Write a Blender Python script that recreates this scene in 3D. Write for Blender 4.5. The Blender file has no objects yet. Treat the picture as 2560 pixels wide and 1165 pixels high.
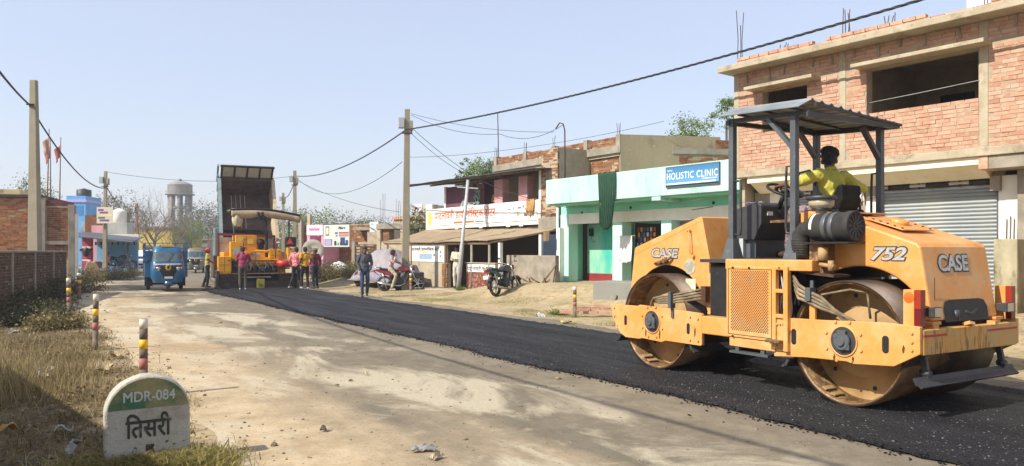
import bpy, bmesh, math, random
import numpy as np
from mathutils import Vector, Matrix, Euler, noise
random.seed(7); rng = np.random.default_rng(7)
SC = bpy.context.scene
COL = SC.collection
R = math.radians
# ------------------------------------------------------------------ camera, sky, sun, exposure
FPX, CX, HY, CH = 1900.0, 1280.0, 628.0, 1.5          # photograph: focal length in px, centre, horizon row, eye height
cam_d = bpy.data.cameras.new('camera'); cam = bpy.data.objects.new('camera', cam_d); COL.objects.link(cam)
cam.location = (0, 0, CH); cam.rotation_euler = (R(90), 0, 0)
cam_d.sensor_width = 36.0; cam_d.lens = 36.0 * FPX / 2560.0
cam_d.shift_y = (HY - 582.5) / 2560.0
cam_d.clip_start = 0.05; cam_d.clip_end = 6000
SC.camera = cam
SUN_EL, SUN_DIR = R(41), Vector((-0.862, -0.507))      # horizontal direction towards the sun
world = bpy.data.worlds.new('World'); SC.world = world; world.use_nodes = True
wn = world.node_tree.nodes; wl = world.node_tree.links
sky = wn.new('ShaderNodeTexSky'); sky.sky_type = 'NISHITA'; sky.sun_disc = False
sky.sun_elevation = SUN_EL; sky.sun_rotation = math.atan2(SUN_DIR.x, SUN_DIR.y)
sky.altitude = 200; sky.air_density = 1.4; sky.dust_density = 0.7; sky.ozone_density = 3.0
bg = wn['Background']; bg.inputs['Strength'].default_value = 0.12
veil = wn.new('ShaderNodeMix'); veil.data_type = 'RGBA'; veil.inputs['Factor'].default_value = .62     # milky winter sky: the clear sky seen through an even pale veil
veil.inputs[7].default_value = (3.48, 3.58, 4.5, 1); wl.new(sky.outputs[0], veil.inputs[6]); wl.new(veil.outputs[2], bg.inputs['Color'])
sun_d = bpy.data.lights.new('sun', 'SUN'); sun_d.energy = 3.9; sun_d.angle = R(0.53); sun_d.color = (1.0, 0.94, 0.85)
sun = bpy.data.objects.new('sun', sun_d); COL.objects.link(sun)
sv = Vector((SUN_DIR.x * math.cos(SUN_EL), SUN_DIR.y * math.cos(SUN_EL), math.sin(SUN_EL)))
sun.rotation_euler = sv.to_track_quat('Z', 'Y').to_euler(); sun.location = (-30, -20, 40)
vs = SC.view_settings; vs.view_transform = 'Standard'; vs.look = 'None'; vs.gamma = 1.0; vs.use_curve_mapping = False
vs.exposure = 0.78
SC.cycles.use_denoising = True
SC.cycles.max_bounces = 6; SC.cycles.transparent_max_bounces = 8

# ------------------------------------------------------------------ helpers
def G(x, y, z=0.0):                    # ground point seen at a photograph pixel
    Y = (CH - z) * FPX / (y - HY); return Vector(((x - CX) / FPX * Y, Y, z))
def PX(p):                             # photograph pixel of a world point
    return CX + FPX * p[0] / p[1], HY - FPX * (p[2] - CH) / p[1]
def PW(x, y, Y): return Vector(((x - CX) / FPX * Y, Y, CH + (HY - y) / FPX * Y))
def hexc(h, k=1.0):
    h = h.lstrip('#'); o = []
    for i in (0, 2, 4):
        c = int(h[i:i+2], 16) / 255; o.append(k * (c / 12.92 if c <= .04045 else ((c + .055) / 1.055) ** 2.4))
    return tuple(o)
MATS = {}
def mat(name, col, rough=.7, metal=0., var=None, dirt=None, bump=None, rnd=0., coat=0., spec=.5, trans=0., emit=None, alpha=1., stretch=None, sss=0.):
    """var=(scale, other colour, contrast) ; dirt=(scale, colour, lo, hi) ; bump=(scale, strength)"""
    if name in MATS: return MATS[name]
    m = bpy.data.materials.new(name); m.use_nodes = True; N = m.node_tree.nodes; Lk = m.node_tree.links
    b = N['Principled BSDF']; tc = N.new('ShaderNodeTexCoord'); co = tc.outputs['Object']
    if stretch:
        mp = N.new('ShaderNodeMapping'); mp.inputs['Scale'].default_value = stretch; Lk.new(co, mp.inputs[0]); co = mp.outputs[0]
    def nz(scale, det=6, rgh=.6, off=0):
        n = N.new('ShaderNodeTexNoise'); n.inputs['Scale'].default_value = scale; n.inputs['Detail'].default_value = det
        n.inputs['Roughness'].default_value = rgh
        if off:
            ad = N.new('ShaderNodeVectorMath'); ad.inputs[1].default_value = (off, off * .7, off * .3); Lk.new(co, ad.inputs[0]); Lk.new(ad.outputs[0], n.inputs['Vector'])
        else: Lk.new(co, n.inputs['Vector'])
        return n.outputs['Fac']
    def ramp(f, lo, hi):
        r = N.new('ShaderNodeMapRange'); r.inputs['From Min'].default_value = lo; r.inputs['From Max'].default_value = hi; r.clamp = True
        Lk.new(f, r.inputs['Value']); return r.outputs['Result']
    def mixc(f, a, c):
        x = N.new('ShaderNodeMix'); x.data_type = 'RGBA'; Lk.new(f, x.inputs['Factor'])
        if isinstance(a, tuple): x.inputs[6].default_value = (*a, 1)
        else: Lk.new(a, x.inputs[6])
        if isinstance(c, tuple): x.inputs[7].default_value = (*c, 1)
        else: Lk.new(c, x.inputs[7])
        return x.outputs[2]
    cur = tuple(col[:3]); rgh = None
    if var:
        c = var[2] if len(var) > 2 else .15
        cur = mixc(ramp(nz(var[0]), .5 - c, .5 + c), cur, tuple(var[1]))
    if dirt:
        ds = dirt if isinstance(dirt[0], tuple) else (dirt,)
        for k, d in enumerate(ds):
            f = ramp(nz(d[0], 8, .7, 3.3 + 5 * k), d[2], d[3])
            cur = mixc(f, cur, tuple(d[1]))
    if rnd:
        oi = N.new('ShaderNodeObjectInfo'); hs = N.new('ShaderNodeHueSaturation')
        mr = N.new('ShaderNodeMapRange'); mr.inputs['To Min'].default_value = 1 - rnd; mr.inputs['To Max'].default_value = 1 + rnd
        Lk.new(oi.outputs['Random'], mr.inputs['Value']); Lk.new(mr.outputs[0], hs.inputs['Value'])
        if isinstance(cur, tuple): hs.inputs['Color'].default_value = (*cur, 1)
        else: Lk.new(cur, hs.inputs['Color'])
        cur = hs.outputs[0]
    if isinstance(cur, tuple): b.inputs['Base Color'].default_value = (*cur, 1)
    else: Lk.new(cur, b.inputs['Base Color'])
    b.inputs['Roughness'].default_value = rough; b.inputs['Metallic'].default_value = metal
    b.inputs['Specular IOR Level'].default_value = spec
    if coat: b.inputs['Coat Weight'].default_value = coat; b.inputs['Coat Roughness'].default_value = .2
    if trans: b.inputs['Transmission Weight'].default_value = trans
    if sss: b.inputs['Subsurface Weight'].default_value = sss
    if emit: b.inputs['Emission Color'].default_value = (*emit[0], 1); b.inputs['Emission Strength'].default_value = emit[1]
    if alpha < 1: b.inputs['Alpha'].default_value = alpha
    if bump:
        bp = N.new('ShaderNodeBump'); bp.inputs['Strength'].default_value = bump[1]; bp.inputs['Distance'].default_value = bump[2] if len(bump) > 2 else .02
        Lk.new(nz(bump[0], 8, .65), bp.inputs['Height']); Lk.new(bp.outputs[0], b.inputs['Normal'])
    MATS[name] = m; return m

def frame(d):                          # two unit vectors perpendicular to d
    d = Vector(d).normalized(); up = Vector((0, 0, 1)) if abs(d.z) < .95 else Vector((1, 0, 0))
    a = d.cross(up).normalized(); return a, d.cross(a).normalized()
class MB:
    """collects shapes and links them as one mesh object"""
    def __init__(s): s.v = []; s.f = []; s.sm = []
    def add(s, vs, fs, smooth=False):
        o = len(s.v); s.v += [tuple(p) for p in vs]; s.f += [tuple(i + o for i in q) for q in fs]; s.sm += [smooth] * len(fs); return s
    def box(s, c, d, rot=None):
        M = Euler(rot).to_matrix() if rot is not None and not isinstance(rot, Matrix) else (rot or Matrix.Identity(3))
        c = Vector(c); P = [c + M @ Vector((i * d[0] / 2, j * d[1] / 2, k * d[2] / 2)) for i in (-1, 1) for j in (-1, 1) for k in (-1, 1)]
        return s.add(P, [(0, 1, 3, 2), (4, 6, 7, 5), (0, 4, 5, 1), (2, 3, 7, 6), (0, 2, 6, 4), (1, 5, 7, 3)])
    def bb(s, x0, x1, y0, y1, z0, z1): return s.box(((x0+x1)/2, (y0+y1)/2, (z0+z1)/2), (abs(x1-x0), abs(y1-y0), abs(z1-z0)))
    def bar(s, p, q, w, h, roll=0):
        p, q = Vector(p), Vector(q); d = (q - p); a, b = frame(d)
        if roll: ca, sa = math.cos(roll), math.sin(roll); a, b = a * ca + b * sa, b * ca - a * sa
        V = [e + a * (i * w / 2) + b * (j * h / 2) for e in (p, q) for i, j in ((-1, -1), (1, -1), (1, 1), (-1, 1))]
        return s.add(V, [(3, 2, 1, 0), (4, 5, 6, 7), (0, 1, 5, 4), (1, 2, 6, 5), (2, 3, 7, 6), (3, 0, 4, 7)])
    def cyl(s, p, q, r, r2=None, n=16, cap=True, smooth=True):
        r2 = r if r2 is None else r2; p, q = Vector(p), Vector(q); a, b = frame(q - p); V = []
        for e, rr in ((p, r), (q, r2)):
            V += [e + a * (rr * math.cos(2 * math.pi * i / n)) + b * (rr * math.sin(2 * math.pi * i / n)) for i in range(n)]
        s.add(V, [(i, (i + 1) % n, n + (i + 1) % n, n + i) for i in range(n)], smooth)
        if cap:
            o = len(s.v) - 2 * n; s.f += [tuple(o + i for i in reversed(range(n))), tuple(o + n + i for i in range(n))]; s.sm += [False, False]
        return s
    def tube(s, pts, r, n=8, smooth=True):
        pts = [Vector(p) for p in pts]; V = []; m = len(pts); rs = r if isinstance(r, (list, tuple)) else [r] * m
        a = None
        for i, p in enumerate(pts):
            d = (pts[min(i + 1, m - 1)] - pts[max(i - 1, 0)]).normalized()
            if a is None: a, b = frame(d)
            else:
                a = (a - d * a.dot(d)); a = a.normalized() if a.length > 1e-6 else frame(d)[0]; b = d.cross(a)
            V += [p + a * (rs[i] * math.cos(2 * math.pi * k / n)) + b * (rs[i] * math.sin(2 * math.pi * k / n)) for k in range(n)]
        F = [(i * n + k, i * n + (k + 1) % n, (i + 1) * n + (k + 1) % n, (i + 1) * n + k) for i in range(m - 1) for k in range(n)]
        s.add(V, F, smooth); o = len(s.v) - len(V)
        s.f += [tuple(o + i for i in reversed(range(n))), tuple(o + (m - 1) * n + i for i in range(n))]; s.sm += [False, False]
        return s
    def prism(s, prof, d0, d1, ax='y'):
        """extrude a 2-D profile; ax = axis of extrusion: 'y' -> profile (x,z), 'z' -> (x,y), 'x' -> (y,z)"""
        n = len(prof); mk = {'y': lambda a, b, d: (a, d, b), 'z': lambda a, b, d: (a, b, d), 'x': lambda a, b, d: (d, a, b)}[ax]
        V = [mk(a, b, d0) for a, b in prof] + [mk(a, b, d1) for a, b in prof]
        return s.add(V, [tuple(reversed(range(n))), tuple(range(n, 2 * n))] + [(i, (i + 1) % n, n + (i + 1) % n, n + i) for i in range(n)])
    def lathe(s, prof, c=(0, 0, 0), ax='y', n=32, smooth=True, a0=0., a1=2 * math.pi):
        """prof: list of (radius, position along the axis)"""
        c = Vector(c); full = abs(a1 - a0 - 2 * math.pi) < 1e-6; k = n if full else n + 1; V = []
        for i in range(k):
            t = a0 + (a1 - a0) * i / n; ca, sa = math.cos(t), math.sin(t)
            for r, h in prof: V.append(c + Vector({'y': (r * ca, h, r * sa), 'z': (r * ca, r * sa, h), 'x': (h, r * ca, r * sa)}[ax]))
        m = len(prof)
        return s.add(V, [(i * m + j, i * m + j + 1, ((i + 1) % k) * m + j + 1, ((i + 1) % k) * m + j) for i in range(n) for j in range(m - 1)], smooth)
    def ball(s, c, r, n=12, m=8, rot=None):
        r = Vector((r, r, r)) if not isinstance(r, (tuple, list, Vector)) else Vector(r); c = Vector(c)
        M = Euler(rot).to_matrix() if rot else Matrix.Identity(3); V = [c + M @ Vector((0, 0, r.z))]
        for j in range(1, m):
            ph = math.pi * j / m
            V += [c + M @ Vector((r.x * math.sin(ph) * math.cos(2 * math.pi * i / n), r.y * math.sin(ph) * math.sin(2 * math.pi * i / n), r.z * math.cos(ph))) for i in range(n)]
        V.append(c + M @ Vector((0, 0, -r.z))); F = [(0, 1 + i, 1 + (i + 1) % n) for i in range(n)]
        for j in range(m - 2): F += [(1 + j*n + i, 1 + (j+1)*n + i, 1 + (j+1)*n + (i+1) % n, 1 + j*n + (i+1) % n) for i in range(n)]
        e = len(V) - 1; F += [(e, 1 + (m-2)*n + (i+1) % n, 1 + (m-2)*n + i) for i in range(n)]
        return s.add(V, F, True)
    def grid(s, fn, nu, nv, smooth=True, thick=None):
        V = [Vector(fn(i / nu, j / nv)) for j in range(nv + 1) for i in range(nu + 1)]; w = nu + 1
        s.add(V, [(j*w + i, j*w + i + 1, (j+1)*w + i + 1, (j+1)*w + i) for j in range(nv) for i in range(nu)], smooth); return s
    def mesh(s, name='mesh', fix=True):
        me = bpy.data.meshes.new(name); me.from_pydata(s.v, [], s.f); me.polygons.foreach_set('use_smooth', s.sm)
        if fix:
            bm = bmesh.new(); bm.from_mesh(me); bmesh.ops.recalc_face_normals(bm, faces=bm.faces); bm.to_mesh(me); bm.free()
        me.update(); return me
    def build(s, name, m, parent=None, bevel=0., solid=0., fix=True):
        o = link(name, s.mesh(name, fix), m, parent)
        if solid: md = o.modifiers.new('solid', 'SOLIDIFY'); md.thickness = solid; md.offset = 0
        if bevel: md = o.modifiers.new('bevel', 'BEVEL'); md.width = bevel; md.segments = 2; md.limit_method = 'ANGLE'; md.angle_limit = R(40)
        return o
def link(name, me, m=None, parent=None):
    o = bpy.data.objects.new(name, me); COL.objects.link(o)
    if m is not None and me is not None:
        if len(me.materials): me.materials[0] = m
        else: me.materials.append(m)
    if parent is not None: o.parent = parent
    return o
def tag(o, label=None, cat=None, group=None, kind=None):
    if label: o['label'] = label
    if cat: o['category'] = cat
    if group: o['group'] = group
    if kind: o['kind'] = kind
    return o
def thing(name, label, cat, loc=(0, 0, 0), rz=0., group=None):
    o = bpy.data.objects.new(name, None); o.empty_display_size = .1; COL.objects.link(o); o.location = loc; o.rotation_euler = (0, 0, rz)
    return tag(o, label, cat, group)
def copy_tree(o, parent=None):
    c = o.copy(); COL.objects.link(c); c.parent = parent
    for ch in list(o.children): copy_tree(ch, c)
    return c
def pset(mesh_obj, **k):
    for a, b in k.items(): mesh_obj[a] = b
    return mesh_obj

TMP = bpy.data.scenes.new('workbench_scene')       # empty side scene: evaluating one object there does not re-evaluate the whole street
def evaluated(o):
    TMP.collection.objects.link(o); vl = TMP.view_layers[0]; vl.update(); me = bpy.data.meshes.new_from_object(o.evaluated_get(vl.depsgraph)); bpy.data.objects.remove(o); return me
# lettering ---------------------------------------------------------------------------------------------
def text_mesh(txt, size=1., bold=0., extrude=0., shear=0., spacing=1.):
    cu = bpy.data.curves.new('lettering', 'FONT'); cu.body = txt; cu.size = size; cu.offset = bold; cu.extrude = extrude; cu.shear = shear; cu.space_character = spacing
    me = evaluated(bpy.data.objects.new('lettering_tmp', cu)); bpy.data.curves.remove(cu); return me
def thicken(me, w):                    # heavier strokes: the outline laid down again, shifted a little, in thin layers of paint
    if not w: return me
    bm = bmesh.new()
    for k, (dx, dy) in enumerate(((0, 0), (w, 0), (-w, 0), (0, w), (0, -w), (w * .7, w * .7), (-w * .7, -w * .7))):
        c = me.copy(); c.transform(Matrix.Translation((dx, dy, k * .00025))); bm.from_mesh(c); bpy.data.meshes.remove(c)
    bm.to_mesh(me); bm.free(); return me
def lettering(name, txt, m, parent, org, xdir, updir, width=None, height=None, bold=0., extrude=.002, shear=0., spacing=1., heavy=0.):
    """a flat line of text with its lower-left corner at org (local coordinates of parent), stretched to width x height"""
    me = thicken(text_mesh(txt, 1., bold, 0., shear, spacing), heavy)
    co = np.empty(len(me.vertices) * 3); me.vertices.foreach_get('co', co); co = co.reshape(-1, 3)
    lo, hi = co.min(0), co.max(0); sx = sy = None
    if height: sy = height / (hi[1] - lo[1])
    if width: sx = width / (hi[0] - lo[0])
    sx = sx or sy; sy = sy or sx
    X = Vector(xdir).normalized(); U = Vector(updir).normalized(); Nn = X.cross(U).normalized(); O = Vector(org)
    P = [O + X * ((c[0] - lo[0]) * sx) + U * ((c[1] - lo[1]) * sy) + Nn * c[2] for c in co]
    me.vertices.foreach_set('co', np.array([tuple(p + Nn * extrude) for p in P]).ravel()); me.update()
    return link(name, me, m, parent)
def solid_mod(o, t, off=-1):
    md = o.modifiers.new('solid', 'SOLIDIFY'); md.thickness = t; md.offset = off; return o

# ------------------------------------------------------------------ shared materials
DUST = hexc('#cdb48a', .8)
M_orange = mat('machine_orange_paint', hexc('#e0984a'), .45, var=(1.6, hexc('#d28b42'), .25), dirt=((2.6, hexc('#d3b07c'), .44, .76), (7., hexc('#b98a4e'), .56, .72), (1.7, hexc('#9c6a34'), .62, .76), (34., hexc('#5f4226'), .655, .70)), bump=(14, .06), coat=.15)
M_steel = mat('bare_drum_steel', hexc('#8a6a45', .9), .5, .35, var=(3., hexc('#5d452c')), dirt=(14., hexc('#b99a6c'), .5, .7), bump=(40, .1))
M_drumin = mat('drum_inner_dusty_steel', hexc('#c2a170', .85), .75, .1, var=(2.5, hexc('#9a7a4c')), dirt=(9., hexc('#7a5e3a'), .55, .75), bump=(30, .2))
M_tread = mat('drum_surface_dark', hexc('#4a3522'), .45, .4, var=(4., hexc('#2b1f16')), dirt=(12., hexc('#7d6240'), .58, .8))
M_black = mat('black_plastic', hexc('#141415'), .55, var=(8., hexc('#211f1e')), dirt=(6., hexc('#5a5044'), .64, .9))
M_rubber = mat('black_rubber', hexc('#242322'), .8, var=(9., hexc('#39352f')), dirt=(5., hexc('#7d6d55'), .58, .85))
M_grey = mat('grey_painted_steel', hexc('#585c5e'), .45, var=(4., hexc('#484c4f')), dirt=((8., hexc('#8a7a60'), .6, .8), (3., hexc('#5e3c22'), .66, .76)))
M_grey2 = mat('light_grey_sheet', hexc('#b4b8b6'), .5, var=(3., hexc('#9a9e9c')), dirt=(6., hexc('#9d8e70'), .55, .8))
M_dk = mat('charcoal_steel', hexc('#2f3133'), .5, var=(5., hexc('#3f3e3c')), dirt=(9., hexc('#7a6c55'), .6, .85))
M_silver = mat('silver_decal', hexc('#c9c9c5'), .4, .3, var=(9., hexc('#a9a9a4')))
M_decal_dk = mat('dark_decal_edge', hexc('#3c3833'), .5)
M_concrete = mat('concrete', hexc('#a99e8a', .85), .9, var=(2.2, hexc('#8b8271', .8)), dirt=((1.1, hexc('#6c6354'), .58, .75), (30., hexc('#c8bda6'), .6, .8)), bump=(25, .35))
M_concrete_lt = mat('pale_concrete', hexc('#bdb095', .9), .9, var=(2.5, hexc('#a3967c')), dirt=((2.2, hexc('#7d705a'), .52, .70), (9., hexc('#6b604e'), .60, .74), (24., hexc('#d6cbb0'), .6, .8)), bump=(22, .4))
M_mortar = mat('mortar', hexc('#b5a48a', .9), .95, var=(3., hexc('#9c8c74')), bump=(30, .5))
M_white = mat('white_wall_paint', hexc('#efeae0'), .8, var=(1.2, hexc('#ddd5c4')), dirt=(3., hexc('#a89b84'), .63, .85), bump=(30, .1))
M_rust = mat('rusty_iron', hexc('#5b3a26'), .8, .2, var=(12., hexc('#3a2a20')), bump=(60, .2))
M_wire = mat('black_cable', hexc('#26272a'), .6)
M_red = mat('red_paint', hexc('#b3282a'), .45, dirt=(6., hexc('#7a5a48'), .6, .8))
M_yellow = mat('reflective_yellow', hexc('#f2b818'), .45, dirt=(9., hexc('#a48a4c'), .6, .85))
M_glass = mat('dark_glass', hexc('#20282c'), .08, spec=.8)
M_chrome = mat('dull_chrome', hexc('#b9b9b6'), .25, .9, dirt=(9., hexc('#7a6c58'), .55, .8))
M_tyre = mat('dusty_tyre', hexc('#2a2825'), .9, var=(12., hexc('#403b33')), dirt=(5., hexc('#8d7b5f'), .5, .75))
M_wood = mat('weathered_wood', hexc('#84694a'), .85, var=(4., hexc('#5f4a33')), bump=(20, .3), stretch=(1, 1, .2))
M_brass = mat('wire_insulation_grey', hexc('#6c6f73'), .6)
# ------------------------------------------------------------------ ground, road, fresh asphalt
RO = Vector((.586, 9.28)); RA = R(32); RU = Vector((-math.sin(RA), math.cos(RA))); RV = Vector((math.cos(RA), math.sin(RA)))
def bend(u): e = np.maximum(np.asarray(u, float) - 26, 0); return .19 * e * e / (e + 14)
def uv_of(x, y):
    dx, dy = x - RO.x, y - RO.y; u = dx * RU.x + dy * RU.y; v = dx * RV.x + dy * RV.y; return u, v - bend(u)
def xy_of(u, v):
    v = v + bend(u); return RO.x + RU.x * u + RV.x * v, RO.y + RU.y * u + RV.y * v
def sstep(a, b, x): t = np.clip((np.asarray(x, float) - a) / (b - a), 0, 1); return t * t * (3 - 2 * t)
def wob(x, y): return np.sin(x * .9 + 1.3 * np.sin(y * .5)) * np.cos(y * .8 + np.sin(x * .37)) * .6 + .4 * np.sin(x * 2.3 + y * 1.7) * np.cos(y * 2.9 - x)
def terr(x, y):
    x = np.asarray(x, float); y = np.asarray(y, float); u, v = uv_of(x, y)
    tgt = .42 * (1 - sstep(14.5, 17.5, u)) * sstep(-9, 2, u) + .10
    z = tgt * sstep(5.8, 8.8, v) * (1 - sstep(60, 90, u))
    z = z + .35 * np.exp(-(((u - 27) / 3.) ** 2 + ((v - 7.3) / 1.3) ** 2))             # earth bank beyond the covered car
    off = sstep(4.1, 5.2, v) + sstep(4.7, 6.2, -v)
    z = z + off * .045 * wob(x, y) - .10 * sstep(4.8, 6.5, -v) * (1 - sstep(20, 40, u))
    return (z - .045) * (1 - sstep(120, 300, np.hypot(x, y)))
def axis_lines(lo, hi, step, far): 
    a = list(np.arange(lo, hi + .01, step)); d = step; p = a[-1]; q = a[0]
    while p < far: d *= 1.35; p += d; q -= d; a.append(p); a.insert(0, q)
    return np.array(a)
gx = axis_lines(-34, 22, .4, 3000); gy = axis_lines(2, 62, .4, 3000)
X, Y = np.meshgrid(gx, gy); Z = terr(X, Y)
nx, ny = len(gx), len(gy); idx = np.arange(nx * ny).reshape(ny, nx)
gm = bpy.data.meshes.new('ground')
gm.from_pydata(np.stack([X, Y, Z], -1).reshape(-1, 3).tolist(), [], np.stack([idx[:-1, :-1], idx[:-1, 1:], idx[1:, 1:], idx[1:, :-1]], -1).reshape(-1, 4).tolist())
gm.polygons.foreach_set('use_smooth', [True] * len(gm.polygons))
def nodes_mat(name):
    m = bpy.data.materials.new(name); m.use_nodes = True; N = m.node_tree.nodes; Lk = m.node_tree.links; b = N['Principled BSDF']
    class S: pass
    s = S(); s.m, s.N, s.L, s.b = m, N, Lk, b; tc = N.new('ShaderNodeTexCoord'); s.co = tc.outputs['Object']
    def mp(scale=(1, 1, 1), rot=(0, 0, 0), loc=(0, 0, 0)):
        n = N.new('ShaderNodeMapping'); n.vector_type = 'TEXTURE'; n.inputs['Scale'].default_value = tuple(1 / q for q in scale); n.inputs['Rotation'].default_value = rot; n.inputs['Location'].default_value = loc; Lk.new(s.co, n.inputs[0]); return n.outputs[0]
    def nz(v, scale, det=8, rgh=.6, dist=0.):
        n = N.new('ShaderNodeTexNoise'); n.inputs['Scale'].default_value = scale; n.inputs['Detail'].default_value = det; n.inputs['Roughness'].default_value = rgh; n.inputs['Distortion'].default_value = dist; Lk.new(v, n.inputs['Vector']); return n.outputs['Fac']
    def rmp(f, a, c, lo=0., hi=1.):
        r = N.new('ShaderNodeMapRange'); r.clamp = True
        for k, q in zip(('From Min', 'From Max', 'To Min', 'To Max'), (a, c, lo, hi)): r.inputs[k].default_value = q
        Lk.new(f, r.inputs['Value']); return r.outputs['Result']
    def mix(f, a, c):
        x = N.new('ShaderNodeMix'); x.data_type = 'RGBA'
        if isinstance(f, float): x.inputs['Factor'].default_value = f
        else: Lk.new(f, x.inputs['Factor'])
        for i, q in ((6, a), (7, c)):
            if isinstance(q, tuple): x.inputs[i].default_value = (*q, 1)
            else: Lk.new(q, x.inputs[i])
        return x.outputs[2]
    def math_(op, a, c=None):
        x = N.new('ShaderNodeMath'); x.operation = op
        for i, q in ((0, a), (1, c)):
            if q is None: continue
            if isinstance(q, (int, float)): x.inputs[i].default_value = q
            else: Lk.new(q, x.inputs[i])
        return x.outputs[0]
    def dot(vec, off):
        x = N.new('ShaderNodeVectorMath'); x.operation = 'DOT_PRODUCT'; x.inputs[1].default_value = vec; Lk.new(s.co, x.inputs[0]); return math_('ADD', x.outputs['Value'], off)
    def vor(v, scale, feat='F1'):
        n = N.new('ShaderNodeTexVoronoi'); n.inputs['Scale'].default_value = scale; n.feature = feat; Lk.new(v, n.inputs['Vector']); return n.outputs['Distance']
    def bump(h, st, d=.02):
        x = N.new('ShaderNodeBump'); x.inputs['Strength'].default_value = st; x.inputs['Distance'].default_value = d; Lk.new(h, x.inputs['Height']); Lk.new(x.outputs[0], b.inputs['Normal'])
    s.mp, s.nz, s.rmp, s.mix, s.math, s.dot, s.vor, s.bump = mp, nz, rmp, mix, math_, dot, vor, bump
    s.base = lambda c: Lk.new(c, b.inputs['Base Color']); return s
s = nodes_mat('dry_earth')
vv = s.dot((RV.x, RV.y, 0), -(RO.x * RV.x + RO.y * RV.y))
sand = s.mix(s.rmp(s.nz(s.co, .8), .35, .65), hexc('#c7b088', .80), hexc('#b5a282', .78))
sand = s.mix(s.rmp(s.nz(s.co, 6.), .5, .72), sand, hexc('#8f7a58', .75))
verge = s.mix(s.rmp(s.nz(s.co, 1.7), .4, .62), hexc('#7d6a4a', .7), hexc('#524833', .7))
verge = s.mix(s.rmp(s.nz(s.co, 14.), .5, .7), verge, hexc('#a38d66', .72))
gr = s.mix(s.rmp(s.nz(s.co, 9.), .4, .6), hexc('#8a8355', .75), hexc('#a5966a', .8))
rmask = s.math('MULTIPLY', s.rmp(s.math('ADD', vv, s.rmp(s.nz(s.co, .9), 0, 1, -1.2, 1.2)), 4.6, 5.4), s.rmp(s.math('ADD', vv, s.rmp(s.nz(s.co, .6), 0, 1, -2., 2.)), 7.6, 6.3))
c = s.mix(s.math('MULTIPLY', rmask, s.rmp(s.nz(s.co, .55, 5), .46, .58, 0, .85)), sand, gr)
c = s.mix(s.rmp(s.math('ADD', vv, s.rmp(s.nz(s.co, 1.2), 0, 1, -.9, .9)), -4.3, -5.0), c, verge)
s.base(c); s.b.inputs['Roughness'].default_value = .95; s.b.inputs['Specular IOR Level'].default_value = .15
s.bump(s.math('ADD', s.nz(s.co, 7., 10, .7), s.math('MULTIPLY', s.nz(s.co, 40.), .4)), .6, .05)
ground = tag(link('ground', gm, s.m), kind='structure')

# old dusty road: local x along the road, y to its left
def road_strip(name, us, edge_l, edge_r, z0, nv, zfun=None):
    V = []; 
    for u in us:
        a, b_ = edge_l(u), edge_r(u)
        for j in range(nv + 1):
            v = a + (b_ - a) * j / nv; x, y = xy_of(u, v); V.append((float(x), float(y), z0 + (zfun(u, v, j / nv) if zfun else 0)))
    w = nv + 1; F = [(i*w + j, i*w + j + 1, (i+1)*w + j + 1, (i+1)*w + j) for i in range(len(us) - 1) for j in range(nv)]
    me = bpy.data.meshes.new(name); me.from_pydata(V, [], F); me.polygons.foreach_set('use_smooth', [True] * len(F)); return me
n1 = lambda u, k, sc: noise.noise(Vector((u * sc, k * 7.7, .3)))
us = list(np.arange(-16, 40, .25)) + list(np.arange(40, 420, 4.))
el = lambda u: -4.35 + .35 * n1(u, 1, .5) + .14 * n1(u, 2, 2.1); er = lambda u: 4.35 + .35 * n1(u, 3, .6) + .15 * n1(u, 4, 2.3)
def rz(u, v, f):
    e = min(f, 1 - f); z = .004 + .010 * min(e * 12, 1)
    if -3.6 < v < -.2: z += 0
    return z
s = nodes_mat('dusty_old_road')
al = s.mp((.16, .95, 1), (0, 0, RA + math.pi / 2))          # streaks run along the road
al2 = s.mp((.34, .8, 1), (0, 0, RA + math.pi / 2), (3, 1, 0))
vv = s.dot((RV.x, RV.y, 0), -(RO.x * RV.x + RO.y * RV.y))
old = s.mix(s.rmp(s.nz(al, .9), .35, .65), hexc('#857b68', .76), hexc('#968a74', .78))
old = s.mix(s.rmp(s.nz(s.co, 2.6, 10, .75), .42, .66, 0, .75), old, hexc('#736957', .74))
old = s.mix(s.rmp(s.nz(s.co, 9., 10, .7), .5, .75), old, hexc('#7d735f', .8))
dust = s.mix(s.rmp(s.nz(s.co, 2.2, 10, .75), .38, .62), hexc('#cbb591', .86), hexc('#b09a78', .82))
pale = hexc('#c4b89c', .9)
lat = s.rmp(s.math('ADD', vv, s.rmp(s.nz(al, 1.0, 6, .65), 0, 1, -2.2, 2.2)), -1.9, -3.6)
c = s.mix(lat, old, dust)
pm = s.math('MULTIPLY', s.rmp(s.nz(al2, 1.0, 12, .62, .6), .515, .60), s.rmp(s.nz(s.co, 60.), .3, .5, .55, 1.))
c = s.mix(s.math('MULTIPLY', pm, s.rmp(vv, -.3, -1.0, .15, .85)), c, pale)
c = s.mix(s.math('MULTIPLY', s.rmp(s.nz(s.co, 2.4, 10, .75, .3), .56, .70), s.rmp(vv, -.3, -1.0, .1, .6)), c, hexc('#c6b595', .9))
c = s.mix(s.rmp(s.nz(s.co, 30., 8, .75), .56, .68), c, hexc('#6c604e', .7))
s.base(c); s.b.inputs['Roughness'].default_value = .93; s.b.inputs['Specular IOR Level'].default_value = .2
s.bump(s.math('ADD', s.nz(s.co, 16., 10, .7), s.math('MULTIPLY', s.nz(s.co, 90.), .5)), .45, .02)
road = tag(link('road', road_strip('road', us, el, er, -.045, 24, rz), s.m), kind='structure')

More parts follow.
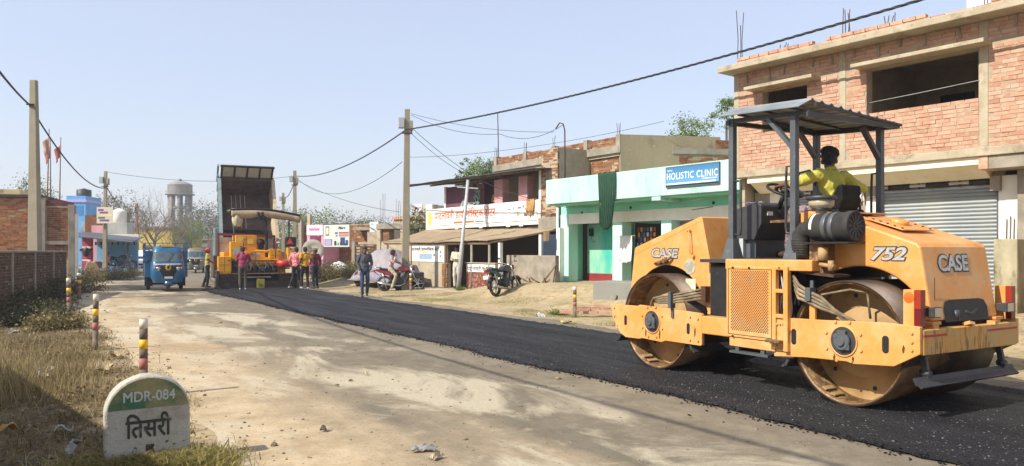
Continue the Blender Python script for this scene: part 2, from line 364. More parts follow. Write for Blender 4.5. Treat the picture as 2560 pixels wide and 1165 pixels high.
# fresh asphalt mat, 5 cm thick with ragged shoulders
us = list(np.arange(-17, 24.31, .1))
al_ = lambda u: .20 - .12 * float(sstep(4, 12, u)) + .13 * n1(u, 5, .8) + .06 * n1(u, 6, 3.1) + .035 * n1(u, 9, 9.); ar_ = lambda u: 3.62 + .12 * n1(u, 7, .7) + .06 * n1(u, 8, 2.7)
def az(u, v, f):
    e = min(f, 1 - f) * 3.6; prof = min(max((e + .02) / .16, 0), 1) ** .6
    x, y = xy_of(u, v); z = .014 + .045 * prof
    return z + (.010 * noise.noise(Vector((x * 6, y * 6, 0))) + .008 * noise.noise(Vector((x * 14, y * 14, 3)))) * (1.6 if e < .45 else .5)
s = nodes_mat('fresh_asphalt')
al = s.mp((.10, .8, 1), (0, 0, RA + math.pi / 2))
c = s.mix(s.rmp(s.nz(al, 2.2), .38, .62), (.012, .0115, .0125), (.030, .029, .030))
c = s.mix(s.rmp(s.vor(s.co, 55.), .0, .35), (.045, .043, .043), c)
c = s.mix(s.rmp(s.nz(s.co, 45.), .62, .7), c, (.10, .095, .09))
s.base(c); s.L.new(s.rmp(s.nz(al, 3.5, 4), .35, .65, .55, .9), s.b.inputs['Roughness']); s.b.inputs['Roughness'].default_value = .75; s.b.inputs['Specular IOR Level'].default_value = .3
s.bump(s.math('ADD', s.vor(s.co, 42.), s.math('MULTIPLY', s.nz(s.co, 20., 10, .75), 1.4)), 1., .035)
M_asph = s.m
asph = tag(link('asphalt_mat', road_strip('asphalt_mat', us, al_, ar_, -.045, 56, az), s.m), kind='structure')

# loose aggregate along the shoulders of the new asphalt; pebbles and crumbs on the old road
def scatter_rocks(name, pts, sizes, m, label, cat, flat=.7):
    ico = [Vector(p).normalized() for p in ((0,0,1),(.89,0,.45),(.28,.85,.45),(-.72,.53,.45),(-.72,-.53,.45),(.28,-.85,.45),(.72,.53,-.45),(-.28,.85,-.45),(-.89,0,-.45),(-.28,-.85,-.45),(.72,-.53,-.45),(0,0,-1))]
    IF = np.array([(0,1,2),(0,2,3),(0,3,4),(0,4,5),(0,5,1),(1,6,2),(2,7,3),(3,8,4),(4,9,5),(5,10,1),(2,6,7),(3,7,8),(4,8,9),(5,9,10),(1,10,6),(6,11,7),(7,11,8),(8,11,9),(9,11,10),(10,11,6)])
    base = np.array([tuple(p) for p in ico]); n = len(pts); pts = np.array(pts); sizes = np.array(sizes)
    jit = 1 + .28 * rng.standard_normal((n, 12, 1)).clip(-1.2, 1.2); an = rng.random(n) * 6.28; asp = np.stack([1 + .4 * rng.random(n), .7 + .4 * rng.random(n), flat * (.6 + .6 * rng.random(n))], -1)
    P = base[None] * jit * asp[:, None, :] * sizes[:, None, None]; ca, sa = np.cos(an)[:, None], np.sin(an)[:, None]
    Q = np.stack([P[..., 0] * ca - P[..., 1] * sa, P[..., 0] * sa + P[..., 1] * ca, P[..., 2]], -1) + pts[:, None, :]
    F = (IF[None] + (np.arange(n) * 12)[:, None, None]).reshape(-1, 3)
    me = bpy.data.meshes.new(name); me.from_pydata(Q.reshape(-1, 3).tolist(), [], F.tolist())
    return tag(link(name, me, m), label, cat, kind='stuff')
pts, sz = [], []
for k in range(5200):
    u = -9 + 33 * random.random() ** 1.0; side = random.random() < .72; e = abs(random.gauss(0, .06)) - .04
    v = al_(u) - e if side else ar_(u) + e
    if random.random() < .02: v = al_(u) - abs(random.gauss(0, .45))
    x, y = xy_of(u, v); q = random.uniform(.005, .013); pts.append((float(x), float(y), -.027 + max(0, .03 - e * .4) * random.random())); sz.append(q)
scatter_rocks('loose_asphalt_aggregate', pts, sz, M_asph, 'loose black aggregate crumbs along the asphalt shoulders', 'gravel')
# coarse stones standing proud of the unrolled mat, some freshly broken and paler
def speck(name, cols):
    m = bpy.data.materials.new(name); m.use_nodes = True; N = m.node_tree.nodes; b = N['Principled BSDF']; g = N.new('ShaderNodeNewGeometry'); r = N.new('ShaderNodeValToRGB'); e = r.color_ramp.elements
    while len(e) < len(cols): e.new(.5)
    for i, (p_, c) in enumerate(cols): e[i].position = p_; e[i].color = (*c, 1)
    m.node_tree.links.new(g.outputs['Random Per Island'], r.inputs[0]); m.node_tree.links.new(r.outputs[0], b.inputs['Base Color']); b.inputs['Roughness'].default_value = .6; return m
pts, sz = [], []
for k in range(17000):
    u = -8 + 20 * random.random() ** 1.5; f = random.random() ** 1.25; v = al_(u) + .03 + (ar_(u) - al_(u) - .06) * f; q = random.uniform(.0035, .0085) * (1.25 if f < .12 else 1)
    x, y = xy_of(u, v); pts.append((float(x), float(y), -.045 + az(u, v, f) + q * .15)); sz.append(q)
scatter_rocks('mat_surface_stones', pts, sz, speck('mat_stone', [(0, (.012, .012, .013)), (.6, (.03, .029, .03)), (.85, (.07, .068, .066)), (1., (.16, .15, .14))]), 'coarse stones standing proud of the fresh asphalt surface', 'gravel')
M_peb = mat('road_pebble', hexc('#a08c70', .8), .9, var=(40., hexc('#70614c', .8), .1), bump=(60, .3))
pts, sz = [], []
for k in range(2600):
    u = random.uniform(-6, 26) if k % 3 else random.uniform(-6, 6); v = random.uniform(-4.6, -.1) if random.random() < .8 else random.uniform(3.9, 6.5)
    x, y = xy_of(u, v); q = random.choice((.005, .007, .009, .011, .014)) * random.uniform(.7, 1.2)
    if random.random() < .035: q *= 2.2
    pts.append((float(x), float(y), float(terr(x, y)) + .010 + q * .3)); sz.append(q)
scatter_rocks('road_pebbles', pts, sz, M_peb, 'scattered tan pebbles on the dusty old road', 'pebbles')
# a crumpled grey paper scrap and two flat stones on the road
for k, (px, py, w_, nm, lb, cc, m_) in enumerate(((1062, 1128, .16, 'paper_scrap', 'crumpled grey paper scrap lying on the old road', 'litter', '#94938a'), (1090, 1148, .085, 'flat_stone', 'small pale flat stone beside the paper scrap', 'stone', '#c2b294'), (808, 1078, .07, 'flat_stone', 'dark flat stone alone on the sandy road side', 'stone', '#5f564a'), (915, 938, .05, 'flat_stone', 'single pale stone on the grey dusty middle of the road', 'stone', '#c9b898'))):
    p = G(px, py, -.03); b = MB(); b.grid(lambda a, c: (w_ * (a - .5) * (1 + .3 * math.sin(7 * c)), w_ * .6 * (c - .5) * (1 + .3 * math.cos(5 * a)), .03 * noise.noise(Vector((a * 4, c * 4, k))) + .02 + .03 * math.sin(3.1 * a) * math.sin(3.1 * c)), 7, 6, False)
    o = b.build(nm, mat('scrap_%d' % k, hexc(m_, .85), .8, var=(20., hexc(m_, .6))), solid=.012); o.location = p; o.rotation_euler = (0, 0, k * .9); tag(o, lb, cc)
# a shallow iron-edged manhole sunk in the sandy left lane
p = G(470, 868, -.029); b = MB(); b.lathe([(.0, .004), (.42, .002), (.47, .008), (.55, .004), (.62, -.004)], ax='z', n=28)
o = b.build('manhole_cover', mat('sunk_cover_dust', hexc('#b9a07a', .82), .9, var=(5., hexc('#a58c66', .8)), dirt=(9., hexc('#7d6a4c'), .60, .75), bump=(20, .5))); o.location = p; o.scale = (1, .8, 1); tag(o, 'dust-filled round manhole sunk into the sandy road side', 'manhole')
# ------------------------------------------------------------------ the road roller (local x forward, y to its left, z up)
HA = R(31); roller = thing('road_roller', 'big orange tandem road roller with a grey sheet canopy on the fresh asphalt', 'road roller', (3.23, 7.33, .008), math.pi / 2 + HA)
WD, RR, WB = 1.52, .605, 2.72
def part0(name, parent, m, *q): return MB().bb(*q).build(name, m, parent)
def drum(name, x):
    b = MB(); b.lathe([(RR - .022, .004), (RR, .02), (RR, -.02 - WD + .04), (RR - .022, -WD - .004)], (x, 0, RR), n=72)
    d = b.build(name, M_tread, roller)
    for y0, sgn in ((0, -1), (-WD, 1)):
        b = MB(); b.lathe([(RR - .022, y0 - sgn * .004), (RR - .034, y0), (RR - .036, y0 + sgn * .30)], (x, 0, RR), n=72)   # inner shell
        b.build('rim', M_steel, d)
        b = MB(); b.lathe([(RR - .036, y0 + sgn * .28), (.36, y0 + sgn * .30), (.34, y0 + sgn * .20), (.12, y0 + sgn * .17), (.0, y0 + sgn * .17)], (x, 0, RR), n=56)
        b.build('web_plate', M_drumin, d)
        b = MB()
        for k in range(6):
            t = k * math.pi / 3 + .3; b.cyl((x + .46 * math.cos(t), y0 + sgn * .285, RR + .46 * math.sin(t)), (x + .46 * math.cos(t), y0 + sgn * .30, RR + .46 * math.sin(t)), .022, n=10)
        tag(b.build('web_holes', M_black, d), kind='stuff')
        b = MB(); 
        for t in (-1.25, -1.05): b.box((x + .55 * math.cos(t), y0 + sgn * .1, RR + .55 * math.sin(t)), (.012, .15, .05), (0, -t, 0))
        b.build('balance_weight', M_drumin, d)
    return d
drum('front_drum', WB); drum('rear_drum', 0)
def bolts(pts, y, r=.016, parent=None, m=None, h=.016):
    b = MB()
    for x, z in pts: b.cyl((x, y, z), (x, y + h, z), r, r * .85, n=6, smooth=False)
    return tag(b.build('bolts', m or M_orange, parent), kind='stuff')
def slot_dark(x, z, y, parent, w=.05, h=.13):
    b = MB(); prof = [(x + w / 2 * math.cos(a), z + (h / 2 - w / 2) * (1 if math.sin(a) >= 0 else -1) + w / 2 * math.sin(a)) for a in np.linspace(0, 2 * math.pi, 24, endpoint=False)]
    b.prism(prof, y, y + .004); return b.build('slot', M_black, parent)
# side plates with the drum bearings
for side in (1, -1):
    yo = .08 if side > 0 else -WD - .08; yi = yo - side * .045
    fp = [(3.53, .775), (3.50, .60), (3.33, .40), (3.22, .355), (2.95, .36), (2.90, .375), (2.53, .36), (2.46, .385), (1.86, .385), (1.84, .40), (1.84, .745), (1.86, .765), (2.50, .79), (2.95, .80), (2.97, .783)]
    b = MB(); b.prism(fp, yo, yi); pf = b.build('side_plate', M_orange, roller, bevel=.006)
    rp = [(-.77, .83), (-.77, .59), (-.53, .455), (-.12, .425), (-.05, .44), (.40, .425), (.80, .39), (.80, .80), (.20, .815), (-.454, .843)]
    b = MB(); b.prism(rp, yo, yi); pr = b.build('side_plate', M_orange, roller, bevel=.006)
    for x, z, pl in ((WB - .02, .60, pf), (-.02, .63, pr)):
        b = MB(); b.lathe([(.150, side * .003 + yo), (.152, side * .008 + yo), (.136, side * .008 + yo), (.134, yo - side * .03)], (x, 0, z), n=36); b.build('bearing_ring', M_orange, pl)
        b = MB(); b.lathe([(.136, side * .004 + yo), (0., side * .004 + yo)], (x, 0, z), n=36); b.build('bearing_recess', M_dk, pl)
        b = MB(); b.cyl((x, yo, z), (x, yo + side * .045, z), .085, .08, n=14); b.cyl((x, yo, z), (x, yo + side * .065, z), .045, .042, n=12)
        b.box((x, yo + side * .02, z + .075), (.09, .04, .06)); b.box((x - .06, yo + side * .02, z - .05), (.05, .04, .05)); b.cyl((x + .06, yo, z + .05), (x + .06, yo + side * .05, z + .05), .022, n=8)
        b.build('drum_motor', M_grey, pl)
        bolts([(x + .20 * math.cos(a), z + .20 * math.sin(a)) for a in np.linspace(.35, 6.63, 8, endpoint=False)], yo, .018, pl)
    slot_dark(3.22, .58, yo, pf); slot_dark(2.06, .57, yo, pf); slot_dark(.55, .62, yo, pr, .06, .16)
    slot_dark(-.45, .645, yo, pr, .065, .16)
    bolts([(3.46, .73), (3.455, .62), (3.40, .50), (1.90, .70), (2.03, .715), (1.90, .44), (2.03, .44)], yo, .018, pf)
    bolts([(-.70, .77), (-.70, .69), (-.70, .62)], yo, .014, pr)
M_grease = mat('black_grease', hexc('#3a2c1c'), .45, var=(9., hexc('#5f4526')))
for x0, z0, ln in ((WB + .10, .50, .10), (WB - .16, .52, .13), (.08, .50, .07), (-.12, .50, .06), (1.95, .60, .12), (-.62, .66, .08), (.60, .70, .10)):
    b = MB(); b.prism([(x0, z0), (x0 + .012, z0 - ln * .5), (x0 + .006, z0 - ln), (x0 - .008, z0 - ln * .8), (x0 - .014, z0 - ln * .3)], .0835, .0815); b.build('oil_run', M_grease, roller)
# cross members
b = MB(); b.bb(3.44, 3.50, -WD - .03, .03, .45, .72); b.build('front_cross_member', M_orange, roller, bevel=.008)
b = MB(); b.bb(1.30, 1.86, .075, -.10, .53, .735); b.bb(1.30, 1.86, -WD + .10, -WD - .075, .53, .735); b.bb(1.30, 1.50, -WD, 0, .55, .72); b.build('yoke', M_orange, roller, bevel=.012)
b = MB(); b.bb(-.55, 1.9, -WD / 2 - .3, -WD / 2 + .3, .55, 1.0); b.bb(.55, 1.9, -WD + .12, -.12, .62, 1.32); b.build('chassis', M_black, roller)
# rear bumper beam, stained with oil, red reflective tape, steel tread
s = nodes_mat('oil_stained_orange'); 
st = s.mp((1, 7, 1.1)); c = s.mix(s.rmp(s.nz(s.co, 3.), .4, .6), hexc('#d89a45'), hexc('#c9a060'))
c = s.mix(s.math('MULTIPLY', s.rmp(s.nz(st, 3.2, 8, .7), .52, .60), s.rmp(s.nz(s.co, 2.2), .42, .58)), c, hexc('#8a5a1e')); c = s.mix(s.math('MULTIPLY', s.rmp(s.nz(st, 5.5, 8, .7), .57, .62), s.rmp(s.nz(s.co, 2.2), .45, .62)), c, hexc('#3a2412'))
s.base(c); s.b.inputs['Roughness'].default_value = .5
b = MB(); b.bb(-.775, -.68, -WD - .03, .03, .575, .80); bum = b.build('rear_bumper', s.m, roller, bevel=.008)
for y0, y1 in ((-.33, .03), (-WD - .03, -1.0)): part0('reflective_tape', bum, M_red, -.779, -.7755, y0, y1, .735, .755)
part0('latch', bum, M_orange, -.80, -.72, -WD + .42, -WD + .36, .795, .83); b = MB(); b.box((-.76, -.72, .82), (.07, .08, .03), (.2, .3, 0)); b.build('latch', M_orange, bum)
# scrapers
for x, sg in ((-.72, -1), (.66, 1), (WB - .68, -1), (WB + .66, 1)):
    b = MB(); b.bar((x, .06, .34), (x, -WD - .06, .34), .03, .07, .5 * sg); b.bar((x + .035 * sg, .06, .31), (x + .035 * sg, -WD - .06, .31), .02, .06, .9 * sg)
    for y in (-.12, -WD + .12): b.bar((x, y, .36), (x + .05 * -sg, y, .62), .04, .05); b.cyl((x - .03, y, .40), (x + .05, y, .40), .03, n=8)
    b.build('scraper', M_dk, roller)
# hoods ------------------------------------------------------------------------------------------------
arcf = [(WB + .71 * math.cos(a), RR + .71 * math.sin(a)) for a in np.linspace(R(166), R(33), 26)]
fh = [(3.445, .99), (3.367, 1.516), (3.345, 1.545), (2.14, 1.915), (2.11, 1.90), (1.83, .76), (2.02, .76)] + arcf[1:] + [(3.30, .99)]
b = MB(); b.prism(fh, -.20, -1.32); hood = b.build('front_hood', M_orange, roller, bevel=.012)
b = MB(); b.lathe([(.707, -.215), (.707, -1.305)], (WB, 0, RR), n=30, a0=R(33), a1=R(166)); b.build('wheel_arch_liner', M_black, hood)
b = MB(); b.prism([(3.37, 1.44), (3.355, 1.52), (2.16, 1.885), (2.14, 1.855)], -.197, -.202); b.build('edge_fold', M_orange, hood, bevel=.003)
b = MB(); b.tube([(2.30, -.195, 1.74), (2.30, -.16, 1.76), (2.28, -.155, 1.60), (2.27, -.155, 1.47), (2.25, -.195, 1.44)], .008); b.tube([(2.36, -.195, 1.74), (2.30, -.16, 1.76)], .008); b.cyl((2.25, -.2, 1.43), (2.25, -.165, 1.43), .02, n=10); b.build('hood_latch_handle', M_orange, hood)
b = MB(); b.cyl((2.32, -.201, 1.30), (2.32, -.194, 1.30), .095, n=28); b.build('round_sticker', mat('faded_sticker', hexc('#b9a98c'), .6, var=(14., hexc('#8f8f80'), .05)), hood)
b = MB(); b.bb(2.22, 2.39, -.201, -.195, 1.02, 1.15); b.build('label_sticker', mat('cream_sticker', hexc('#e7dcb8'), .6, var=(18., hexc('#cfc29a'), .05)), hood)
b = MB(); b.bb(1.80, 1.98, -.15, -.32, .735, .765); b.bb(1.84, 1.94, -.18, -.30, .70, .76); b.build('hood_foot', M_orange, hood, bevel=.006); part0('hood_foot', hood, M_orange, 1.80, 1.98, -1.2, -1.37, .735, .765)
b = MB(); b.tube([(2.95, -.19, 1.33), (2.80, -.15, 1.36), (2.68, -.15, 1.38), (2.62, -.17, 1.42)], .018); b.cyl((2.70, -.17, 1.36), (2.70, -.10, 1.37), .03, n=8); b.cyl((2.80, -.17, 1.34), (2.80, -.12, 1.35), .025, n=8); b.build('grab_bracket', M_steel, hood)
def badge(txt, parent, org, xd, ud, w, h, sh=.18):
    n = Vector(xd).cross(Vector(ud)).normalized(); o = Vector(org)
    lettering('badge_backing', txt, M_decal_dk, parent, o - Vector(xd) * .012 - Vector(ud) * .012, xd, ud, w + .024, h + .024, .072, .004, sh)
    return lettering('badge_lettering', txt, M_silver, parent, o, xd, ud, w, h, .03, .007, sh)
badge('CASE', hood, (3.02, -.20, 1.415), (-1, 0, -.02), (0, 0, 1), .50, .115)
# rear hood
arcr = [(.74 * math.cos(a), RR + .74 * math.sin(a)) for a in np.linspace(R(160), R(62), 22)]
rh = [(-.714, .86), (-.604, 1.53), (-.575, 1.565), (.10, 1.79), (.62, 1.915), (.66, 1.90), (.66, 1.30), (.34, 1.29)]
rh = [(-.714, .86), (-.604, 1.53), (-.575, 1.565), (.08, 1.79), (.62, 1.92), (.66, 1.90), (.66, 1.27)] + [(.74 * math.cos(a), RR + .74 * math.sin(a)) for a in np.linspace(R(58), R(142), 22)] + [(-.585, .95), (-.585, .86)]
b = MB(); b.prism(rh, -.20, -1.32); rhood = b.build('rear_hood', M_orange, roller, bevel=.02)
b = MB(); b.lathe([(.737, -.215), (.737, -1.305)], (0, 0, RR), n=30, a0=R(55), a1=R(142)); b.build('wheel_arch_liner', M_black, rhood)
b = MB(); b.bb(-.5845, -.575, -.23, -1.29, .86, 1.3); b.build('inner_bulkhead', M_black, rhood)
badge('752', rhood, (-.12, -.20, 1.405), (-1, 0, 0), (0, 0, 1), .36, .125, .3)
nrm = Vector((-.67, 0, -.11)).normalized(); upr = Vector((.11, 0, .67)).normalized()
badge('CASE', rhood, (-.642, -.44, 1.305), (0, -1, 0), tuple(upr), .50, .155, .08)
# opening under the rear hood face
prof = [(-.33, .86), (-.30, 1.0), (-.36, 1.06)]; b = MB()
op = [(-.40, .845), (-.40, .97), (-.44, 1.03), (-.52, 1.045), (-1.02, 1.045), (-1.10, 1.03), (-1.14, .97), (-1.14, .845)]
b.add([(-.718 + (z - .86) * .164 - .004, y, z) for y, z in op], [tuple(range(8))]); b.build('rear_opening', M_black, rhood)
b = MB(); b.tube([(-.70, -.75, .93), (-.705, -.85, .90), (-.70, -.95, .94)], .02); b.cyl((-.71, -.6, .95), (-.71, -.6, .86), .03, n=10); b.build('engine_hose', M_dk, rhood)
b = MB(); b.bb(-.30, .16, -.45, -.98, 0, .012); me = b.build('filler_hatch', M_orange, rhood, bevel=.004); me.location = (0, 0, 1.784); me.rotation_euler = (0, R(-18), 0)
b = MB()
for x in np.linspace(-.27, .13, 6):
    for y in (-.48, -.95): b.cyl((x, y, .012), (x, y, .022), .012, n=6)
tag(b.build('bolts', M_rust, me), kind='stuff')
b = MB(); b.cyl((-.08, -.72, .0), (-.08, -.72, .055), .085, n=24); b.build('filler_cap', M_orange, me)
b = MB(); b.bb(.30, .56, -.55, -1.1, 1.885, 1.90); b.build('seat_deck_plate', M_orange, rhood)
b = MB(); b.bb(-.745, -.64, -.16, -.30, .83, .86); b.bb(-.735, -.66, -.19, -.28, .79, .84); b.build('hood_foot', M_orange, rhood, bevel=.006); b = MB(); b.bb(-.745, -.64, -1.22, -1.36, .83, .86); b.bb(-.735, -.66, -1.25, -1.33, .79, .84); b.build('hood_foot', M_orange, rhood, bevel=.006)
for c0, d0 in (((-.607, -.33, 1.52), .24), ((-.607, -1.15, 1.52), .24)): pass
b = MB(); b.bb(-.6845, -.680, -.30, -.295, 1.0, 1.25); b.build('paint_run', M_rust, rhood)
# tail lamps
for y, sg in ((.0, 1), (-WD, -1)):
    b = MB(); b.bb(-.70, -.60, y + sg * .055, y - sg * .03, .82, 1.15); br = b.build('lamp_bracket', M_orange, roller, bevel=.005)
    b = MB(); b.bb(-.755, -.70, y + sg * .045, y - sg * .03, .985, 1.15); b.build('tail_lamp', mat('red_lens', hexc('#96301c'), .3, spec=.5), br)
    b = MB(); b.bb(-.755, -.70, y + sg * .045, y - sg * .03, .83, .984); b.build('tail_lamp', mat('dark_red_lens', hexc('#6a1418'), .25, spec=.6), br)
    b = MB(); b.lathe([(0, .062), (.035, .060), (.05, .056)], (-.655, y if sg > 0 else y, 1.08), n=20) if sg > 0 else b.lathe([(0, -.062), (.035, -.06), (.05, -.056)], (-.655, y, 1.08), n=20)
    b.build('amber_reflector', mat('amber_lens', hexc('#e2641c'), .25, spec=.6), br)
    b = MB(); b.prism([(-.80, .90), (-.80, 1.00), (-.70, .985), (-.70, .915)], y - sg * .08, y - sg * .21); lp = b.build('work_lamp', M_dk, br, bevel=.008)
    b = MB(); b.bb(-.806, -.801, y - sg * .09, y - sg * .20, .91, .99); b.build('lens', M_chrome, lp)
# engine-side box with perforated panel
b = MB(); b.bb(.32, 1.46, .10, -WD - .10, 1.29, 1.405); b.build('platform_sill', M_orange, roller, bevel=.01)
b = MB(); b.bb(1.46, 2.0, -.05, -WD + .05, 1.36, 1.40); b.build('platform_floor', M_dk, roller)
for sg, y in ((1, .10), (-1, -WD - .10)):
    b = MB(); b.bb(.775, 1.43, y + sg * .015, y - sg * .06, .545, 1.325); pan = b.build('side_panel', M_orange, roller, bevel=.008)
    b = MB(); b.bb(.80, .805, y + sg * .016, y + sg * .02, .575, 1.30); b.bb(1.395, 1.40, y + sg * .016, y + sg * .02, .575, 1.30); b.bb(.80, 1.40, y + sg * .016, y + sg * .02, .575, .58); b.bb(.80, 1.40, y + sg * .016, y + sg * .02, 1.295, 1.30); b.build('panel_seam', M_rust, pan)
    b = MB()
    for j in range(40):
        for i in range(17):
            x = .85 + i * .0305 + (.01525 if j % 2 else 0); z = .63 + j * .0165
            b.add([(x + .0088 * math.cos(a), y + sg * .0165, z + .0088 * math.sin(a)) for a in np.linspace(0, 6.283, 6, endpoint=False)], [tuple(range(6))])
    tag(b.build('perforation_holes', M_black, pan), kind='stuff')
    b = MB(); b.bb(.59, .645, y + sg * .03, y - sg * .03, .46, 1.335); b.bb(.74, .78, y + sg * .03, y - sg * .03, .48, 1.335)
    b.bb(.64, .75, y + sg * .028, y - sg * .03, 1.30, 1.335); b.bb(.64, .75, y + sg * .028, y - sg * .03, 1.06, 1.10); b.bb(.64, .75, y + sg * .028, y - sg * .03, .80, .84); b.bb(.64, .75, y + sg * .005, y - sg * .03, .46, .81); b.build('ladder_frame', M_orange, roller, bevel=.006)
    b = MB(); b.bb(.775, 1.40, y - .0 * sg, y - sg * .06, .44, .54); b.build('lower_skirt', M_orange, roller, bevel=.008)
    bolts([(1.33, 1.312), (1.10, 1.312), (.695, 1.32), (1.33, .555), (.83, .555)], y + sg * .015 if sg > 0 else y - .03, .013, pan, M_rust)
    bolts([(.665, .745), (.70, .74), (.735, .735), (.665, .50), (.70, .495), (.735, .49)], y + (.005 if sg > 0 else -.03), .015, pan)
    b = MB(); b.bb(.64, .82, y + sg * .03, y + sg * .10, .545, .575); b.build('foot_step', M_steel, roller, bevel=.005)
    b = MB(); b.bb(.85, 1.38, y + sg * .02, y - sg * .1, .37, .395); b.bar((1.30, y - sg * .03, .38), (1.30, y - sg * .03, .46), .03, .05); b.bar((.95, y - sg * .03, .38), (.95, y - sg * .03, .46), .03, .05); b.build('under_step', M_grey, roller)
# hydraulic lines inside the gap
b = MB()
for k in range(9):
    x = .63 + .015 * k; b.tube([(x, .04 - .02 * (k % 4), 1.28), (x + .03 * math.sin(k * 2.1), .03, 1.1), (x + .04 * math.cos(k * 1.7), .02, .9), (x, .0, .72)], .009, 6)
b.build('pipe_bundle', M_grey2, roller)
M_hose = mat('dusty_hose', hexc('#8a7a5e', .8), .75, var=(14., hexc('#6a5c46')), dirt=(6., hexc('#a8946e'), .5, .7))
for k in range(4):
    b = MB(); b.tube([(.60 - .01 * k, .03, 1.24 - .045 * k), (.50, .07, 1.15 - .045 * k), (.36, .10, 1.09 - .035 * k), (.20, .11, 1.035 - .035 * k), (.07 - .03 * k, .10 - .01 * k, .93 - .02 * k), (-.01 - .02 * k, .05 - .02 * k, .82), (-.04 - .02 * k, .0, .70)], .017, 10); b.build('hydraulic_hose', M_hose, roller)
b = MB(); b.tube([(.25, .05, 1.06), (.0, -.05, 1.12), (-.16, -.08, 1.10), (-.18, -.10, .85)], .012, 8); b.build('hydraulic_hose', M_hose, roller)
b = MB(); b.bb(.31, .37, .05, .14, 1.0, 1.13); b.bb(.325, .36, .055, .075, .80, 1.2); b.build('hose_clamp', M_grey, roller)
b = MB(); b.bb(.30, .365, .05, .078, .80, 1.0); b.build('hose_clamp_post', M_orange, roller)
for k in range(4):
    b = MB(); b.tube([(2.02, -.16, 1.045 - .04 * k), (2.16, -.04, 1.0 - .035 * k), (2.32, .10, .955 - .03 * k), (2.50, .12, .93 - .025 * k), (2.64 + .02 * k, .11 - .02 * k, .90 - .015 * k), (2.72 + .025 * k, .08 - .03 * k, .83), (2.74 + .025 * k, .04 - .03 * k, .70)], .015, 10); b.build('hydraulic_hose', M_hose, roller)
b = MB(); b.bb(2.30, 2.35, .06, .14, .80, 1.0); b.bb(2.30, 2.34, .085, .10, .68, .82); b.build('hose_clamp', M_grey, roller)
b = MB(); b.bb(1.98, 2.06, -.12, -.2, .88, 1.07); b.build('hose_manifold', M_rust, roller)
# air cleaner, pre-cleaner bowl and intake elbow on the left of the rear hood
b = MB(); b.lathe([(0, .46), (.08, .46), (.135, .40), (.14, .38), (.14, .02), (.15, .015), (.15, -.05), (.142, -.06), (.125, -.055), (.12, -.048), (0, -.045)], (0, -.06, 1.735), ax='x', n=32); ac = b.build('air_cleaner', M_rubber, roller)
b = MB()
for k in range(12):
    a = k * math.pi / 6; b.bar((-.052, -.06 + .02 * math.cos(a), 1.735 + .02 * math.sin(a)), (-.052, -.06 + .125 * math.cos(a), 1.735 + .125 * math.sin(a)), .007, .006)
b.build('end_ribs', M_grey, ac)
for x in (.12, .2): b = MB(); b.lathe([(.1425, x), (.146, x + .01), (.146, x + .035), (.1425, x + .045)], (0, -.06, 1.735), ax='x', n=32); b.build('clamp_band', M_grey, ac)
b = MB(); b.lathe([(.1415, .345), (.1415, .375)], (0, -.06, 1.735), ax='x', n=8, a0=R(-10), a1=R(70)); b.build('sticker', M_white, ac)
b = MB(); b.tube([(.44, -.06, 1.72), (.52, -.055, 1.71), (.565, -.05, 1.66), (.575, -.05, 1.56), (.575, -.05, 1.42)], [.085, .088, .09, .092, .092], 18); el_ = b.build('intake_elbow', M_rubber, roller)
b = MB()
for z in np.linspace(1.45, 1.60, 7): b.lathe([(.0925, z), (.097, z + .006), (.0925, z + .012)], (.575, -.05, 0), ax='z', n=18)
b.build('elbow_ribs', M_rubber, el_)
b = MB(); b.lathe([(.055, 1.85), (.055, 1.90), (.075, 1.905), (.085, 1.925), (.115, 1.945), (.12, 1.955), (.125, 2.015), (.0, 2.015)], (.33, -.06, 0), ax='z', n=28); pc = b.build('pre_cleaner', mat('clear_bowl', hexc('#b7aa8c'), .35, var=(8., hexc('#8f8468'))), roller)
b = MB(); b.lathe([(.142, 2.01), (.150, 2.02), (.146, 2.045), (.0, 2.058)], (.33, -.06, 0), ax='z', n=28); b.build('lid', M_dk, pc)
b = MB(); b.lathe([(.09, 1.90), (.094, 1.912), (.08, 1.93)], (.33, -.06, 0), ax='z', n=24); b.build('collar', M_black, pc)
b = MB(); b.bb(-.06, .46, .07, -.2, 1.565, 1.583); b.build('filter_shelf', M_black, roller)
b = MB(); b.bb(.28, .44, -.02, -.2, 1.27, 1.565); b.build('filter_bracket', M_steel, roller); b = MB(); b.cyl((.30, .0, 1.36), (.12, .02, 1.34), .022, n=8); b.cyl((.16, .02, 1.30), (.16, .02, 1.40), .03, n=8); b.cyl((.28, -.02, 1.53), (.28, -.02, 1.40), .05, n=12); b.build('fuel_filter', M_drumin, roller)
b = MB(); b.prism([(.10, 1.26), (.5, 1.29), (.5, 1.27), (.10, 1.235)], .06, -.2); b.build('arch_flap', M_rust, roller)
